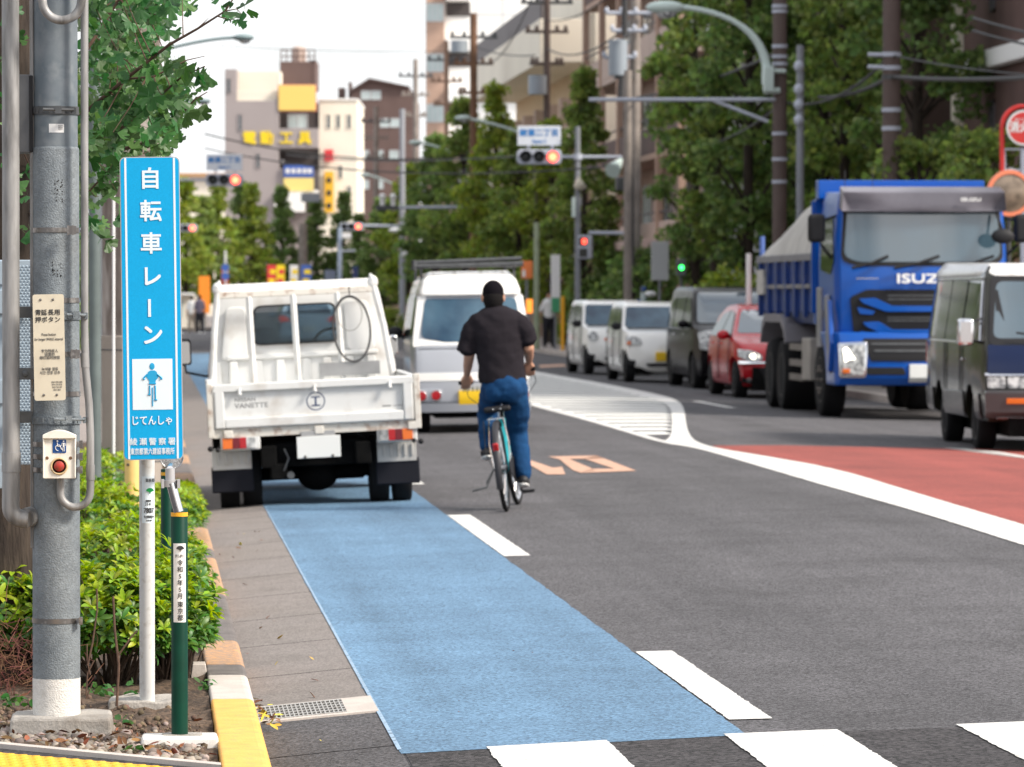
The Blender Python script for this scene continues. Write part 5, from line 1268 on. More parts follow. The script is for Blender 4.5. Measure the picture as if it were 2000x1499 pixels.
# ---- blue dump truck --------------------------------------------------
M['tblue'] = mat('truck_blue', (.0, .080, .40), .28, spec=.4, coat=.25)
M['tblue_dark'] = mat('truck_blue_dark', (.003, .035, .19), .4, coat=.2, dirt=(.12, .12, .15), dscale=4, damt=.35)
M['visor'] = mat('visor_grey', (.10, .095, .115), .35, color2=(.19, .18, .21), vscale=1.2)
DT = thing('dump_truck', 'large bright blue dump truck with grey sun visor and a canvas roll over its side', 'truck', (9.95, 56.9, zr(9.66)), PI + R(0))
DT.scale = (.945, .945, .975)
o = [(.15, .95), (1.75, .95), (1.83, 1.15), (1.84, 1.85), (1.74, 2.84), (1.56, 3.00), (.30, 3.04), (.15, 2.92)]
B = Body(o, [(.9, 1.17), (2.05, 1.19), (2.4, 1.18), (3.04, 1.11)], .14, .02, .05, .0)
c_ = B.mesh('cab', 'tblue', DT, .07); bake(c_); shade(c_)
B2 = Body([(.55, .46), (1.82, .46), (1.94, .56), (1.95, .90), (1.88, 1.16), (.55, 1.16)], [(.4, 1.20), (1.16, 1.22)], .12, .0, .06, 0)
c_ = B2.mesh('bumper', 'tblue', DT, .05); bake(c_)
k_ = MB(); k_.lathe([(.62, -2), (.62, 2)], (0, .38, .52), 'x', 28)
cut(c_, [k_]); shade(c_)
def dp(nm, m, poly, body=B, off=.008, th=.03, where='front'):
    b = MB(); body.patch(b, poly, where, off, th, .12); o = b.build(nm, m, DT, bevel=.006); shade(o); return o
dp('windscreen', 'glass_bright', rpoly([(-1.08, 2.16), (-.9, 2.08), (.9, 2.08), (1.08, 2.16), (1.03, 2.78), (-1.03, 2.78)], .1))
dp('windscreen_surround', 'black', rpoly([(-1.12, 2.10), (-.9, 2.03), (.9, 2.03), (1.12, 2.10), (1.07, 2.84), (-1.07, 2.84)], .1), off=.004)
# grille: dark openings with blue bars shaped like a shallow cup
gr_ = rpoly([(-.78, 1.72), (-1.0, 1.62), (-.94, 1.05), (-.80, .98), (.80, .98), (.94, 1.05), (1.0, 1.62), (.78, 1.72)], .05); dp('grille', 'black', gr_, off=.010)
for z0, k in ((1.42, 0), (1.11, 1)):
    w1 = .93 - .05 * k
    dp('grille_bar', 'tblue', rpoly([(-w1 + .04, z0 + .18), (-w1 + .10, z0 + .12), (-.52, z0 + .01), (.52, z0 + .01), (w1 - .10, z0 + .12), (w1 - .04, z0 + .18), (w1 - .26, z0 + .19), (.44, z0 + .085), (-.44, z0 + .085), (-w1 + .26, z0 + .19)], .03), off=.05, th=.06)
    dp('grille_bar', 'tblue', rpoly([(-w1 + .02, z0 + .07), (-w1 + .06, z0 - .02), (-.70, z0 - .03), (-.66, z0 + .02)], .02), off=.03, th=.05)
    dp('grille_bar', 'tblue', mirrorx(rpoly([(-w1 + .02, z0 + .07), (-w1 + .06, z0 - .02), (-.70, z0 - .03), (-.66, z0 + .02)], .02)), off=.03, th=.05)
for z in (1.63, 1.58, 1.34, 1.30):
    dp('grille_slat', 'dark_steel', rect(-.5, .5, z, z + .02, .005), off=.016)
dp('bumper_grille', 'black', rpoly([(-.74, .78), (.74, .78), (.84, 1.08), (-.84, 1.08)], .03), B2, .01)
dp('bumper_slat', 'dark_steel', rect(-.7, .7, .90, .93, .01), B2, .02); dp('bumper_slat', 'dark_steel', rect(-.74, .74, .99, 1.02, .01), B2, .02)
dp('bumper_slot', 'black', rpoly([(-.78, .60), (-.26, .60), (-.30, .70), (-.82, .70)], .03), B2, .012); dp('bumper_slot', 'black', mirrorx(rpoly([(-.78, .60), (-.26, .60), (-.30, .70), (-.82, .70)], .03)), B2, .012)
for s in (1, -1):
    f_ = (lambda p: p) if s == 1 else mirrorx
    hl = dp('headlight', 'chrome', f_(rpoly([(.80, .56), (1.16, .56), (1.18, 1.02), (.78, 1.04)], .04)), B2, .012)
    dp('lamp_glass', 'lens_clear', f_(rpoly([(.83, .60), (1.13, .60), (1.15, .99), (.81, 1.0)], .03)), B2, .018)
    dp('lit_lamp', 'head_on', f_(rpoly([(1.02, .80), (1.09, .76), (1.12, .94), (1.06, .97), (.94, .80)], .02)), B2, .024)
    dp('indicator', 'lens_amber', f_(rect(1.02, 1.12, .62, .68, .01)), B2, .024)
    dp('door_window', 'glass_dark', rpoly([(.45, 1.98), (.45, 2.68), (1.30, 2.68), (1.60, 2.10), (1.3, 1.92)], .06), B, .006, .02, 'right' if s == 1 else 'left')
dp('number_plate', 'plate_white', rect(-.22, .22, .50, .74, .01), B2, .03)
b = MB(); text_mb(b, 'ISUZU', .165, Matrix.Translation((.0, 1.912, 1.86)) @ Matrix.Rotation(PI, 4, 'Z') @ Matrix.Rotation(PI / 2, 4, 'X'), .02, sx=1.75, bold=.009); b.build('lettering', 'plain_white', DT)
b = MB(); text_mb(b, 'ISUZU', .06, Matrix.Translation((-.62, 1.952, 2.90)) @ Matrix.Rotation(PI, 4, 'Z') @ Matrix.Rotation(PI / 2, 4, 'X'), .01, sx=1.7, bold=.003); b.build('visor_lettering', 'plain_white', DT)
b = MB(); b.box(.63, .93, 1.855, 1.862, 1.86, 1.873); b.build('side_badge', 'rim', DT)
vz = Body([(1.55, 2.80), (1.92, 2.74), (1.94, 2.80), (1.86, 3.00), (1.50, 3.08)], [(2.74, 1.13), (3.08, 1.10)], .20, 0, .12, 0)
c_ = vz.mesh('sun_visor', 'visor', DT, .02); bake(c_); shade(c_)
for xs in ((-.8, 0, .8)): pass
b = MB()
for x0, x1 in ((-.95, -.35), (-.20, .42), (.50, 1.0)): b.tube([(x1, 1.90, 2.00), ((x0 + x1) / 2, 1.91, 2.06), (x0, 1.87, 2.16)], .022, 6)
b.build('wipers', 'black', DT)
for s in (-1, 1):
    b = MB(); b.box(s * 1.42 - .12, s * 1.42 + .12, 1.42, 1.56, 2.34, 2.72); b.build('door_mirror', 'black', DT, bevel=.06, seg=3, smooth=True)
    b = MB(); b.tube([(s * 1.38, 1.5, 2.62), (s * 1.12, 1.45, 2.70)], .02, 6); b.tube([(s * 1.36, 1.5, 2.32), (s * 1.16, 1.3, 2.10)], .02, 6); b.build('mirror_arm', 'black', DT)
b = MB(); b.ball((-1.05, 2.0, 2.42), .16, .06, .10); b.tube([(-1.05, 1.98, 2.5), (-1.0, 1.8, 2.72)], .02, 6); b.build('front_mirror', 'black', DT, smooth=True)
# side guard, step and mudguard of the cab (both sides)
for s in (-1, 1):
    b = MB(); b.box(s * 1.19 - .03, s * 1.19 + .03, .20, .56, .95, 1.75); b.prism(rpoly([(1.0, 1.62), (1.2, 1.66), (1.55, .80), (1.50, .62), (1.38, .62), (1.25, .95)], .04), 0, .05, lambda u, v, h: (s * (1.20 + h), u + .05, v)); b.build('cab_side_panel', mat('side_panel_grey', (.25, .25, .28), .4, coat=.3), DT, bevel=.01)
    b = MB(); b.prism([(1.46, .64), (1.52, .64), (1.66, 1.02), (1.50, 1.58), (1.45, 1.58), (1.58, 1.02)], 0, .06, lambda u, v, h: (s * (1.21 + h), u + .05, v)); b.build('side_trim', 'tblue', DT, bevel=.01)
    for y in (.38, -3.35, -4.55):
        w_ = wheel(DT, s * 1.20, y, .51, .30 if y > 0 else .55, s, 'rim_dirty', .60, 8, dish=0)
        if y > 0:
            b = MB(); [b.lathe([(0, .06), (.025, .05), (.025, 0)], (s * .12, .17 * math.cos(a * PI / 4), .17 * math.sin(a * PI / 4)), 'x', 6) for a in range(8)]; b.build('wheel_nuts', 'rim_dirty', w_)
    b = MB(); b.box(s * 1.02 - .20, s * 1.02 + .20, -1.15, -.40, .48, 1.06); b.build('tool_box', mat('dirty_beige', (.40, .37, .33), .7, var=.2, vscale=3), DT, bevel=.02)
    b = MB(); [b.box(s * 1.17 - .02, s * 1.17 + .02, -2.55, -1.25, z, z + .09) for z in (.46, .66, .88)]; b.build('side_guard', 'rim_dirty', DT)
    b = MB(); b.prism(rpoly([(-5.25, .95), (-5.05, 1.25), (-4.75, 1.38), (-3.1, 1.38), (-2.75, 1.22), (-2.62, .98), (-2.70, .96), (-2.85, 1.14), (-3.15, 1.26), (-4.75, 1.26), (-5.0, 1.15), (-5.18, .95)], .02), 0, .50, lambda u, v, h: (s * (.74 + h), u, v)); b.build('mudguard', mat('mudguard_grey', (.21, .20, .22), .55, var=.2, vscale=3), DT, bevel=.01)
b = MB(); b.box(-.45, .45, -5.6, 1.5, .62, .92); b.box(-1.0, 1.0, -5.5, -.3, .92, 1.02); b.box(-.9, .9, 0, 1.6, .45, .9); b.build('chassis', 'under', DT)
# dump body: floor, sides with ribs, tall headboard
b = MB(); b.prism([(-1.16, 1.42), (-1.02, 1.25), (1.02, 1.25), (1.16, 1.42), (1.16, 2.16), (-1.16, 2.16)], -5.85, -.38, lambda u, v, h: (u, h, v)); b.build('dump_body', 'tblue_dark', DT, bevel=.01)
b = MB(); b.box(-1.17, 1.17, -.40, -.20, 1.25, 2.95); b.box(-1.17, 1.17, -.20, .06, 2.95, 3.20); b.box(-1.22, 1.22, -.30, -.22, 1.4, 2.92); b.build('headboard', 'tblue', DT, bevel=.01)
for s in (-1, 1):
    b = MB(); b.box(s * 1.18 - .03, s * 1.18 + .03, -5.85, -.42, 2.12, 2.22); b.build('side_rail', mat('rail_grey', (.20, .20, .22), .5, var=.2, vscale=3), DT, bevel=.008)
    for y in (-5.6, -4.7, -3.8, -2.9, -2.0, -1.1): 
        b = MB(); b.box(s * 1.185 - .035, s * 1.185 + .035, y, y + .12, 1.34, 2.12); b.build('body_rib', 'tblue_dark', DT, bevel=.006)
    b = MB(); b.box(s * 1.19 - .025, s * 1.19 + .025, -5.8, -.45, 1.74, 1.80); b.build('side_rib', 'rail_grey' if 'rail_grey' in M else MATS['rail_grey'], DT)
b = MB(); b.box(1.20, 1.24, -5.6, -4.9, 1.66, 2.02); b.box(-1.24, -1.20, -5.6, -4.9, 1.66, 2.02); b.build('dirty_white_board', mat('dirty_board', (.50, .48, .44), .8, dirt=(.2, .2, .2), dscale=5, damt=.7), DT)
# canvas
cv = mat('canvas', (.52, .50, .46), .9, var=.15, vscale=3, bump=.8, bscale=6); M['canvas'] = cv
b = MB(); vs = []; nx, ny = 36, 40
for j in range(ny + 1):
    for i in range(nx + 1):
        u = i / nx * 2 - 1; v = j / ny; y = -5.8 + 5.35 * v
        hump = np.interp(v, [0, .06, .5, .8, 1], [.10, .30, .76, .82, .80]); z = 2.22 + hump * (1 - abs(u) ** 6) + .02 * noise.noise(Vector((u * 5, v * 14, 1))) + .015 * math.sin(v * 60 + 3 * noise.noise(Vector((u * 3, v * 3, 0)))) * (1 - abs(u))
        vs.append((u * 1.17, y, z))
b.add(vs, [(j * (nx + 1) + i, j * (nx + 1) + i + 1, (j + 1) * (nx + 1) + i + 1, (j + 1) * (nx + 1) + i) for j in range(ny) for i in range(nx)])
b.build('canvas_cover', 'canvas', DT, smooth=True)
b = MB(); b.cyl((1.12, -5.85, 2.1), (1.12, -5.85, 2.52), .04); b.build('marker_post', mat('marker_blue', (.10, .17, .45), .5), DT)
b = MB(); b.tube([(1.0, 1.3, 2.9), (1.0, 1.3, 3.3)], .006, 5); b.tube([(.6, 1.2, 2.9), (.6, 1.2, 3.35)], .006, 5); b.ball((1.0, 1.3, 2.93), .05); b.build('antenna', 'wire', DT)
b = MB(); b.box(1.17, 1.20, .25, .65, 1.35, 1.45); 
text_mb(b, '工業', .20, Matrix.Translation((1.205, 1.0, 1.55)) @ Matrix.Rotation(PI / 2, 4, 'Z') @ Matrix.Rotation(PI / 2, 4, 'X'), .004) if False else None
b.build('side_marker', 'rail_grey' if 'rail_grey' in M else MATS['rail_grey'], DT)
# things seen through the big windscreen
b = MB(); b.box(-.15, .55, 1.50, 1.55, 1.9, 2.02); b.build('dashboard', 'plain_white', DT)

# ---- white flatbed truck, hero ---------------------------------------
TW = thing('flatbed_truck', 'old white flatbed truck seen from behind, parked on the blue cycle lane', 'truck', (1.315, 33.1, .025), R(-.25), ry=R(-2.75))
hw = .775
TWl = lambda: None
def tb_(nm, m, fn, bevel=.006, seg=2, smooth=True, parent=TW):
    b = MB(); fn(b); o = b.build(nm, m, parent, bevel=bevel, seg=seg); 
    if smooth: shade(o, 40)
    return o
zt0, zt1 = .65, .985       # tailgate bottom and top
tb_('tailgate', 'truck_white', lambda b: (b.box(-hw + .02, hw - .02, -.03, 0, zt0, zt1), b.box(-hw + .02, hw - .02, -.065, -.03, zt1 - .045, zt1), b.box(-hw + .02, -hw + .095, -.065, -.03, zt0, zt1 - .045), b.box(hw - .095, hw - .02, -.065, -.03, zt0, zt1 - .045), b.box(-hw + .095, hw - .095, -.060, -.03, zt0, zt0 + .075)), .010, 3)
tb_('tailgate_lower_rail', 'truck_rust', lambda b: (b.box(-hw, hw, -.03, .02, zt0 - .072, zt0 - .006), [b.box(-hw + .35 + i * .09, -hw + .352 + i * .09, -.032, -.03, zt0 - .07, zt0 - .01) for i in range(5)]), .004)
tb_('corner_post', 'truck_rust', lambda b: b.box(-hw - .035, -hw + .012, -.055, .03, zt0 - .07, zt1 + .012), .006)
tb_('corner_post', 'truck_rust', lambda b: b.box(hw - .012, hw + .035, -.055, .03, zt0 - .07, zt1 + .012), .006)
for x in (-.56, .01, .58):
    tb_('rope_hook', 'truck_white', lambda b: (b.tube([(x, -.075, zt1 - .035), (x, -.085, zt1 - .075)], .012, 8), b.ball((x, -.085, zt1 - .078), .016)), 0)
for x in (-.66, .03, .74):
    tb_('hinge', 'truck_rust', lambda b: b.box(x - .035, x + .035, -.055, .0, zt0 - .075, zt0 - .015), .006)
for s in (-1, 1):
    tb_('side_board', 'truck_white', lambda b: (b.box(min(s * (hw), s * (hw - .03)), max(s * hw, s * (hw - .03)), .03, 2.28, zt0, zt1), b.box(min(s * (hw + .02), s * (hw - .03)), max(s * (hw + .02), s * (hw - .03)), .03, 2.28, zt1 - .04, zt1 + .002), b.box(min(s * (hw + .02), s * (hw)), max(s * (hw + .02), s * hw), .03, 2.28, zt0 - .05, zt0 + .03)), .006)
tb_('bed_floor', 'truck_white', lambda b: b.box(-hw + .03, hw - .03, 0, 2.28, zt0 - .06, zt0 - .01), .004)
# lettering and emblem on the tailgate
yg = -.0305
b = MB(); text_mb(b, 'NISSAN', .040, facing((-.52, yg, .862)), .001, sx=1.2, bold=.001); text_mb(b, 'VANETTE', .052, facing((-.475, yg, .815)), .001, sx=1.15, bold=.0015); b.build('lettering', mat('faded_badge', (.25, .25, .25), .5), TW)
b = MB(); ex_, ez_ = .015, .825
for i in range(40):
    a, a2 = 2 * PI * i / 40, 2 * PI * (i + 1) / 40; b.add([(ex_ + r_ * math.cos(t), yg - .0008, ez_ + r_ * math.sin(t)) for r_, t in ((.063, a), (.071, a), (.071, a2), (.063, a2))], [(0, 1, 2, 3)])
b.box(ex_ - .034, ex_ + .034, yg - .002, yg, ez_ + .027, ez_ + .036); b.box(ex_ - .034, ex_ + .034, yg - .002, yg, ez_ - .038, ez_ - .028); b.box(ex_ - .006, ex_ + .006, yg - .002, yg, ez_ - .03, ez_ + .03)
b.build('round_emblem', mat('emblem_blue', (.035, .06, .14), .5), TW)
b = MB(); b.box(.52, .585, yg - .001, yg, .758, .766); b.box(.60, .68, yg - .001, yg, .760, .763); b.build('small_decal', 'ink_grey', TW)
# cab
cab_w = [(.5, .75), (.95, .76), (1.05, .755), (1.62, .655), (1.74, .62)]
yc0, yc1 = 2.30, 3.95
Bc = Body([(yc0, .62), (yc1 - .02, .45), (yc1 + .05, .60), (yc1, .98), (yc1 - .42, 1.58), (yc1 - .62, 1.70), (yc0 + .10, 1.745), (yc0 + .02, 1.66)], cab_w, .10, .02, .05, .0)
cab_ = Bc.mesh('cab', 'truck_white', TW, .05)
wy = rpoly([(-.40, 1.20), (.42, 1.20), (.42, 1.555), (-.40, 1.555)], .07)
k1 = MB(); k1.prism(rpoly([(-.385, 1.25), (.30, 1.25), (.28, 1.55), (-.365, 1.55)], .07), yc0 - .3, yc1 + .6, lambda u, v, h: (u, h, v))
k2 = MB(); k2.box(-.58, .58, yc0 + .12, yc1 - .12, 1.05, 1.60)
cut(cab_, [k1, k2]); shade(cab_, 38)
tb_('rear_window_rubber', 'black', lambda b: (lambda o_, i_: b.add([(u, yc0 - .018, v) for u, v in o_] + [(u, yc0 - .018, v) for u, v in i_] + [(u, yc0 + .03, v) for u, v in o_], [(k, (k + 1) % len(o_), (k + 1) % len(o_) + len(o_), k + len(o_)) for k in range(len(o_))] + [(k, (k + 1) % len(o_), (k + 1) % len(o_) + 2 * len(o_), k + 2 * len(o_)) for k in range(len(o_))]))(rpoly([(-.40, 1.238), (.315, 1.238), (.293, 1.563), (-.38, 1.563)], .075), rpoly([(-.385, 1.253), (.30, 1.253), (.28, 1.549), (-.365, 1.549)], .065)), 0)
tb_('rear_window', 'clear', lambda b: b.prism(rpoly([(-.385, 1.25), (.30, 1.25), (.28, 1.55), (-.365, 1.55)], .07), yc0 + .0, yc0 + .006, lambda u, v, h: (u, h, v)), 0)
tb_('windscreen', 'clear', lambda b: Bc.patch(b, rpoly([(-.45, 1.08), (.45, 1.08), (.43, 1.5), (-.43, 1.5)], .05), 'front', -.01, .005), 0)
tb_('steering_wheel', 'black', lambda b: b.tube([(-.0 + .30 + .17 * math.cos(a * PI / 8), yc1 - .62 + .06 * math.sin(a * PI / 8), 1.20 + .14 * math.sin(a * PI / 8)) for a in range(17)], .013, 8), 0)
tb_('seats', 'black', lambda b: (b.box(-.60, -.12, yc0 + .2, yc0 + .36, .9, 1.24), b.box(.12, .6, yc0 + .2, yc0 + .36, .9, 1.24)), .05, 3)
# pressed panels on the back of the cab
yp_ = yc0 - .004
tb_('pressed_panel', 'truck_white', lambda b: b.prism(rpoly([(-.66, 1.13), (-.44, 1.13), (-.44, 1.56), (-.60, 1.56)], .05), yp_ - .012, yp_ + .02, lambda u, v, h: (u, h, v)), .010, 3)
tb_('pressed_panel', 'truck_white', lambda b: b.prism(rpoly([(.37, 1.16), (.60, 1.16), (.55, 1.57), (.35, 1.57)], .05), yp_ - .012, yp_ + .02, lambda u, v, h: (u, h, v)), .010, 3)
for x in (-.70, -.56, -.36, -.18, .03, .20, .38, .56):
    tb_('pressed_rib', 'truck_white', lambda b: b.prism(rpoly([(x - .04, .90), (x + .04, .90), (x + .032, 1.12), (x - .032, 1.12)], .015), yp_ - .012, yp_ + .02, lambda u, v, h: (u, h, v)), .008, 3)
tb_('waist_step', 'truck_white', lambda b: b.box(-.62, .62, yp_ - .02, yp_ + .02, 1.125, 1.165), .014, 3)
# headboard guard frame in front of the bed
yf = 2.16
def guard(b):
    b.box(-.675, .60, yf - .02, yf + .02, 1.63, 1.685)
tb_('guard_rail', 'truck_rust', guard, .008)
for xa, xb in ((-.66, -.76), (.595, .76)):
    tb_('guard_post', 'truck_white', lambda b: (b.tube([(xb, yf, zt0), (xa + (xb - xa) * .45, yf, 1.35), (xa, yf, 1.70)], .026, 8)), 0)
    tb_('guard_horn', 'truck_white', lambda b: (b.ball((xa - .0, yf, 1.71), .045, .03, .055), b.tube([(xa, yf, 1.73), (xa + (.02 if xa < 0 else -.02), yf, 1.78)], [.035, .006], 10)), 0)
for x0, x1 in ((-.412, -.400), (-.055, -.035), (.302, .325)):
    tb_('guard_bar', 'truck_white', lambda b: b.tube([(x0, yf - .01, 1.64), (x1, yf - .01, .62)], .027, 4), .004)
tb_('aluminium_board', mat('aluminium_board', (.36, .36, .36), .4, metal=.5, var=.2, vscale=5), lambda b: b.box(.13, .62, yf - .05, yf - .035, .965, 1.075), .002)
# cable hung on the guard
def ell(cx_, cz_, rx, rz, y, n=40): return [(cx_ + rx * math.cos(2 * PI * i / n), y, cz_ + rz * math.sin(2 * PI * i / n)) for i in range(n + 1)]
cb = thing('cable_loop', 'black cable loop hanging from the white truck guard', 'cable', (0, 0, 0)); cb.location = TW.location; cb.rotation_euler = TW.rotation_euler
b = MB(); pts = [(x + .035 * (1.36 - z), y, z) for x, y, z in ell(.405, 1.34, .150, .265, yf - .06)]; b.tube(pts, .0088, 8); b.tube([(.40, yf - .05, 1.60), (.40, yf - .05, 1.68)], .006, 6); b.build('thick_cable', 'wire', cb, smooth=True)
b = MB(); b.tube([(x, y, z) for x, y, z in ell(.395, 1.46, .10, .135, yf - .045)], .0035, 6); b.build('thin_cable', mat('thin_cable', (.2, .19, .17), .7), cb, smooth=True)
# lamps, plate, flaps, wheels
for s, xs in ((-1, (-.71, -.44)), (1, (.48, .755))):
    zc = .535 if s < 0 else .54
    h_ = tb_('lamp_housing', 'truck_white', lambda b: b.box(xs[0] - .012, xs[1] + .02, -.03, .05, zc - .055, zc + .055), .012, 3)
    segs = [('lens_amber', 0, .30), (mat('lens_dark_red', (.16, .006, .012), .2, coat=.6), .30, .52), ('lens_red', .52, .72), ('lens_clear', .72, 1)]
    for m_, a, c in segs:
        if s > 0: a, c = 1 - c, 1 - a
        L_ = xs[1] - xs[0] - .02; x0_ = xs[0] + .003
        tb_('tail_lamp', m_, lambda b: b.box(x0_ + L_ * a, x0_ + L_ * c, -.045, .0, zc - .042, zc + .042), .003, parent=TW)
    tb_('splash_panel', mat('galv_panel', (.50, .49, .47), .5, metal=.2, dirt=(.25, .2, .16), dscale=10, damt=.4), lambda b: (b.box(-.79 if s < 0 else .47, -.49 if s < 0 else .77, .12, .14, .33, zc - .04), [b.box((-.75 if s < 0 else .51) + i * .055, (-.75 if s < 0 else .51) + i * .055 + .016, .105, .12, .37, .46) for i in range(5)]), .003)
    tb_('mud_flap', mat('mud_flap_rubber', (.009, .010, .016), .8, spec=.25), lambda b: b.box(-.80 if s < 0 else .455, -.48 if s < 0 else .79, .13, .15, .155, .355), .01)
    tb_('side_lamp_bracket', 'black', lambda b: (b.ball((s * .80, -.03, .50 if s < 0 else .48), .022), b.ball((s * .745, -.05, .49), .018)), 0)
    for dx in (0, .175):
        wheel(TW, s * (.735 - dx), .48, .265, .145, s, 'rim', .55, 4)
    wheel(TW, s * .745, 3.05, .27, .16, s, 'rim', .6, 4)
tb_('number_plate', 'plate_white', lambda b: b.box(-.145, .185, -.055, -.050, .395, .560), .008)
tb_('plate_bracket', mat('plate_bracket', (.33, .33, .33), .6), lambda b: b.box(-.11, .15, -.049, -.02, .54, .60), .003)
for x in (-.085, .125): tb_('plate_bolt', 'ink_grey', lambda b: b.ball((x, -.057, .407), .011), 0)
def ub2(b):
    b.box(-.38, .38, .1, 2.2, .33, .52); b.tube([(-.5, .48, .265), (.5, .48, .265)], .05, 12); b.ball((.02, .48, .25), .16, .14, .13); b.box(-.42, -.30, .0, 3.2, .33, .50); b.box(.30, .42, .0, 3.2, .33, .50); b.box(-.35, -.22, -.0, .35, .24, .36); b.box(.10, .38, .5, 1.2, .20, .36); b.box(-.75, .75, 2.6, 3.6, .30, .55)
tb_('underframe', 'under', ub2, .01)
tb_('exhaust', 'dark_steel', lambda b: b.tube([(-.20, -.02, .27), (-.20, .4, .27), (-.15, .8, .33)], .028, 12), 0)
tb_('cable_sling', 'dark_steel', lambda b: b.tube([(-.24, .02, .47), (-.21, .0, .40), (-.24, .0, .33), (-.27, .02, .26)], .008, 6), 0)
for s in (-1, 1):
    x = s * (.95 if s < 0 else .80); dz = .06
    mr_ = tb_('door_mirror', 'black' if s < 0 else 'chrome', lambda b: b.prism(rpoly([(x - (.06 if s < 0 else .035), 1.09), (x + (.06 if s < 0 else .035), 1.09), (x + (.06 if s < 0 else .035), 1.31 if s < 0 else 1.26), (x - (.06 if s < 0 else .035), 1.31 if s < 0 else 1.26)], .03), 3.30, 3.36, lambda u, v, h: (u, h, v)), .015, 3)
    b = MB(); b.prism(rpoly([(x - (.048 if s < 0 else .028), 1.105), (x + (.048 if s < 0 else .028), 1.105), (x + (.048 if s < 0 else .028), 1.29 if s < 0 else 1.245), (x - (.048 if s < 0 else .028), 1.29 if s < 0 else 1.245)], .025), 3.292, 3.30, lambda u, v, h: (u, h, v)); b.build('mirror_glass', mat('mirror_glass', (.6, .65, .66), .03, metal=1), mr_)
    tb_('mirror_arm', 'black', lambda b: b.tube([(x, 3.33, 1.10), (x - s * .01, 3.33, 1.03), (s * .78, 3.4, .99), (s * .72, 3.45, 1.0)], .010, 8), 0)
# ================================================================== PEOPLE AND THE BICYCLE
def limb(b, pts, rs, sq=1.0, n=14):
    pts = [Vector(p) for p in pts]; P2 = []; R2 = []
    for i in range(len(pts) - 1):
        for k in range(6):
            t = k / 6; P2.append(pts[i].lerp(pts[i + 1], t)); tt = t * t * (3 - 2 * t) * .5 + t * .5; R2.append(rs[i] * (1 - tt) + rs[i + 1] * tt)
    P2.append(pts[-1]); R2.append(rs[-1]); b.tube(P2, R2, n, sx=sq)
    b.ball(pts[0], rs[0] * .98, n=12, k=8); b.ball(pts[-1], rs[-1] * .98, n=12, k=8)
def fused(b, name, m, parent, voxel=.008, smooth=3, fold=0, fscale=8, dec=None):
    o = b.build(name, m, parent, world=True, fix=False)
    r = o.modifiers.new('r', 'REMESH'); r.mode = 'VOXEL'; r.voxel_size = voxel
    s = o.modifiers.new('s', 'SMOOTH'); s.iterations = smooth; s.factor = .5
    bake(o)
    if fold:
        me = o.data; me.update()
        ns = [v.normal.copy() for v in me.vertices]
        for v, nn in zip(me.vertices, ns):
            c = v.co; f = noise.noise(Vector((c.x * fscale, c.y * fscale, c.z * fscale * 1.7 + c.x * 6))) + .5 * noise.noise(Vector((c.x * fscale * 2.3 + 5, c.y * fscale * 2, c.z * fscale * 3.4)))
            v.co = c + nn * f * fold
    me = o.data; me.polygons.foreach_set('use_smooth', [True] * len(me.polygons)); me.update()
    return o
def fingers(b, wrist, palm_dir, curl_dir, side_dir, s=1.0, flip=1):
    """palm plus four curled fingers and a thumb closing round a grip"""
    d, c, w = Vector(palm_dir).normalized(), Vector(curl_dir).normalized(), Vector(side_dir).normalized(); wr = Vector(wrist)
    for k in (-1.5, -.5, .5, 1.5): limb(b, [wr + d * .01, wr + d * .05 * s + w * k * .019 * s, wr + d * .088 * s + w * k * .021 * s], [.021 * s, .016 * s, .0115 * s])
    for i, k in enumerate((-1.5, -.5, .5, 1.5)):
        L_ = (.030, .036, .034, .026)[i] * s; p0 = wr + d * .088 * s + w * k * .021 * s; p1 = p0 + (d * .8 + c * .6) * L_; p2 = p1 + (c * 1 - d * .15) * L_ * .8; p3 = p2 + (c * .4 - d * .9) * L_ * .6
        limb(b, [p0, p1, p2, p3], [.0112 * s, .0098 * s, .009 * s, .0078 * s])
    t0 = wr + d * .028 * s - w * flip * .026 * s; t1 = t0 - w * flip * .022 * s + d * .022 * s + c * .018 * s; t2 = t1 + d * .012 * s + c * .03 * s + w * flip * .006 * s
    limb(b, [t0, t1, t2], [.016 * s, .0118 * s, .0095 * s])

DR = 31.9
def c_(px, py, D=DR): return at(px, py, D)
rider = thing('person', 'cyclist in charcoal T-shirt, blue jeans and black cap standing on the pedals', 'person', tuple(c_(985, 985)))
body = MB()
head = c_(963, 578, DR + .02); neck = c_(966, 606, DR - .0)
body.ball(head, .074, .092, .108, 20, 14); body.ball(head + Vector((0, .035, -.035)), .058, .065, .07)                # skull and jaw
body.ball(head + Vector((0, .105, -.02)), .014, .022, .016); body.ball(head + Vector((0, .094, -.052)), .026, .014, .010)   # nose, mouth
for s in (-1, 1): body.ball(head + Vector((s * .078, .0, -.018)), .012, .022, .032); body.ball(head + Vector((s * .030, .086, .008)), .014, .010, .009)
limb(body, [neck + Vector((0, -.005, .07)), neck + Vector((0, -.01, -.02)), neck + Vector((0, -.02, -.06))], [.052, .054, .062])
shL, shR = c_(922, 632, DR - .0), c_(1021, 630, DR - .0)
pel = c_(983, 750, DR - .05); che = c_(972, 665, DR + .0)
limb(body, [neck + Vector((0, 0, -.05)), che, c_(980, 715, DR), pel], [.08, .115, .105, .10])
limb(body, [shL + Vector((.02, 0, -.02)), c_(968, 636), shR + Vector((-.02, 0, -.02))], [.045, .07, .045])
elL, elR = c_(917, 690, DR + .02), c_(1032, 680, DR + .02); wrL, wrR = c_(912, 731, DR + .24), c_(1033, 706, DR + .24)
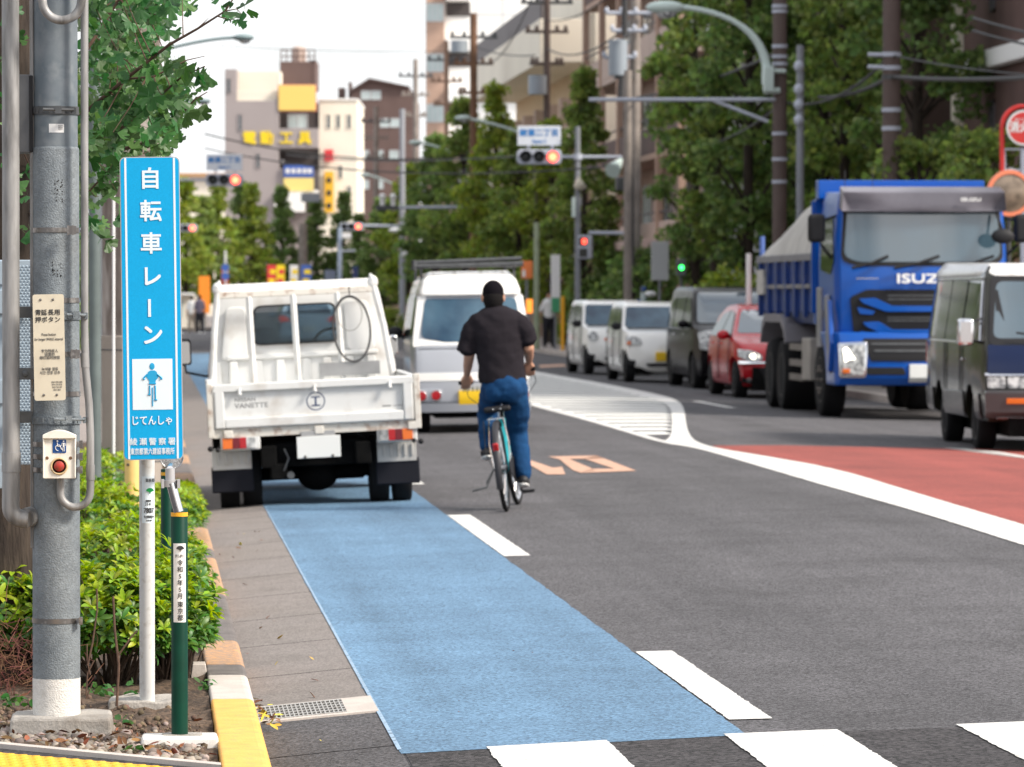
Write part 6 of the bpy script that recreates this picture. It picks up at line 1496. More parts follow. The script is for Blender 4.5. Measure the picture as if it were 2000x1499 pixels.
limb(body, [shL + Vector((.01, 0, -.02)), elL, c_(914, 713, DR + .14), wrL], [.052, .043, .036, .026]); limb(body, [shR + Vector((-.01, 0, -.02)), elR, c_(1033, 694, DR + .14), wrR], [.052, .043, .036, .026])
fingers(body, wrL, (-.05, .45, -.85), (0, .75, -.3), (1, .25, 0), .95, -1); fingers(body, wrR, (.12, .45, -.75), (0, .75, -.3), (1, .25, 0), .95, 1)
hipL, hipR = c_(966, 757, DR - .02), c_(1003, 757, DR - .04)
knR, anR = c_(1010, 845, DR + .16), c_(1021, 926, DR + .02)
knL, anL = c_(952, 800, DR + .42), c_(952, 872, DR + .16)
limb(body, [hipR, knR, anR], [.078, .055, .038]); limb(body, [hipL, knL, anL], [.078, .055, .038])
fused(body, 'body', 'skin', rider, .0062, 2)
o = rider.children[0]
# jeans
b = MB(); limb(b, [c_(984, 738, DR - .02), c_(984, 757, DR - .05)], [.12, .130], 1)
limb(b, [hipR + Vector((.005, 0, 0)), (hipR + knR) / 2 + Vector((.01, 0, 0)), knR + Vector((.0, 0, 0)), (knR + anR) / 2 + Vector((.004, 0, 0)), anR + Vector((0, 0, .01))], [.104, .098, .078, .070, .066])
limb(b, [hipL, (hipL + knL) / 2, knL, (knL + anL) / 2, anL + Vector((0, 0, .01))], [.102, .092, .076, .068, .062])
b.ball(c_(968, 764, DR - .07), .085, .10, .10); b.ball(c_(1000, 764, DR - .08), .085, .10, .10)
fused(b, 'jeans', 'jeans', rider, .010, 3, .008, 9)
# shirt
b = MB(); ang = (shR - shL).normalized()
def ring(c, rx, ry): return (Vector(c), rx, ry)
rings = [ring(c_(966, 598), .068, .065), ring(c_(967, 605), .120, .085), ring(c_(969, 613), .180, .098), ring(c_(970, 624), .208, .112), ring(c_(972, 642), .200, .122), ring(c_(974, 665), .180, .130), ring(c_(977, 690), .174, .132), ring(c_(979, 715), .172, .138), ring(c_(981, 738), .176, .158), ring(c_(982, 748), .174, .160)]
n_ = 28; vs = []
for c, rx, ry in rings:
    for i in range(n_):
        a = 2 * PI * i / n_; vs.append(c + Vector((rx * math.cos(a), ry * math.sin(a), .02 * math.cos(a) * (.5 if c.z > 1.4 else .25))))
k = len(rings); b.add(vs, [(j * n_ + i, j * n_ + (i + 1) % n_, (j + 1) * n_ + (i + 1) % n_, (j + 1) * n_ + i) for j in range(k - 1) for i in range(n_)] + [tuple(range(n_)), tuple(range((k - 1) * n_, k * n_))[::-1]])
limb(b, [shL + Vector((.025, 0, -.01)), c_(917, 655, DR), c_(914, 680, DR + .01)], [.078, .072, .068]); limb(b, [shR + Vector((-.025, 0, -.01)), c_(1027, 648, DR), c_(1030, 662, DR + .01)], [.078, .074, .070])
b.tube([c_(915, 660, DR), c_(911, 688, DR + .01)], [.064, .072], 20); b.tube([c_(1026, 645, DR), c_(1033, 669, DR + .01)], [.064, .072], 20)
fused(b, 'shirt', 'shirt', rider, .010, 2, .008, 7.5)
b = MB(); hd = head; b.ball(hd + Vector((0, 0, .022)), .081, .098, .094, 22, 14); b.prism(rpoly([(-.07, .07), (.07, .07), (.055, .175), (-.055, .175)], .04), 0, .008, lambda u, v, h: hd + Vector((u, v, .03 + h))); fused(b, 'cap', 'cap', rider, .007, 2)
b = MB(); b.ball(hd + Vector((0, -.028, -.030)), .076, .080, .095, 18, 10); fused(b, 'hair', 'hair', rider, .008, 1)
for nm, an, toe, sole, yaw in (('shoe', anR, Vector((.03, .16, -.028)), 0, 0), ('shoe', anL, Vector((.0, .15, -.03)), 0, 0)):
    b = MB(); a0 = an + Vector((0, -.02, -.045)); limb(b, [a0 + Vector((0, -.03, 0)), a0 + toe * .5 + Vector((0, 0, -.005)), a0 + toe], [.040, .043, .034]); limb(b, [an + Vector((0, 0, .0)), a0], [.043, .042]); fused(b, 'shoe', mat('shoe_black', (.012, .012, .014), .6), rider, .008, 2)
    b = MB(); limb(b, [a0 + Vector((0, -.035, -.028)), a0 + toe * .5 + Vector((0, 0, -.035)), a0 + toe + Vector((0, 0, -.022))], [.036, .042, .030])
    for i, v in enumerate(b.v): pass
    zz = (a0 + Vector((0, 0, -.03))).z; b.v = [(v[0], v[1], (v[2] - zz) * .42 + zz + (v[1] - a0.y) * -.06) for v in b.v]
    fused(b, 'shoe_sole', mat('shoe_white', (.72, .72, .70), .6), rider, .007, 1)
# ---- bicycle ----------------------------------------------------------
cr = gp(990, 1000); yawb = R(-9.5)
BK = thing('bicycle', 'turquoise city bicycle with black mudguard and red rear reflector under the cyclist', 'bicycle', (cr.x, cr.y, cr.z), yawb, ry=R(-6.5)); BK.scale = (.96,) * 3
rw = .335; wb = 1.09
def bwheel(y, steer=0):
    e = bpy.data.objects.new('wheel', None); link(e); e.parent = BK; e.location = (0, y, rw); e.rotation_euler = (0, 0, steer)
    b = MB(); b.lathe([(rw + .0175 * math.cos(a * PI / 5) - .0175, .0175 * math.sin(a * PI / 5)) for a in range(10)], (0, 0, 0), 'x', 48, close=True); b.build('tyre', 'tyre', e, smooth=True)
    b = MB(); b.lathe([(rw - .034, -.011), (rw - .030, .0 - .011), (rw - .030, .011), (rw - .046, .011), (rw - .050, 0), (rw - .046, -.011)], (0, 0, 0), 'x', 48, close=True); b.build('rim', 'chrome', e, smooth=True)
    b = MB(); 
    for i in range(32):
        a = 2 * PI * i / 32; s = .028 if i % 2 else -.028; a2 = a + (.35 if i % 4 < 2 else -.35); b.tube([(s, .02 * math.cos(a2), .02 * math.sin(a2)), (0, (rw - .045) * math.cos(a), (rw - .045) * math.sin(a))], .0016, 4, cap=False)
    b.build('spokes', 'chrome', e, fix=False)
    b = MB(); b.lathe([(.012, -.045), (.022, -.03), (.018, 0), (.022, .03), (.012, .045)], (0, 0, 0), 'x', 16); b.build('hub', 'rim', e, smooth=True)
bwheel(0); bwheel(wb, R(-3))
def bk(nm, m, fn, smooth=True, bevel=0): b = MB(); fn(b); return b.build(nm, m, BK, smooth=smooth, bevel=bevel)
bb = (0, .46, .29); st = (0, .30, .70); ht = (0, .92, .80); hb = (0, .97, .62)
bk('frame', 'teal', lambda b: (b.tube([bb, (0, .37, .52), st], .0165, 12), b.tube([bb, (0, .75, .46), hb], .019, 12), b.tube([(0, .42, .42), (0, .70, .56), ht], .016, 12), b.tube([ht, hb], .02, 12),
    [b.tube([(s * .055, 0, rw), (s * .045, .2, rw - .01), (s * .03, bb[1], bb[2])], .010, 8) for s in (-1, 1)], [b.tube([(s * .055, 0, rw), (s * .035, .18, .50), (s * .012, .31, .66)], .009, 8) for s in (-1, 1)]))
bk('fork', 'chrome', lambda b: [b.tube([(0, .975, .60), (s * .05, 1.0, .55), (s * .055, wb - .02, rw + .08), (s * .055, wb, rw)], .012, 8) for s in (-1, 1)])
bk('seat_post', 'chrome', lambda b: b.tube([st, (0, .275, .76)], .013, 10))
bk('saddle', 'black', lambda b: (b.prism(rpoly([(-.10, .14), (.10, .14), (.105, .19), (.04, .28), (.022, .42), (-.022, .42), (-.04, .28), (-.105, .19)], .025), .755, .80, lambda u, v, h: (u, v, h))), bevel=.018)
bk('saddle_rivets', 'chrome', lambda b: (b.ball((-.028, .136, .778), .007), b.ball((.028, .136, .778), .007)))
def fender(b, y0, a0, a1, r, w=.026):
    n = 24; vs = []
    for i in range(n + 1):
        a = R(a0 + (a1 - a0) * i / n)
        for k in range(7):
            q = -1 + k / 3; vs.append((q * w, y0 + (r - .012 * q * q) * math.cos(a), rw + (r - .012 * q * q) * math.sin(a)))
    b.add(vs, [(i * 7 + k, i * 7 + k + 1, (i + 1) * 7 + k + 1, (i + 1) * 7 + k) for i in range(n) for k in range(6)])
bk('rear_mudguard', mat('mudguard_dark', (.035, .035, .04), .45, spec=.3), lambda b: fender(b, 0, 60, 205, .365)); bk('front_mudguard', MATS['mudguard_dark'], lambda b: fender(b, wb, 30, 150, .365))
bk('rear_reflector', 'lens_red', lambda b: b.obox(Vector((0, -.335, .50)), .045, .02, .075, Matrix.Rotation(R(25), 3, 'X')), bevel=.01)
bk('rear_carrier', 'chrome', lambda b: (b.tube([(-.05, .22, .72), (-.055, -.10, .71), (.055, -.10, .71), (.05, .22, .72)], .005, 6), [b.tube([(s * .055, -.02, .71), (s * .075, .0, .52), (s * .06, 0, rw)], .005, 6) for s in (-1, 1)]))
bk('crankset', 'dark_steel', lambda b: (b.tube([(-.07, bb[1], bb[2]), (.07, bb[1], bb[2])], .018, 12), b.tube([(.075, bb[1], bb[2]), (.09, bb[1] - .02, bb[2] - .165)], .009, 8), b.tube([(-.075, bb[1], bb[2]), (-.09, bb[1] + .02, bb[2] + .165)], .009, 8), b.lathe([(.095, .055), (.10, .057), (.095, .060), (.02, .060)], (0, bb[1], bb[2]), 'x', 28)))
bk('pedal', 'black', lambda b: b.box(.10, .19, bb[1] - .06, bb[1] + .03, bb[2] - .18, bb[2] - .155)); bk('pedal', 'black', lambda b: b.box(-.19, -.10, bb[1] - .03, bb[1] + .06, bb[2] + .15, bb[2] + .175))
bk('chain_guard', 'black', lambda b: b.prism(rpoly([(-.06, rw - .04), (-.06, rw + .04), (.45, bb[2] + .12), (.57, bb[2] + .02), (.48, bb[2] - .1)], .05), .062, .07, lambda u, v, h: (h, u, v)))
bk('kickstand', 'dark_steel', lambda b: (b.tube([(-.08, .02, rw - .03), (-.13, -.02, .20)], .009, 8), b.tube([(-.13, -.02, .20), (-.24, -.03, .185)], .008, 8), b.tube([(-.06, 0, rw), (-.13, -.01, .23)], .007, 8)))
hbz = 1.02
bk('handlebar_stem', 'chrome', lambda b: b.tube([ht, (0, .90, .88), (0, .92, .98)], .013, 10))
inv = None
bpy.context.view_layer.update()
inv = wm(BK).inverted(); gL, gR = inv @ (wrL + Vector((-.005, .05, -.062))), inv @ (wrR + Vector((.01, .05, -.058)))
mid = Vector((0, .92, .98))
bk('handlebar', 'chrome', lambda b: b.tube([gL + Vector((-.02, -.02, 0)), gL + Vector((.06, .03, .0)), Vector((gL.x * .45, .90, (gL.z + mid.z) / 2)), mid, Vector((gR.x * .45, .90, (gR.z + mid.z) / 2)), gR + Vector((-.06, .03, 0)), gR + Vector((.02, -.02, 0))], .011, 10))
for g_, s in ((gL, -1), (gR, 1)):
    bk('grip', 'black', lambda b: b.tube([g_ + Vector((s * .05, -.03, 0)), g_ + Vector((-s * .05, .02, .0))], .0165, 10)); bk('brake_lever', 'dark_steel', lambda b: b.tube([g_ + Vector((-s * .05, .05, -.015)), g_ + Vector((s * .03, .05, -.05))], .005, 6))
bk('bell', 'dark_steel', lambda b: b.ball(gL + Vector((.12, .03, .03)), .026, .026, .02)); bk('cables', 'wire', lambda b: (b.tube([gL + Vector((-.02, .06, -.02)), gL + Vector((.0, .12, -.12)), (0, .96, .62), (-.04, .5, .33)], .003, 5), b.tube([gR + Vector((.02, .06, -.02)), gR + Vector((.03, .12, -.10)), (0, 1.0, .62)], .003, 5)))
bk('basket_bracket', 'wire', lambda b: [b.tube([(-.10, .0, .70 - i * .01), (-.115, .05, .45), (-.07, .08, rw)], .0035, 5) for i in range(1)])

# ---- people further off ------------------------------------------------
def walker(label, base, h, rz, top, legs, arm=.12, skirt=False, group=None, hairc='hair'):
    t = thing('person', label, 'person', base, rz, group); s = h / 1.7
    b = MB(); V_ = lambda x, y, z: Vector((x * s, y * s, z * s))
    L_ = lambda p, r: limb(b, [V_(*q) for q in p], [x * s for x in r], n=10)
    b.ball(V_(0, .01, 1.58), .075 * s, .09 * s, .108 * s); b.ball(V_(0, .10, 1.56), .014 * s, .02 * s, .016 * s); L_([(0, 0, 1.5), (0, 0, 1.40)], [.05, .055]); L_([(0, 0, 1.36), (0, 0, 1.15), (0, 0, .95)], [.12, .12, .13])
    for k in (-1, 1):
        L_([(k * .17, 0, 1.38), (k * (.17 + arm * .6), -.02, 1.10), (k * (.16 + arm), .06, .86)], [.05, .04, .028]); L_([(k * (.16 + arm), .06, .86), (k * (.16 + arm), .08, .77)], [.03, .016])
        for f_ in range(4): L_([(k * (.16 + arm) + (f_ - 1.5) * .012, .08, .79), (k * (.16 + arm) + (f_ - 1.5) * .014, .09, .72)], [.010, .007])
        L_([(k * .09, 0, .92), (k * .11, .03 * k, .5), (k * .12, -.04 * k, .09)], [.085, .06, .04]); L_([(k * .12, -.05 * k, .06), (k * .13, .14 - .05 * k, .04)], [.045, .035])
    o = b.build('body', 'skin', t, fix=False); r_ = o.modifiers.new('r', 'REMESH'); r_.mode = 'VOXEL'; r_.voxel_size = .016; bake(o); shade(o, 180)
    def cl(nm, m, fn):
        nonlocal b
        b = MB(); fn(); o = b.build(nm, m, t, fix=False); r_ = o.modifiers.new('r', 'REMESH'); r_.mode = 'VOXEL'; r_.voxel_size = .018; bake(o); shade(o, 180)
    cl('shirt', top, lambda: (L_([(0, 0, 1.38), (0, 0, 1.15), (0, 0, .93)], [.16, .16, .165]), [L_([(k * .13, 0, 1.39), (k * (.16 + arm * .5), -.01, 1.15)], [.075, .07]) for k in (-1, 1)]))
    cl('trousers', legs, lambda: (L_([(0, 0, .98), (0, 0, .86)], [.16, .165]), [L_([(k * .09, 0, .90), (k * .11, .03 * k, .5), (k * .12, -.04 * k, .12)], [.12, .09, .075]) for k in (-1, 1)]))
    cl('shoes', 'black', lambda: [L_([(k * .12, -.06 * k, .05), (k * .13, .14 - .05 * k, .04)], [.052, .042]) for k in (-1, 1)])
    cl('hair', hairc, lambda: b.ball(V_(0, -.012, 1.61), .085 * s, .096 * s, .10 * s))
    return t
q = at(1072, 676, 128); walker('person in white shirt and dark trousers standing on the far pavement beside the green pole', (q.x, q.y, .13), 1.62, PI, 'plain_white', mat('dark_trousers', (.012, .012, .018), .8), .16)
q = at(375, 650, 186); walker('person in a pale top crossing far down the street, left of the pair', (q.x, q.y, .02), 1.6, 0, 'plain_white', mat('beige_trousers', (.32, .27, .22), .8), .08, group='people crossing far down the street')
q = at(390, 650, 184); walker('person in dark clothes crossing far down the street, right of the pair', (q.x, q.y, .02), 1.66, 0, mat('grey_purple_shirt', (.14, .12, .17), .8), MATS['dark_trousers'], .08, group='people crossing far down the street')
# ================================================================== TREES
leafq = [(-.5, 0, 0), (0, -.42, .08), (.5, 0, 0), (0, .5, .10)]; leafqf = [(0, 1, 2, 3)]
def crown_mesh(seed, h, base, rad, n, m, lean=0, leaf=.13, ragged=.35, top=.25, cone=False):
    """columnar street-tree crown made of leaf clumps spread through its volume"""
    rg = np.random.default_rng(seed); rr = random.Random(seed); cl = []
    nc = int(60 + (h - base) * rad * 9)
    for i in range(nc):
        t = rr.random() ** .9; z = base + (h - base) * t
        prof = (math.sin(min(1, (t + .10) * 1.9) * PI / 2)) * (1 - (max(0, (t - .30) / .70) ** 1.1 * .93 if cone else max(0, (t - .45) / .55) ** 1.5 * (1 - top))) * rad
        prof *= 1 + ragged * noise.noise(Vector((seed, t * 5, 0))) ; a = rr.uniform(0, 2 * PI)
        prof *= 1 + ragged * noise.noise(Vector((math.cos(a) * 1.5 + seed, math.sin(a) * 1.5, t * 6)))
        r = prof * math.sqrt(rr.uniform(.25, 1)); cl.append((r * math.cos(a), r * math.sin(a), z, rr.uniform(.22, .50)))
    per = max(10, n // nc); pos = []
    for x, y, z, s in cl:
        v = rg.normal(size=(per, 3)); v /= np.linalg.norm(v, axis=1)[:, None]; v *= (s * rg.uniform(.45, 1.0, (per, 1))) * np.array([1, 1, .62]); pos.append(v + np.array([x, y, z]))
    pos = np.concatenate(pos); k = len(pos)
    o = scatter('crown', leafq, leafqf, pos, rand_rots(k, rg, (0, 0, .5)), rg.uniform(.7, 1.5, k) * leaf, m)
    b = MB(); b.tube([(0, 0, 0), (.02, .0, base * .6), (0, .02, base), (.03, 0, (h + base) / 2), (0, 0, h * .92)], [.17, .135, .12, .08, .02], 12)
    for x, y, z, s in rr.sample(cl, min(34, len(cl))):
        z0 = max(base * .8, z - rr.uniform(.5, 1.3)); b.tube([(0, 0, z0), (x * .5, y * .5, (z0 + z) / 2 + .1), (x, y, z)], [.045, .028, .01], 6, cap=False)
    tr = b.build('trunk', 'bark', smooth=True, fix=False)
    return o.data, tr.data, o, tr
PROTO = {}
def tree(kind, loc, label, rz=0, sc=1.0, m=None, group='street trees along the road', name='street_tree', sz=None):
    t = thing(name, label, 'tree', loc, rz, group); t.scale = (sc, sc, sz or sc)
    if kind not in PROTO:
        h, base, rad, n, seed, mm, leaf = KINDS[kind]; cm, tm, o1, o2 = crown_mesh(seed, h, base, rad, n, mm, leaf=leaf, cone=kind in ('col', 'cone')); bpy.data.objects.remove(o1); bpy.data.objects.remove(o2); PROTO[kind] = (cm, tm)
    cm, tm = PROTO[kind]
    a = link(bpy.data.objects.new('crown', cm)); a.parent = t; c = link(bpy.data.objects.new('trunk', tm)); c.parent = t
    if m: a.material_slots[0].link = 'OBJECT'; a.material_slots[0].material = M[m]
    return t
KINDS = {'big1': (11.5, 2.3, 1.30, 9500, 3, 'crown_a', .13), 'big2': (10.8, 2.0, 1.20, 9000, 8, 'crown_b', .13), 'col': (8.0, 1.3, 1.5, 8500, 5, 'crown_a', .14), 'cone': (8.0, 1.2, 1.2, 5000, 17, 'crown_b', .18), 'bush': (1.6, .15, .8, 2500, 23, 'crown_c', .09), 'shrub': (3.6, .3, 1.5, 6000, 29, 'crown_c', .11)}
def tp(px, D, z=.12): q = at(px, 900, D); return (q.x, q.y, z)
T = tree
T('big1', tp(1398, 96), 'big leafy street tree behind the kei car and the people carrier', 0, 1.0)
T('big2', tp(1462, 92), 'dark leafy street tree left of the brown pole by the dump truck', 1.3, 1.05)
T('big1', tp(1650, 88), 'broad green street tree behind the dump truck cab, between the two brown poles', 2.2, 1.0)
T('big2', tp(1790, 84), 'dense street tree right of the thick brown pole above the truck', .7, 1.08, 'crown_b')
T('big2', tp(1560, 98), 'street tree directly behind the steel pole over the truck tarpaulin', 3.1, 1.0)
T('big2', tp(1358, 104), 'slim street tree left of the big leafy tree', .4, .92, 'crown_b')
T('big2', tp(1725, 92), 'tree hidden mostly behind the thick brown pole above the truck', 1.4, 1.1, 'crown_a')
T('big2', tp(1610, 95), 'tree between the steel pole and the broad green tree', 2.4, 1.1, 'crown_b')
T('big1', tp(1500, 99), 'tree right behind the pole with the curved street lamp', 5.1, .95, 'crown_b')
for i, (px, D, h_, r_, m_, lb) in enumerate(((1140, 128, 8.1, 1.25, 'crown_a', 'street tree between the signal post and the transformer pole'), (1078, 140, 7.1, 1.25, 'crown_c', 'yellow green street tree right of the red traffic light'), (1015, 150, 7.2, 1.5, 'crown_a', 'street tree behind the hanging place name board'),
    (968, 160, 9.2, 1.35, 'crown_c', 'street tree directly above the cyclist'), (905, 172, 9.2, 1.6, 'crown_a', 'street tree above the microvan roof rack'), (850, 186, 8.3, 1.7, 'crown_b', 'street tree in the middle of the far row'), (800, 205, 7.6, 1.6, 'crown_c', 'street tree beside the far grey pole'), (748, 228, 6.6, 1.5, 'crown_b', 'street tree at the far end of the right-hand row'))):
    T('col', tp(px, D), lb, i * 1.3, r_ / 1.4, m_, sz=h_ / 8)
for i, (x, y) in enumerate(((-4.6, 34), (-4.8, 46), (-5, 58), (-5, 72), (-5, 88), (-4.2, 102), (-4, 114), (-3.8, 126), (-3.6, 138), (-3.4, 150), (-3.2, 162), (-3, 174))): T('big2', (x, y, .12), 'one of the street trees of the left pavement, added for vehicle sides to reflect', i, 1.0, 'crown_b', 'street trees of the left pavement')  # row added to darken what the vehicle sides reflect
for i in range(11): T('shrub', (-2.4 - .1 * (i % 3), 58 + i * 11, .12), 'tall dark shrub along the left pavement, added for vehicle sides to reflect', i, 1.1, 'crown_b', 'shrubs added along the left pavement for reflections', 'shrub', .9)  # shrub row put in to give the vehicle sides dark reflections
fg = 'small conical trees before the tool shop'
T('cone', tp(700, 255), 'conical tree nearest the far right-hand row', 0, .78, None, fg, 'conical_tree')
T('cone', tp(672, 262), 'pointed conical tree beside the far signal post', 1, .96, None, fg, 'conical_tree')
T('cone', tp(618, 262), 'conical tree right of the concrete pole', 2, .96, None, fg, 'conical_tree', .92)
T('cone', tp(552, 262), 'slender conical tree left of the concrete pole', 3, 1.0, None, fg, 'conical_tree')
T('cone', tp(492, 255), 'conical tree in front of the grey facade, sunlight put into its yellow green', 4, 1.15, 'crown_c', fg, 'conical_tree', 1.0)  # lighter leaf tone stands in for sun on this crown
T('cone', tp(470, 258), 'dark conical tree behind the yellow green one', 5, 1.0, None, fg, 'conical_tree', 1.02)
T('cone', tp(425, 240), 'tree left of the grey facade under the far left signal', .5, 1.05, 'crown_c', fg, 'conical_tree', .98)
T('cone', tp(398, 235), 'leaning tree above the orange banner', 1.5, 1.1, 'crown_a', fg, 'conical_tree', .85)
T('cone', tp(365, 230), 'tree partly hidden by the blue sign', 2.5, 1.15, 'crown_c', fg, 'conical_tree', .95)
for i, (px, D, m_, sc, lb) in enumerate(((1905, 70, 'crown_a', 1.02, 'bright green garden shrub behind the fire hydrant sign'), (1795, 72, 'crown_a', 1.0, 'bright shrub just above the tipper body'), (1255, 112, 'crown_b', 1.5, 'dark round shrub right of the concrete poles'), (1205, 128, 'crown_b', 1.7, 'dark shrub under the apartment awning'), (1420, 88, 'crown_c', 1.1, 'light green shrub at the foot of the dark tree'), (1108, 134, 'crown_c', .8, 'low bright hedge beside the standing person'), (765, 150, 'crown_c', .6, 'yellow green low shrub left of the microvan'))):
    T('bush' if i > 1 else 'shrub', tp(px, D), lb, i, sc, m_, 'roadside shrubs', 'shrub', sc * 1.1)
# left background foliage behind the near pole
T('big1', tp(-60, 60), 'leafy tree at the left edge behind the ginkgo trunk', 0, .9, 'crown_b', 'street trees along the road')

# ================================================================== BUILDINGS
M['wall_cream'] = mat('wall_cream', (.84, .78, .66), .85, var=.05, vscale=.5); M['wall_white'] = mat('wall_white', (.86, .85, .82), .85, var=.04, vscale=.4)
M['wall_grey'] = mat('wall_mauve_grey', (.36, .32, .315), .8, var=.06, vscale=.4, wave=(1.2, .25, 'X')); M['wall_brown'] = mat('wall_brown', (.135, .088, .078), .85, var=.15, vscale=.7)
M['wall_pink'] = mat('wall_pinkish', (.52, .40, .34), .85, var=.1, vscale=.6); M['wall_tan'] = mat('wall_tan_tile', (.46, .31, .235), .8, var=.1, vscale=2); M['win'] = mat('window_glass', (.12, .15, .17), .08, spec=.8, var=.4, vscale=.7)
M['win_pale'] = mat('window_pale', (.50, .60, .60), .15, spec=.7, var=.2, vscale=1.0); M['rail'] = mat('balcony_rail', (.10, .085, .09), .6, var=.2, vscale=2); M['recess_shade'] = mat('recess_shade_tone', (.07, .06, .058), .9)  # last tone puts the shade of recesses into colour
M['wall_dkbrown'] = mat('wall_dark_brown', (.13, .075, .065), .9, var=.2, vscale=1.0); M['wall_light'] = mat('wall_light_grey', (.52, .53, .54), .8)
def bld(name, label, loc, rz=0): return thing(name, label, 'building', loc, rz)
def bx(t, nm, m, *bs, bevel=.02): 
    b = MB(); [b.box(*q) for q in bs]; return b.build(nm, m, t, bevel=bevel)
def win(t, x, z, w, h, y=0, m='win', axis='y', frame='wall_light', bars=1):
    """window on a wall facing -y (axis y) or facing -x (axis x) at coordinate y"""
    fr = MB(); gl = MB(); e = .06
    def bb_(mb, a0, a1, z0, z1, d0, d1):
        if axis == 'y': mb.box(a0, a1, y - d1, y - d0, z0, z1)
        else: mb.box(y - d1, y - d0, a0, a1, z0, z1)
    for a0, a1, z0, z1 in ((x - w / 2 - e, x + w / 2 + e, z, z + e), (x - w / 2 - e, x + w / 2 + e, z + h - e, z + h), (x - w / 2 - e, x - w / 2, z, z + h), (x + w / 2, x + w / 2 + e, z, z + h)): bb_(fr, a0, a1, z0, z1, -.02, .05)
    for i in range(bars): xc = x - w / 2 + w * (i + 1) / (bars + 1); bb_(fr, xc - .03, xc + .03, z, z + h, -.02, .045)
    o = fr.build('window', frame, t); bb_(gl, x - w / 2, x + w / 2, z + e, z + h - e, -.02, .015); gl.build('pane', m, o); return o
# --- tool shop on the far corner: grey face with a recessed balcony and sunlight put into its cream side
DF = 285.0; kF = FPX / DF; q = at(545, 900, DF); F_ = bld('corner_shop', 'mauve grey corner building with yellow lettering and billboard, sunlight painted into its cream side', (q.x, q.y, .12), R(-4.8))
fx = lambda px: (px - 545) / kF
fz = lambda py: (578 - py) / kF + CAMH - .12
bx(F_, 'wall', 'wall_grey', (fx(440), fx(540), 0, 12, 0, fz(198)), (fx(440), fx(463), 0, 12, fz(198), fz(136)), (fx(540), fx(545), 0, 12, 0, fz(190)), (fx(545), fx(622), .0, 1.2, fz(290), fz(252)), (fx(545), fx(622), 1.5, 12, 0, fz(200)), (fx(545), fx(622), 0, 1.5, fz(395), fz(375)), (fx(545), fx(560), .0, 1.2, 0, fz(330)))
bx(F_, 'parapet', 'wall_cream', (fx(463), fx(546), 1.5, 12, fz(198), fz(138)), (fx(463), fx(545), .4, .6, fz(198), fz(178)))  # sun on the inside of the parapet painted as cream
o = bx(F_, 'side_wall', 'wall_cream', (fx(622), fx(697), 1.2, 14, 0, fz(196)));  # lit side of the grey building, sunlight put into the cream
bx(F_, 'roof_edge', 'wall_white', (fx(619), fx(699), 1.1, 14.1, fz(196), fz(192)), (fx(545), fx(622), -.1, .3, fz(378), fz(372)))
for px in (641, 660, 681): win(F_, fx(px), fz(252), .22, 30 / kF, 1.2, 'win', bars=0, frame='wall_cream')
for py in (350, 430): win(F_, fx(664), fz(py), .22, 28 / kF, 1.2, 'win', bars=0, frame='wall_cream'); win(F_, fx(681), fz(py + 40), .22, 28 / kF, 1.2, 'win', bars=0, frame='wall_cream')
for px, py, hh in ((448, 184, 30), (470, 258, 34), (505, 330, 30)): win(F_, fx(px), fz(py), .2, hh / kF, 0, 'win', bars=0, frame='wall_grey')
bx(F_, 'balcony_shade_panel', 'recess_shade', (fx(546), fx(621), 1.35, 1.5, fz(252), fz(218)), (fx(546), fx(621), 1.35, 1.5, fz(330), fz(296)))  # flat dark panels, balcony shade put into their colour
win(F_, fx(580), fz(250), 1.2, 28 / kF, 1.35, 'win_pale')
bx(F_, 'billboard', mat('billboard_yellow', (.86, .60, .16), .5), (fx(545), fx(616), -.1, .3, fz(217), fz(168)))
bx(F_, 'billboard_frame', mat('billboard_frame', (.5, .16, .12), .6), (fx(543), fx(618), .3, .42, fz(219), fz(166)))
bx(F_, 'roof_tower', 'wall_brown', (fx(541), fx(601), 4, 9, fz(168), fz(115)), (fx(601), fx(612), 4.2, 9, fz(168), fz(112)))
b = MB(); x0, x1, z0, z1 = fx(543), fx(610), fz(115), fz(92)
for x in np.linspace(x0, x1, 7): b.box(x - .04, x + .04, 4.1, 4.2, z0, z1)
for z in (z0 + .35, z1): b.box(x0, x1, 4.1, 4.2, z - .05, z + .03)
b.build('roof_railing', 'wall_brown', F_); b = MB(); b.cyl((fx(576), 6, fz(115)), (fx(576), 6, fz(86)), .48); b.ball((fx(576), 6, fz(87)), .48, .48, .2); b.build('water_tank', 'wall_pink', F_, smooth=True)
b = MB(); ty_ = MATS.get('x')
for ch, px in (('電', 488), ('動', 522), ('工', 560), ('具', 596)): text_mb(b, ch, .90, facing((fx(px), -.06, fz(272))), .06, bold=.035)
b.build('lettering', mat('letter_yellow', (.90, .66, .02), .5), F_)
bx(F_, 'blue_signboard', mat('signboard_blue', (.05, .12, .42), .5), (fx(555), fx(613), -.25, -.1, fz(347), fz(324))); b = MB(); [b.obox(Vector((fx(px), -.27, fz(335))), .26, .02, .30) for px in (563, 574, 585, 596, 606)]; b.build('signboard_marks', 'plain_white', F_)
bx(F_, 'yellow_signboard', mat('signboard_yellow', (.82, .66, .22), .5), (fx(555), fx(613), -.25, -.1, fz(374), fz(349)))
bx(F_, 'white_shutter', 'wall_white', (fx(537), fx(596), -.5, .0, fz(415), fz(377)))
bx(F_, 'red_sign', mat('sign_red', (.66, .04, .05), .5), (fx(633), fx(650), .8, 1.1, fz(315), fz(292))); bx(F_, 'vertical_sign', mat('sign_amber', (.80, .45, .03), .5), (fx(633), fx(651), .8, 1.1, fz(415), fz(335))); b = MB(); [b.ball((fx(642), .78, fz(py)), .16, .03, .2) for py in (352, 377, 402)]; b.build('sign_marks', 'ink', F_)
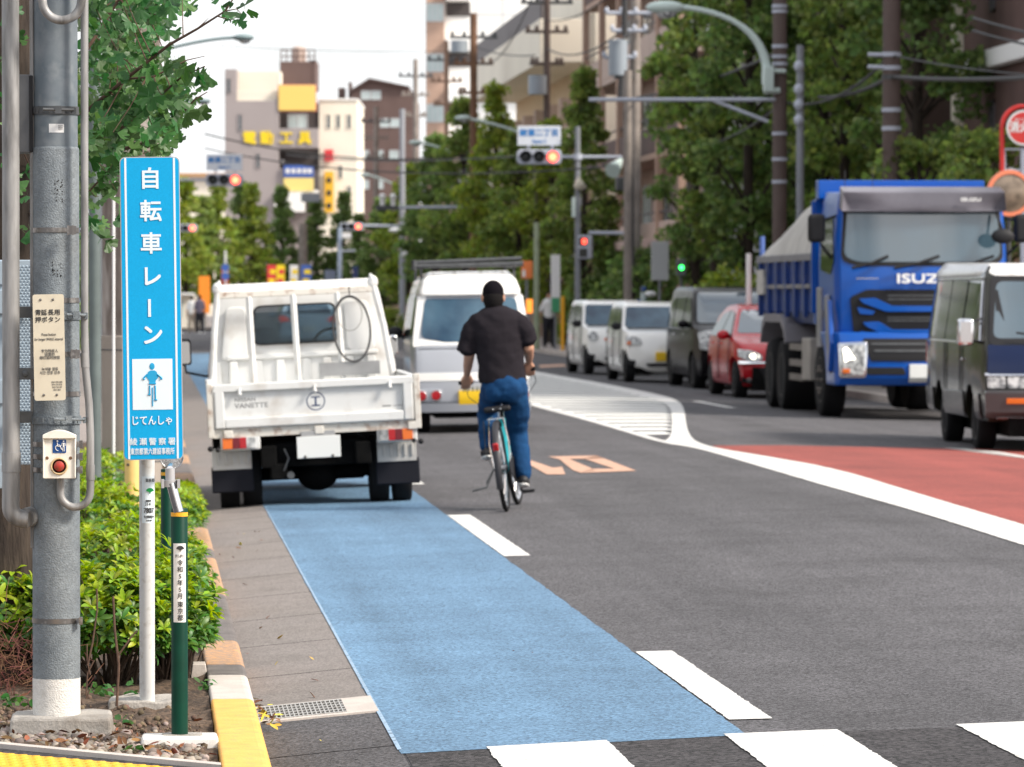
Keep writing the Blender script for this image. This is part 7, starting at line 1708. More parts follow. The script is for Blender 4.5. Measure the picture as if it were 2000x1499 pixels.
bx(F_, 'air_conditioner', 'plain_white', (fx(548), fx(554), .9, 1.3, fz(320), fz(312)))
# --- dark brown gabled building
DG_ = 330.0; kG = FPX / DG_; q = at(750, 900, DG_); G_ = bld('gabled_building', 'dark brown building with a shallow gable and pale windows behind the wires', (q.x, q.y, .12), R(-4.8)); gx = lambda px: (px - 750) / kG; gz = lambda py: (578 - py) / kG + CAMH - .12
b = MB(); b.prism([(gx(685), 0), (gx(812), 0), (gx(812), gz(190)), (gx(800), gz(172)), (gx(722), gz(157)), (gx(686), gz(180))], 0, 14, lambda u, v, h: (u, h, v)); b.build('wall', 'wall_brown', G_)
b = MB(); b.prism([(gx(683), gz(182)), (gx(722), gz(158)), (gx(800), gz(173)), (gx(800), gz(170)), (gx(722), gz(154)), (gx(682), gz(179))], -.4, 14.3, lambda u, v, h: (u, h, v)); b.build('roof', mat('roof_dark', (.09, .06, .055), .7), G_)
for px, py in ((715, 196), (735, 196), (752, 250), (772, 250), (712, 312), (740, 312), (770, 312), (712, 370), (740, 370)): win(G_, gx(px), gz(py), .62, 18 / kG, 0, 'win_pale')
bx(G_, 'chimney', 'wall_brown', (gx(659), gx(672), 2, 4, 0, gz(170)), (gx(680), gx(686), 1, 3, 0, gz(160)))
# --- tan and white apartment tower
DD = 250.0; kD = FPX / DD; q = at(885, 900, DD); D_ = bld('apartment_tower', 'tall white apartment block with tan tiled bands at its left corner', (q.x, q.y, .12), R(-4.8)); dx_ = lambda px: (px - 885) / kD; dz = lambda py: (578 - py) / kD + CAMH - .12
bx(D_, 'wall', 'wall_white', (dx_(866), dx_(975), .5, 12, 0, dz(-160))); bx(D_, 'tiled_corner', 'wall_tan', (dx_(832), dx_(868), 0, 12, 0, dz(-160)))
for k, py in enumerate(range(-140, 560, 98)): win(D_, dx_(850), dz(py + 86), 30 / kD, 36 / kD, 0, 'win_pale', bars=2)
for py in range(-140, 560, 98):
    bx(D_, 'balcony', 'wall_white', (dx_(872), dx_(918), -1.1, .5, dz(py + 46), dz(py + 20))); bx(D_, 'balcony_shade_panel', 'recess_shade', (dx_(872), dx_(918), .38, .52, dz(py + 74), dz(py + 48)))  # dark panel behind each balcony is painted shade
# --- white building with plain end wall
DW = 200.0; kW = FPX / DW; q = at(990, 900, DW); W_ = bld('white_building', 'tall plain white building end wall above the street trees', (q.x, q.y, .12), R(-4.8)); wx = lambda px: (px - 990) / kW; wz_ = lambda py: (578 - py) / kW + CAMH - .12
bx(W_, 'wall', 'wall_white', (wx(928), wx(1140), 0, 12, 0, wz_(-160)), bevel=.05)
b = MB(); [b.box(wx(928), wx(1140), -.012, 0, wz_(py) - .02, wz_(py) + .02) for py in (-40, 30, 100, 170)]; [b.box(wx(px) - .02, wx(px) + .02, -.013, 0, 0, wz_(-160)) for px in (982, 1040)]; b.build('panel_joints', 'wall_light', W_)
sb = bx(W_, 'signboard', 'plain_white', (wx(956), wx(1048), -.5, -.35, wz_(182), wz_(147)), bevel=.1); b = MB(); [b.box(wx(px), wx(px + w_), -.53, -.5, wz_(168), wz_(160)) for px, w_ in ((970, 9), (986, 7), (994, 5), (1000, 8), (1013, 6), (1020, 9), (1031, 8))]; b.build('signboard_marks', 'wall_light', W_); bx(W_, 'signboard_frame', 'rail', (wx(952), wx(1052), -.35, -.25, wz_(187), wz_(142)), bevel=.1)
# --- cream building with overhanging floors on the street line
K_ = bld('cream_building', 'cream street building with a long dark railing and brown columns under the overhang', (14.9, 150, .12), 0)
L1 = 34
bx(K_, 'upper_floor', 'wall_cream', (-1.3, 8, 0, 32, 9.6, 11.1)); bx(K_, 'upper_wall', 'wall_cream', (.4, 8, 0, 32, 11.1, 13)); bx(K_, 'roof_railing', 'rail', (-1.25, -1.15, .2, 31.8, 11.1, 11.9)); bx(K_, 'wall', mat('wall_ochre', (.62, .47, .30), .85), (.6, 8, 0, 32, 0, 9.6))
for i in range(7): bx(K_, 'column', 'wall_pink', (-.5, -.1, 1 + i * 4.9, 1.5 + i * 4.9, 0, 8.4)); 
for i in range(6): win(K_, 3.2 + i * 4.9, 4.2, 2.6, 2.2, .6, 'win', 'x', 'wall_white'); win(K_, 3.2 + i * 4.9, 1.0, 2.6, 2.2, .6, 'win', 'x', 'wall_white')
bx(K_, 'balcony_slab', 'wall_cream', (-1.0, .6, 0, 32, 7.0, 7.35)); bx(K_, 'end_wall', 'wall_cream', (.6, 8, -.15, 0, 0, 13)); 
# --- apartment house with balconies
A_ = bld('apartment_house', 'pinkish brown apartment house with stacked balconies behind the transformer pole', (14.6, 118, .12), 0)
bx(A_, 'wall', 'wall_pink', (1.2, 14, 0, 27, 0, 18))
for k in range(7):
    z = 2.9 + k * 2.75
    bx(A_, 'balcony_slab', 'wall_tan' if k % 2 else 'wall_pink', (0, 1.2, .4, 26.6, z - .18, z)); bx(A_, 'balcony_front', 'wall_brown' if k % 2 else 'wall_pink', (0, .1, .4, 26.6, z, z + .75)); bx(A_, 'balcony_rail', 'rail', (.02, .08, .4, 26.6, z + 1.0, z + 1.05))
    for i in range(5): win(A_, 3 + i * 5.2, z + .1, 2.6, 2.0, 1.2, 'win' if (i + k) % 3 else 'win_pale', 'x', 'wall_light')
    win(A_, 4.2, z + .2, 1.6, 1.4, 0, 'win', 'y', 'wall_light'); win(A_, 8.5, z + .2, 1.6, 1.4, 0, 'win', 'y', 'wall_light')
for i in range(6): bx(A_, 'pier', 'wall_tan', (-.06, .14, .3 + i * 5.2, .6 + i * 5.2, 0, 18))
bx(A_, 'shop_awning', mat('awning_pink', (.56, .42, .38), .8), (-.9, 1.2, 2, 20, 2.85, 3.1)); bx(A_, 'shop_front', mat('shop_beige', (.50, .40, .30), .8), (.95, 1.25, 6, 13, .0, 1.9)); bx(A_, 'shop_shade_panel', 'recess_shade', (1.1, 1.22, 2, 20, 1.9, 2.85))  # dark panel under the awning is painted shade
# --- pale grey house
H_ = bld('pale_house', 'pale grey house with a dark window left of the big leafy tree', (15.2, 103, .12), 0)
bx(H_, 'wall', 'wall_light', (0, 10, 0, 13, 0, 7.2)); bx(H_, 'roof', 'rail', (-.3, 10.3, -.3, 13.3, 7.2, 7.45)); [win(H_, x, z, 1.3, 1.1, 0, 'win') for x in (1.0, 3.4) for z in (1.2, 4.2)]; [win(H_, y, z, 1.6, 1.2, 0, 'win', 'x') for y in (2, 6, 10) for z in (1.2, 4.2)]
# --- brown building at the right edge, stair band rising to the right
R_b = bld('brown_building', 'dark brown building with sloping white bands at the right edge', (16.3, 60, .12), 0)
bx(R_b, 'wall', 'wall_dkbrown', (0, 12, 0, 26, 0, 16)); 
for z in (3.75, 5.9, 8.8): bx(R_b, 'white_band', 'wall_white', (-.25, 0, -.2, 26.2, z, z + (.16 if z < 5 else .34)))
for k in range(5):
    for z in (4.4, 7.0): win(R_b, 2.5 + k * 5.1, z, .3, .9, 0, 'win', 'x', 'rail', bars=0)
bx(R_b, 'end_band', 'wall_cream', (-.2, 1.2, 26, 26.3, 0, 9))
bx(R_b, 'ground_wall', mat('wall_orange_brown', (.30, .17, .10), .85), (-.35, -.02, 0, 20, 0, 2.6))
# --- masses filling the row behind the trees, both sides
for (x, y, w, d, h, m_, lb) in ((15.6, 88, 10, 13, 9.5, 'wall_brown', 'brown block hidden behind the leafy trees beside the pale house'), (15.8, 183, 10, 30, 8.5, 'wall_cream', 'low cream block in the far right-hand row'), (16.5, 215, 12, 45, 9.5, 'wall_tan', 'tan block in the far right-hand row before the gabled building')):
    t = bld('block', lb, (x, y, .12)); bx(t, 'wall', m_, (0, w, 0, d, 0, h)); bx(t, 'roof', 'wall_light', (-.2, w + .2, -.2, d + .2, h, h + .25)); [win(t, yy, z, 1.5, 1.2, 0, 'win', 'x') for yy in np.arange(2, d - 1, 3.6) for z in np.arange(1.4, h - 1.5, 2.8)]; [win(t, xx, z, 1.3, 1.2, 0, 'win', 'y') for xx in np.arange(1.6, w - 1, 2.8) for z in np.arange(1.4, h - 1.5, 2.8)]
q = at(392, 900, 330); t = bld('cream_shop', 'cream building seen between the blue sign and the grey facade', (q.x, q.y, .12), R(-4.8)); kk = FPX / 330; bx(t, 'wall', 'wall_cream', (-50 / kk, 46 / kk, 0, 10, 0, (578 - 345) / kk + 1.5)); bx(t, 'roof', mat('roof_orange_brown', (.50, .30, .16), .7), (-52 / kk, 48 / kk, -.5, 10.4, (578 - 345) / kk + 1.5, (578 - 338) / kk + 1.5)); [win(t, x, z, .6, .8, 0, 'win') for x in (-.7, .6) for z in (2.5, 5.5)]
q = at(352, 900, 205); t = bld('left_shop', 'bright cream shop front at the left behind the truck mirror', (q.x, q.y, .12), R(-4.8)); kk = FPX / 205; bx(t, 'wall', 'wall_cream', (-10, 26 / kk, 0, 9, 0, 1.55)); bx(t, 'shop_window', 'win_pale', (-9, 5 / kk, -.05, 0, .5, 1.3)); bx(t, 'canopy', 'wall_white', (-10, 28 / kk, -.6, .2, 1.55, 1.66))
for (x, y, w, d, h, m_, lb) in ((-20, 40, 12, 40, 9, 'wall_brown', 'brown block beyond the left pavement, nearest'), (-20, 90, 12, 60, 11, 'wall_grey', 'grey block beyond the left pavement, further along')):
    t = bld('block', lb, (x, y, .12)); bx(t, 'wall', m_, (0, w, 0, d, 0, h)); bx(t, 'roof', 'wall_light', (-.2, w + .2, -.2, d + .2, h, h + .25)); [win(t, -xx, z, 1.3, 1.2, 0, 'win', 'y') for xx in () for z in ()]

# ================================================================== POLES, LAMPS, SIGNALS, WIRES
def pole_thing(name, label, px, D, r0, r1, h, m, cat='pole', group=None):
    q = at(px, 900, D); t = thing(name, label, cat, (q.x, q.y, .13), 0, group); b = MB(); b.tube([(0, 0, 0), (0, 0, h / 2), (0, 0, h)], [r0, (r0 + r1) / 2, r1], 20); b.build('shaft', m, t, smooth=True); return t
def wpt(px, py, D): return at(px, py, D)
def add(t, nm, m, fn, smooth=True, bevel=0): b = MB(); fn(b); return b.build(nm, m, t, True, smooth=smooth, bevel=bevel)
def lamp_arm(t, pts, D, r, head, m='lamp_paint', gl='lens_clear', hl=.30):
    add(t, 'lamp_arm', m, lambda b: b.tube([wpt(px, py, D) for px, py in pts], r, 10))
    hx, hy, w = head; c = wpt(hx, hy, D); k = D / FPX; tip = Vector(pts[0] + (0,))
    add(t, 'lamp_head', m, lambda b: b.ball(c, w * k * .5, .17, w * k * .17, 18, 10)); add(t, 'lamp_bowl', gl, lambda b: b.ball(c + Vector((.02, 0, -w * k * .13)), w * k * .27, .12, w * k * .16, 16, 8))
def curve(p0, p1, p2, n=12): return [tuple((1 - t) ** 2 * a + 2 * t * (1 - t) * b_ + t * t * c for a, b_, c in zip(p0, p1, p2)) for t in [i / n for i in range(n + 1)]]
D1 = 80.0
P1 = pole_thing('utility_pole', 'brown utility pole carrying a large pale green curved street lamp', 1522, D1, .135, .13, 9, 'brown_pole')
lamp_arm(P1, curve((1300, 12), (1480, 20), (1497, 130), 14) + [(1497, 165)], D1 - .3, [.05] * 8 + [.058, .064, .07, .075, .08, .085, .09, .095], (1300, 15, 78))
add(P1, 'lamp_bracket', 'lamp_paint', lambda b: (b.box(wpt(1484, 0, D1).x, wpt(1503, 0, D1).x, P1.location.y - .4, P1.location.y - .2, wpt(0, 182, D1).z, wpt(0, 132, D1).z), b.tube([wpt(1495, 138, D1 - .3), wpt(1535, 140, D1 - .3)], .045, 8), b.tube([wpt(1492, 179, D1 - .3), wpt(1524, 177, D1 - .3)], .06, 8)), bevel=.02)
add(P1, 'sign_arm', 'signal_grey', lambda b: (b.tube([wpt(1150, 195, D1 - .2), wpt(1530, 195, D1 - .2)], .038, 10), b.tube([wpt(1392, 196, D1 - .2), wpt(1500, 238, D1 - .2)], .033, 8)))
for py in (14, 24, 92, 112, 126, 262, 312, 356): add(P1, 'pole_band', 'signal_grey', lambda b: b.lathe([(.145, -.03), (.145, .03)], (P1.location.x, P1.location.y, wpt(0, py, D1).z), n=18))
P2 = pole_thing('utility_pole', 'thick brown utility pole rising behind the dump truck cab', 1740, 72, .155, .145, 9, 'brown_pole')
for py in (108, 134, 152, 216, 252): add(P2, 'pole_band', 'signal_grey' if py != 152 else 'dark_steel', lambda b: b.lathe([(.165, -.035), (.165, .035)], (P2.location.x, P2.location.y, wpt(0, py, 72).z), n=18))
add(P2, 'cross_arm', 'signal_grey', lambda b: (b.tube([wpt(1695, 107, 71.8), wpt(1752, 108, 71.8)], .035, 8), b.tube([wpt(1695, 131, 71.8), wpt(1755, 133, 71.8)], .035, 8)))
P3 = pole_thing('steel_pole', 'slim grey steel pole between the two brown utility poles', 1562, 78, .075, .07, 6.0, 'pole_grey')
for py in (70, 115, 145, 175): add(P3, 'pole_fitting', 'signal_grey', lambda b: b.ball(wpt(1560, py + 60, 77.8), .09, .08, .10))
P4 = pole_thing('utility_pole', 'concrete utility pole with a grey transformer drum', 1240, 112, .15, .13, 10, 'concrete_pole')
P4b = pole_thing('utility_pole', 'second concrete pole close to the transformer pole', 1226, 110, .11, .10, 7.2, 'concrete_pole')
add(P4, 'transformer', mat('transformer_grey', (.30, .34, .38), .5, metal=.2), lambda b: b.lathe([(0, wpt(0, 148, 111).z), (.24, wpt(0, 146, 111).z), (.25, wpt(0, 78, 111).z), (0, wpt(0, 74, 111).z)], (wpt(1210, 0, 111).x, P4.location.y - .35, 0), n=24)); add(P4, 'transformer_bracket', 'dark_steel', lambda b: b.box(wpt(1205, 0, 111).x, wpt(1242, 0, 111).x, P4.location.y - .3, P4.location.y, wpt(0, 152, 111).z, wpt(0, 146, 111).z))
add(P4, 'cable_bundle', 'wire', lambda b: (b.tube([wpt(1221, -20, 111), wpt(1220, 70, 111)], .08, 8), b.tube([wpt(1215, 150, 111), wpt(1212, 190, 111)], .08, 8), b.tube([wpt(1234, 190, 111), wpt(1233, 300, 111), wpt(1236, 520, 111)], .05, 8)))
for y_, x0, x1 in ((60, 1196, 1260), (26, 1185, 1270), (112, 1180, 1240)): add(P4, 'cross_arm', 'signal_grey', lambda b: (b.tube([wpt(x0, y_, 111.5), wpt(x1, y_, 111.5)], .05, 8), [b.ball(wpt(x, y_ - 5, 111.5), .06, .06, .09) for x in np.linspace(x0, x1, 4)]))
add(P4, 'black_box', 'dark_steel', lambda b: b.box(wpt(1207, 0, 111).x, wpt(1226, 0, 111).x, P4.location.y - .4, P4.location.y - .1, wpt(0, 372, 111).z, wpt(0, 345, 111).z), bevel=.03)
add(P4, 'loudspeaker', 'lamp_paint', lambda b: b.tube([wpt(1213, 312, 110.5), wpt(1206, 322, 110.3), wpt(1196, 334, 110)], [.05, .12, .20], 16))
# signal post with the red light and name board
DSG = 118.0
SP = pole_thing('signal_post', 'grey signal post right of the hanging red traffic light', 1128, DSG, .085, .07, 6.1, 'pole_grey')
def signal(label, px, py, D, w=87, nb=True, arm=None, sub='綾瀬二丁目', group=None):
    """three-lens horizontal signal, red lit, facing the camera; centre at pixel px,py"""
    c = at(px, py, D); k = 1.22 / 87 * w / (w / FPX * D) if False else 1; s = w / FPX * D / 1.2
    t = thing('traffic_light', label, 'traffic light', tuple(c), R(-4), group); t.scale = (s,) * 3
    b = MB(); b.prism(rpoly([(-.60, -.20), (.60, -.20), (.60, .20), (-.60, .20)], .14, 6), -.08, .10, lambda u, v, h: (u, h, v)); b.build('housing', 'signal_grey', t, bevel=.02, smooth=True)
    for i, x in enumerate((-.36, 0, .36)):
        b = MB(); n = 24; R0 = .165
        for a_ in range(n):
            a, a2 = PI * a_ / n * 1.0, PI * (a_ + 1) / n * 1.0
            b.add([(x + R0 * math.cos(a), -.08, R0 * math.sin(a)), (x + R0 * math.cos(a2), -.08, R0 * math.sin(a2)), (x + R0 * math.cos(a2), -.30, R0 * math.sin(a2)), (x + R0 * math.cos(a), -.30, R0 * math.sin(a))], [(0, 1, 2, 3)])
        b.build('hood', 'signal_grey' if i == 2 else 'dark_steel', t)
        b = MB(); b.lathe([(0, -.115), (.09, -.11), (.145, -.085), (.155, -.07)], (x, 0, 0), 'y', 26); le = b.build('lens', 'red_on' if i == 2 else 'off_lens', t, smooth=True)
        if i == 2: b = MB(); b.lathe([(0, -.122), (.10, -.117)], (x, 0, 0), 'y', 22); b.build('lens_core', 'red_core', le, smooth=True)
    if nb:
        nbp = thing('place_name_board', label.split(' ')[0] + ' white place name board with blue characters above the ' + ('hanging' if px > 800 else 'left') + ' traffic light', 'sign', tuple(at(px, py - 41 * w / 87, D)), R(-4)); nbp.scale = (s,) * 3
        b = MB(); b.box(-.58, .58, -.02, .03, -.26, .26); b.build('board', mat('name_board', (.66, .70, .76), .5), nbp, bevel=.01); b = MB()
        for i, ch in enumerate(sub): text_mb(b, ch, .20, facing((-.42 + i * .21, -.024, .07)), .006, bold=.008)
        text_mb(b, 'Ayase 2', .12, facing((0, -.024, -.15)), .006, bold=.004); b.build('lettering', mat('name_blue', (.03, .20, .52), .5), nbp)
        for x in (-.28, .35): b = MB(); b.box(x - .04, x + .04, -.01, .04, -.33, -.26); b.build('hanger', 'signal_grey', nbp)
    return t
signal('hanging grey traffic light showing red over the right-hand lane, with two dark lenses', 1053, 307, DSG, 88)
add(SP, 'signal_arm', 'signal_grey', lambda b: b.tube([wpt(1096, 307, DSG), wpt(1215, 307, DSG)], .045, 10)); add(SP, 'pole_band', 'signal_grey', lambda b: b.lathe([(.12, -.08), (.12, .08)], (SP.location.x, SP.location.y, wpt(0, 307, DSG).z), n=18))
add(SP, 'cross_tube', 'signal_grey', lambda b: b.tube([wpt(1150, 455, DSG), wpt(1228, 456, DSG)], .05, 10)); add(SP, 'floodlight', mat('floodlight_cream', (.68, .63, .52), .5), lambda b: b.tube([wpt(1123, 368, DSG - .3), wpt(1131, 362, DSG - .3), wpt(1138, 356, DSG - .3)], [.06, .16, .20], 14)); add(SP, 'green_tag', 'lamp_paint', lambda b: b.box(wpt(1114, 0, DSG).x, wpt(1121, 0, DSG).x, SP.location.y - .2, SP.location.y - .12, wpt(0, 425, DSG).z, wpt(0, 386, DSG).z))
c = wpt(1143, 483, DSG - .2); PSG = thing('pedestrian_signal', 'white pedestrian signal box on the signal post, its red figure half visible', 'traffic light', tuple(c), R(-30)); 
b = MB(); b.box(-.17, .17, -.12, .12, -.32, .32); b.build('housing', 'signal_grey', PSG, bevel=.03, smooth=True); b = MB(); b.box(-.12, .12, -.135, -.12, .04, .27); b.build('upper_lens', 'off_lens', PSG); b = MB(); b.box(-.03, .10, -.145, -.13, .08, .22); b.build('red_figure', 'red_on', PSG); b = MB(); b.box(-.12, .12, -.135, -.12, -.27, -.04); b.build('lower_lens', 'off_lens', PSG)
# three lamps along the right row
for (px, py, D, pts, w, lb) in ((905, 231, 140, curve((905, 231), (960, 238), (1040, 268)) , 34, 'street lamp on a long arm left of the place name board'), (812, 279, 175, curve((812, 279), (860, 282), (925, 322)), 28, 'street lamp in the middle of the far row of lamps'), (713, 342, 215, curve((713, 342), (750, 346), (792, 375)), 22, 'furthest and smallest street lamp')):
    e_ = pts[-1]; pp = pole_thing('street_lamp', lb, e_[0] + 6, D + .3, .08, .07, (578 - e_[1]) * D / FPX + 1.4, 'concrete_pole', 'street lamp', 'street lamps in a row over the far trees'); lamp_arm(pp, pts, D, .05, (px, py, w))
for (px, py, D, w, lb, ex0) in ((475, 74, 62, 42, 'grey street lamp head reaching over the road at top left', (400, 80)), (396, 198, 85, 32, 'smaller grey street lamp head below it at top left', (362, 188))):
    q = at(200 if py < 100 else 262, 900, D); t = thing('street_lamp', lb, 'street lamp', (q.x, q.y, .13), 0, 'street lamps of the left pavement'); b = MB(); b.tube([(0, 0, 0), (0, 0, 4)], [.08, .06], 14); b.build('shaft', 'pole_grey', t, smooth=True)
    px0 = 200 if py < 100 else 262; lamp_arm(t, curve((px - 8, py), (px - 90, py - 2), (px0, py + 60)) + [(px0, 300)], D, .025, (px, py, w), 'pole_grey' if 0 else mat('lamp_slate', (.19, .26, .27), .5))
# left signals
LS = pole_thing('signal_post', 'thin grey post carrying the left traffic light and name board', 330, 136, .07, .06, 6.2, 'pole_grey')
signal('left grey traffic light showing red beside the blue sign', 438, 352, 136, 73); add(LS, 'signal_arm', 'signal_grey', lambda b: b.tube([wpt(330, 352, 136.3), wpt(405, 352, 136.3)], .04, 8))
signal('small far traffic light showing red beside the upper part of the blue sign', 362, 446, 195, 46, nb=False)
signal('far traffic light showing red above the truck cab, near the crossing', 686, 443, 225, 46, nb=False)
FS = pole_thing('signal_post', 'pale blue grey post with a signal box behind the truck cab', 664, 222, .12, .11, 5.0, mat('post_blue_grey', (.33, .40, .50), .5)); add(FS, 'control_box', 'plain_white', lambda b: b.box(wpt(667, 0, 222).x, wpt(684, 0, 222).x, FS.location.y - .5, FS.location.y - .3, wpt(0, 466, 222).z, wpt(0, 455, 222).z)); add(FS, 'arm', 'signal_grey', lambda b: b.tube([wpt(664, 491, 222), wpt(694, 490, 222)], .05, 8))
FP = pole_thing('signal_post', 'tall grey post with horizontal signal arms at the far right-hand row', 786, 198, .14, .12, 10.0, mat('post_mid_grey', (.30, .31, .34), .6)); add(FP, 'signal_arm', 'signal_grey', lambda b: (b.tube([wpt(708, 441, 198), wpt(782, 442, 198)], .06, 8), b.tube([wpt(770, 406, 160), wpt(912, 405, 160)], .055, 8)))
add(FP, 'white_panel', 'plain_white', lambda b: (b.box(wpt(785, 0, 197).x, wpt(795, 0, 197).x, FP.location.y - .4, FP.location.y - .3, wpt(0, 502, 197).z, wpt(0, 475, 197).z), b.ball(wpt(774, 450, 197), .35, .2, .12)))
CM = thing('sensor_pair', 'pair of white ball-topped traffic sensors on a horizontal arm', 'sensor', tuple(at(757, 400, 160)), 0)
for px in (747, 768): add(CM, 'sensor_ball', 'plain_white', lambda b: (b.ball(wpt(px, 385, 160), .13), b.cyl(wpt(px, 388, 160), wpt(px, 403, 160), .09)))
add(CM, 'sensor_base', 'dark_steel', lambda b: (b.box(wpt(733, 0, 160).x, wpt(778, 0, 160).x, CM.location.y - .1, CM.location.y + .1, wpt(0, 411, 160).z, wpt(0, 402, 160).z)))
for (px, D, r, h, m_, lb) in ((925, 165, .16, 12.2, mat('rusty_pole', (.20, .105, .06), .85, var=.3, vscale=3), 'rust brown utility pole with cross arms above the far trees'), (1068, 150, .13, 12.5, 'brown_pole', 'dark utility pole in front of the cream building'), (917, 172, .11, 6.2, 'concrete_pole', 'short concrete pole with a crossbar among the trees'), (735, 260, .18, 12.8, 'concrete_pole', 'pale concrete pole before the gabled building'), (592, 258, .30, 5.8, 'concrete_pole', 'thick pale concrete pole among the conical trees'), (872, 205, .12, 13.5, mat('thin_brown_pole', (.26, .16, .11), .8), 'thin brown pole beside the apartment tower'), (812, 230, .15, 14, 'concrete_pole', 'pale pole left of the apartment tower')):
    t = pole_thing('utility_pole', lb, px, D, r, r * .85, h, m_); k = D / FPX
    if h > 6.5:
        for i, dy in enumerate((.9, 1.9, 3.0)):
            z = .13 + h - dy; add(t, 'cross_arm', m_ if i else 'dark_steel', lambda b: (b.tube([(t.location.x - (.9 - .15 * i), t.location.y, z), (t.location.x + (.9 - .15 * i), t.location.y, z)], .055, 8), [b.ball((t.location.x + x, t.location.y, z + .12), .07, .07, .11) for x in (-.8 + .15 * i, -.35, .35, .8 - .15 * i)]))
    if px in (925, 1068): add(t, 'transformer', MATS['transformer_grey'], lambda b: b.cyl(wpt(px + (-28 if px == 925 else -18), 103 if px == 925 else 185, D - .5), wpt(px + (-28 if px == 925 else -18), 80 if px == 925 else 148, D - .5), .32))
    if px == 592: add(t, 'pole_top_box', 'pole_grey', lambda b: b.box(t.location.x - .1, t.location.x + 1.0, t.location.y - .4, t.location.y + .3, wpt(0, 395, D).z, wpt(0, 378, D).z)); 
# wires
def wire(label, a, c, sag, r=.014, n=24):
    A, Cc = at(*a), at(*c); pts = [A.lerp(Cc, i / n) + Vector((0, 0, -sag * 4 * (i / n) * (1 - i / n))) for i in range(n + 1)]
    b = MB(); b.tube(pts, r, 6); o = b.build('overhead_wire', 'wire'); tag(o, label, 'wire', 'overhead wires'); return o
wire('grey cable rising from the concrete poles to the brown lamp pole', (1245, 190, 111), (1535, 95, 80), .15, .03)
wire('cable from the brown lamp pole past the big tree', (1330, 285, 100), (1530, 200, 80), .25, .02)
wire('black cable running right from the thick brown pole', (1740, 150, 72), (2060, 148, 60), .05, .04)
wire('thin wire right of the thick brown pole, upper', (1740, 108, 72), (2060, 150, 60), .05, .015)
wire('wire climbing to the upper right corner', (1900, 35, 66), (2060, 75, 60), .02, .02); wire('lower wire in the upper right corner', (1900, 60, 66), (2060, 98, 60), .02, .02)
wire('cable between the brown poles', (1535, 200, 80), (1740, 108, 72), .3, .025); wire('lower cable between the brown poles', (1600, 190, 78), (1740, 150, 72), .1, .035)
wire('long wire crossing before the tool shop, upper', (400, 262, 150), (930, 303, 165), .45, .03); wire('long wire crossing before the tool shop, lower', (400, 290, 150), (1225, 322, 112), .5, .025)
wire('wire crossing the street at sign board height', (560, 302, 200), (1005, 306, 118), .2, .025); wire('faint wire in the pale sky', (430, 90, 160), (925, 100, 165), .1, .012)
wire('wire sweeping up to the top edge over the white building', (930, 120, 165), (1060, -60, 110), .9, .018); wire('wire from the dark pole to the transformer pole', (1068, 95, 150), (1215, 60, 112), .4, .025)
wire('wire over the cream building', (1068, 40, 150), (1215, -30, 112), .3, .02); wire('wire from rusty pole to dark pole', (925, 90, 165), (1068, 105, 150), .2, .022)

# ================================================================== SIGNS, BANNERS AND OTHER STREET THINGS
DH = 63.0; HY = thing('hydrant_sign', 'round red fire hydrant sign in a red arch frame at the right edge', 'sign', tuple(at(1995, 900, DH))); HY.location.z = .13; kh = DH / FPX
add(HY, 'arch_frame', 'red_paint', lambda b: b.tube([wpt(1957, 345, DH), wpt(1957, 250, DH)] + [wpt(1997 - 40 * math.cos(a), 248 - 40 * math.sin(a), DH) for a in [i * PI / 14 for i in range(15)]] + [wpt(2037, 345, DH)], .035, 10))
add(HY, 'inner_frame', 'signal_grey', lambda b: (b.tube([wpt(1963, 345, DH), wpt(1963, 292, DH), wpt(2030, 292, DH)], .016, 8), b.tube([wpt(1963, 333, DH), wpt(2030, 333, DH)], .016, 8), b.tube([wpt(1998, 292, DH), Vector((wpt(1998, 0, DH).x, wpt(1998, 300, DH).y, .13))], .04, 10)))
hc = wpt(2000, 250, DH - .1)
b = MB(); b.lathe([(0, -.008), (.255, -.008), (.255, .01)], hc, 'y', 40); b.build('white_disc', 'plain_white', HY, True); b = MB(); b.lathe([(0, -.014), (.225, -.014), (.225, -.008)], hc, 'y', 40); b.build('red_disc', 'red_paint', HY, True)
b = MB(); text_mb(b, '消火栓', .17, facing(hc + Vector((0, -.018, 0))), .004, sx=.85, bold=.006); text_mb(b, 'FIRE HYDRANT', .042, facing(hc + Vector((0, -.018, .12))), .004); b.build('lettering', 'plain_white', HY, True)
CMi = thing('traffic_mirror', 'round orange rimmed traffic mirror below the fire hydrant sign', 'mirror', tuple(at(1972, 900, 61))); CMi.location.z = .13; mc = wpt(1972, 378, 61)
b = MB(); b.lathe([(.27, -.03), (.32, -.03), (.33, .02), (.27, .02)], mc, 'y', 40, close=True); b.build('rim', mat('mirror_orange', (.70, .20, .10), .5), CMi, True, smooth=True); b = MB(); b.lathe([(0, -.06), (.15, -.045), (.275, -.01), (.275, .01)], mc, 'y', 36); b.build('mirror_face', mat('mirror_face_brown', (.30, .23, .17), .25, metal=.5, var=.6, vscale=6), CMi, True, smooth=True); add(CMi, 'post', 'wire', lambda b: b.tube([Vector((mc.x, mc.y + .06, .13)), mc + Vector((0, .06, .3))], .035, 10))
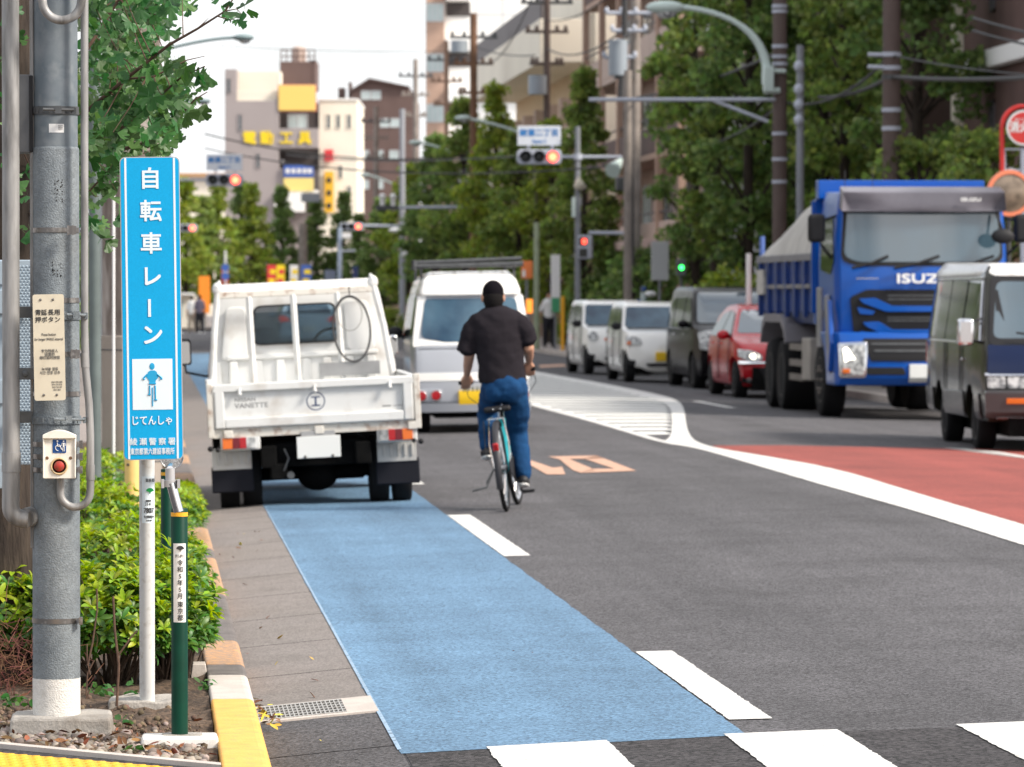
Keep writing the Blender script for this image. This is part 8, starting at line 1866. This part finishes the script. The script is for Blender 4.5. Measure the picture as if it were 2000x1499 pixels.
# boards and banners
def flat(name, label, cat, px0, px1, py0, py1, D, m, marks=None, group=None, post=True, rot=0):
    c = at((px0 + px1) / 2, (py0 + py1) / 2, D); w = (px1 - px0) * D / FPX; h = (py1 - py0) * D / FPX
    t = thing(name, label, cat, (c.x, c.y, .12), rot, group); b = MB(); b.box(-w / 2, w / 2, -.02, .02, c.z - h / 2 - .12, c.z + h / 2 - .12); b.build('panel', m, t, bevel=.008)
    if post: b = MB(); b.cyl((0, .045, 0), (0, .045, c.z + h * .4 - .12), .03); b.build('post', 'pole_grey', t, smooth=True)
    if marks:
        b = MB(); [b.box(-w / 2 + w * a, -w / 2 + w * c2, -.03, -.021, c.z - h / 2 + h * d - .12, c.z - h / 2 + h * e2 - .12) for a, c2, d, e2 in marks[1]]; b.build('marks', marks[0], t)
    return t
flat('road_sign', 'blank grey rear of a road sign on a post left of the big tree', 'sign', 1272, 1306, 472, 548, 99, 'wall_light')
flat('street_sign', 'white narrow upright sign with green lower part by the standing person', 'sign', 1076, 1094, 498, 610, 122, 'plain_white', ('mark_green2' if 0 else mat('sign_green', (.05, .30, .14), .5), [(0.05, .95, .0, .25)]))
t = pole_thing('painted_pole', 'pale green pole beside the standing person', 1048, 124, .085, .08, 3.6, mat('pale_green_paint', (.36, .42, .28), .6, var=.2, vscale=4)); t = pole_thing('yellow_post', 'yellow post right of the narrow upright sign', 1099, 121, .05, .05, 1.5, 'band_yellow')
flat('banner', 'orange construction banner above the microvan', 'banner', 1018, 1040, 510, 545, 116, mat('banner_orange', (.72, .20, .06), .8), ('plain_white', [(.1, .35, .1, .5)])); flat('warning_light', 'lit amber lamp behind the microvan', 'lamp', 1028, 1040, 585, 612, 112, mat('amber_lit', (.9, .3, .04), .5, emit=(1, .30, .04), estr=1.2))
flat('banner', 'orange slanted shop banner left of the truck cab', 'banner', 388, 410, 540, 612, 198, 'orange_cloth', rot=R(10)); flat('banner', 'red and white banner beside the orange one', 'banner', 432, 447, 520, 558, 210, mat('banner_red', (.6, .08, .05), .8), ('plain_white', [(.2, .9, .4, .9)]))
for px0, px1, m_, mk, lb in ((522, 540, MATS['sign_red'], 'letter', 'red and yellow shop banner over the truck roof'), (540, 556, MATS['letter_yellow'], None, 'yellow shop banner over the truck roof'), (566, 582, 'plain_white', None, 'white and red shop banner behind the concrete pole'), (588, 608, MATS['signboard_blue'], None, 'blue and yellow shop banner right of the concrete pole')):
    flat('banner', lb, 'banner', px0, px1, 518, 562, 232, m_, (MATS['letter_yellow'] if m_ is not MATS['letter_yellow'] else MATS['sign_red'], [(.15, .8, .1, .4), (.3, .95, .6, .8)]), 'shop banners in front of the tool shop')
flat('banner', 'dark blue shop sign right of the far signal post', 'sign', 688, 700, 520, 556, 226, mat('navy_sign', (.03, .05, .14), .6), ('plain_white', [(.1, .9, .1, .35)])); flat('banner', 'grey blue shop poster left of the far signal post', 'sign', 634, 656, 528, 556, 228, mat('poster_grey', (.16, .19, .26), .6))
GS = thing('round_sign', 'two small round blue signs on a thin pole above the truck horn', 'sign', tuple(at(440, 900, 200))); GS.location.z = .12; add(GS, 'post', 'plain_white', lambda b: b.tube([Vector((at(440, 0, 200).x, at(440, 0, 200).y, .12)), wpt(440, 490, 200)], .05, 8))
for py in (523, 540): add(GS, 'disc', MATS['signboard_blue'], lambda b: b.lathe([(0, -.06), (.18, -.06), (.18, -.04)], wpt(440, py, 200), 'y', 20))
gl = thing('pedestrian_signal', 'small signal glowing green among the tree leaves', 'traffic light', tuple(at(1331, 523, 82))); b = MB(); b.box(-.09, .09, 0, .12, -.16, .16); b.build('housing', 'dark_steel', gl, bevel=.02); b = MB(); b.ball((0, -.01, 0), .045, .02, .045); b.build('green_lens', 'green_on', gl); 
b = MB(); b.tube([(0, .1, -.1), (.05, .15, -1.1)], .03, 8); b.build('post', 'dark_steel', gl)
wp = pole_thing('marker_post', 'white slim marker post left of the dump truck', 1462, 70, .045, .045, .0 + 2.2, 'plain_white')
TP = thing('bokeh_glimmers', 'pale green and white display shapes made up for blurred glints behind the kei cars', 'glimmer', tuple(at(1267, 900, 100))); TP.location.z = .13; add(TP, 'lower_glimmer', mat('glimmer_green', (.10, .22, .12), .4, spec=1), lambda b: b.cyl(wpt(1270, 640, 100), wpt(1270, 588, 100), .13)); add(TP, 'upper_glimmer', 'plain_white', lambda b: b.ball(wpt(1270, 575, 100), .15, .12, .07)); add(TP, 'side_glimmer', 'win_pale', lambda b: b.cyl(wpt(1257, 640, 100), wpt(1257, 572, 100), .07))  # shapes made up in place of blurred light glimmers
bs = thing('blue_sign', 'small blue round sign with a blue panel below, on the concrete pole', 'sign', tuple(at(1258, 565, 104))); add(bs, 'disc', MATS['signboard_blue'], lambda b: b.lathe([(.03, -.02), (.055, -.02), (.055, .0)], wpt(1257, 564, 104), 'y', 16)); add(bs, 'blue_panel', MATS['signboard_blue'], lambda b: b.box(wpt(1243, 0, 104).x, wpt(1252, 0, 104).x, bs.location.y, bs.location.y + .03, wpt(0, 600, 104).z, wpt(0, 585, 104).z)); add(bs, 'post', 'pole_grey', lambda b: b.tube([Vector((wpt(1253, 0, 104).x, bs.location.y + .05, .13)), wpt(1253, 560, 104)], .025, 8))
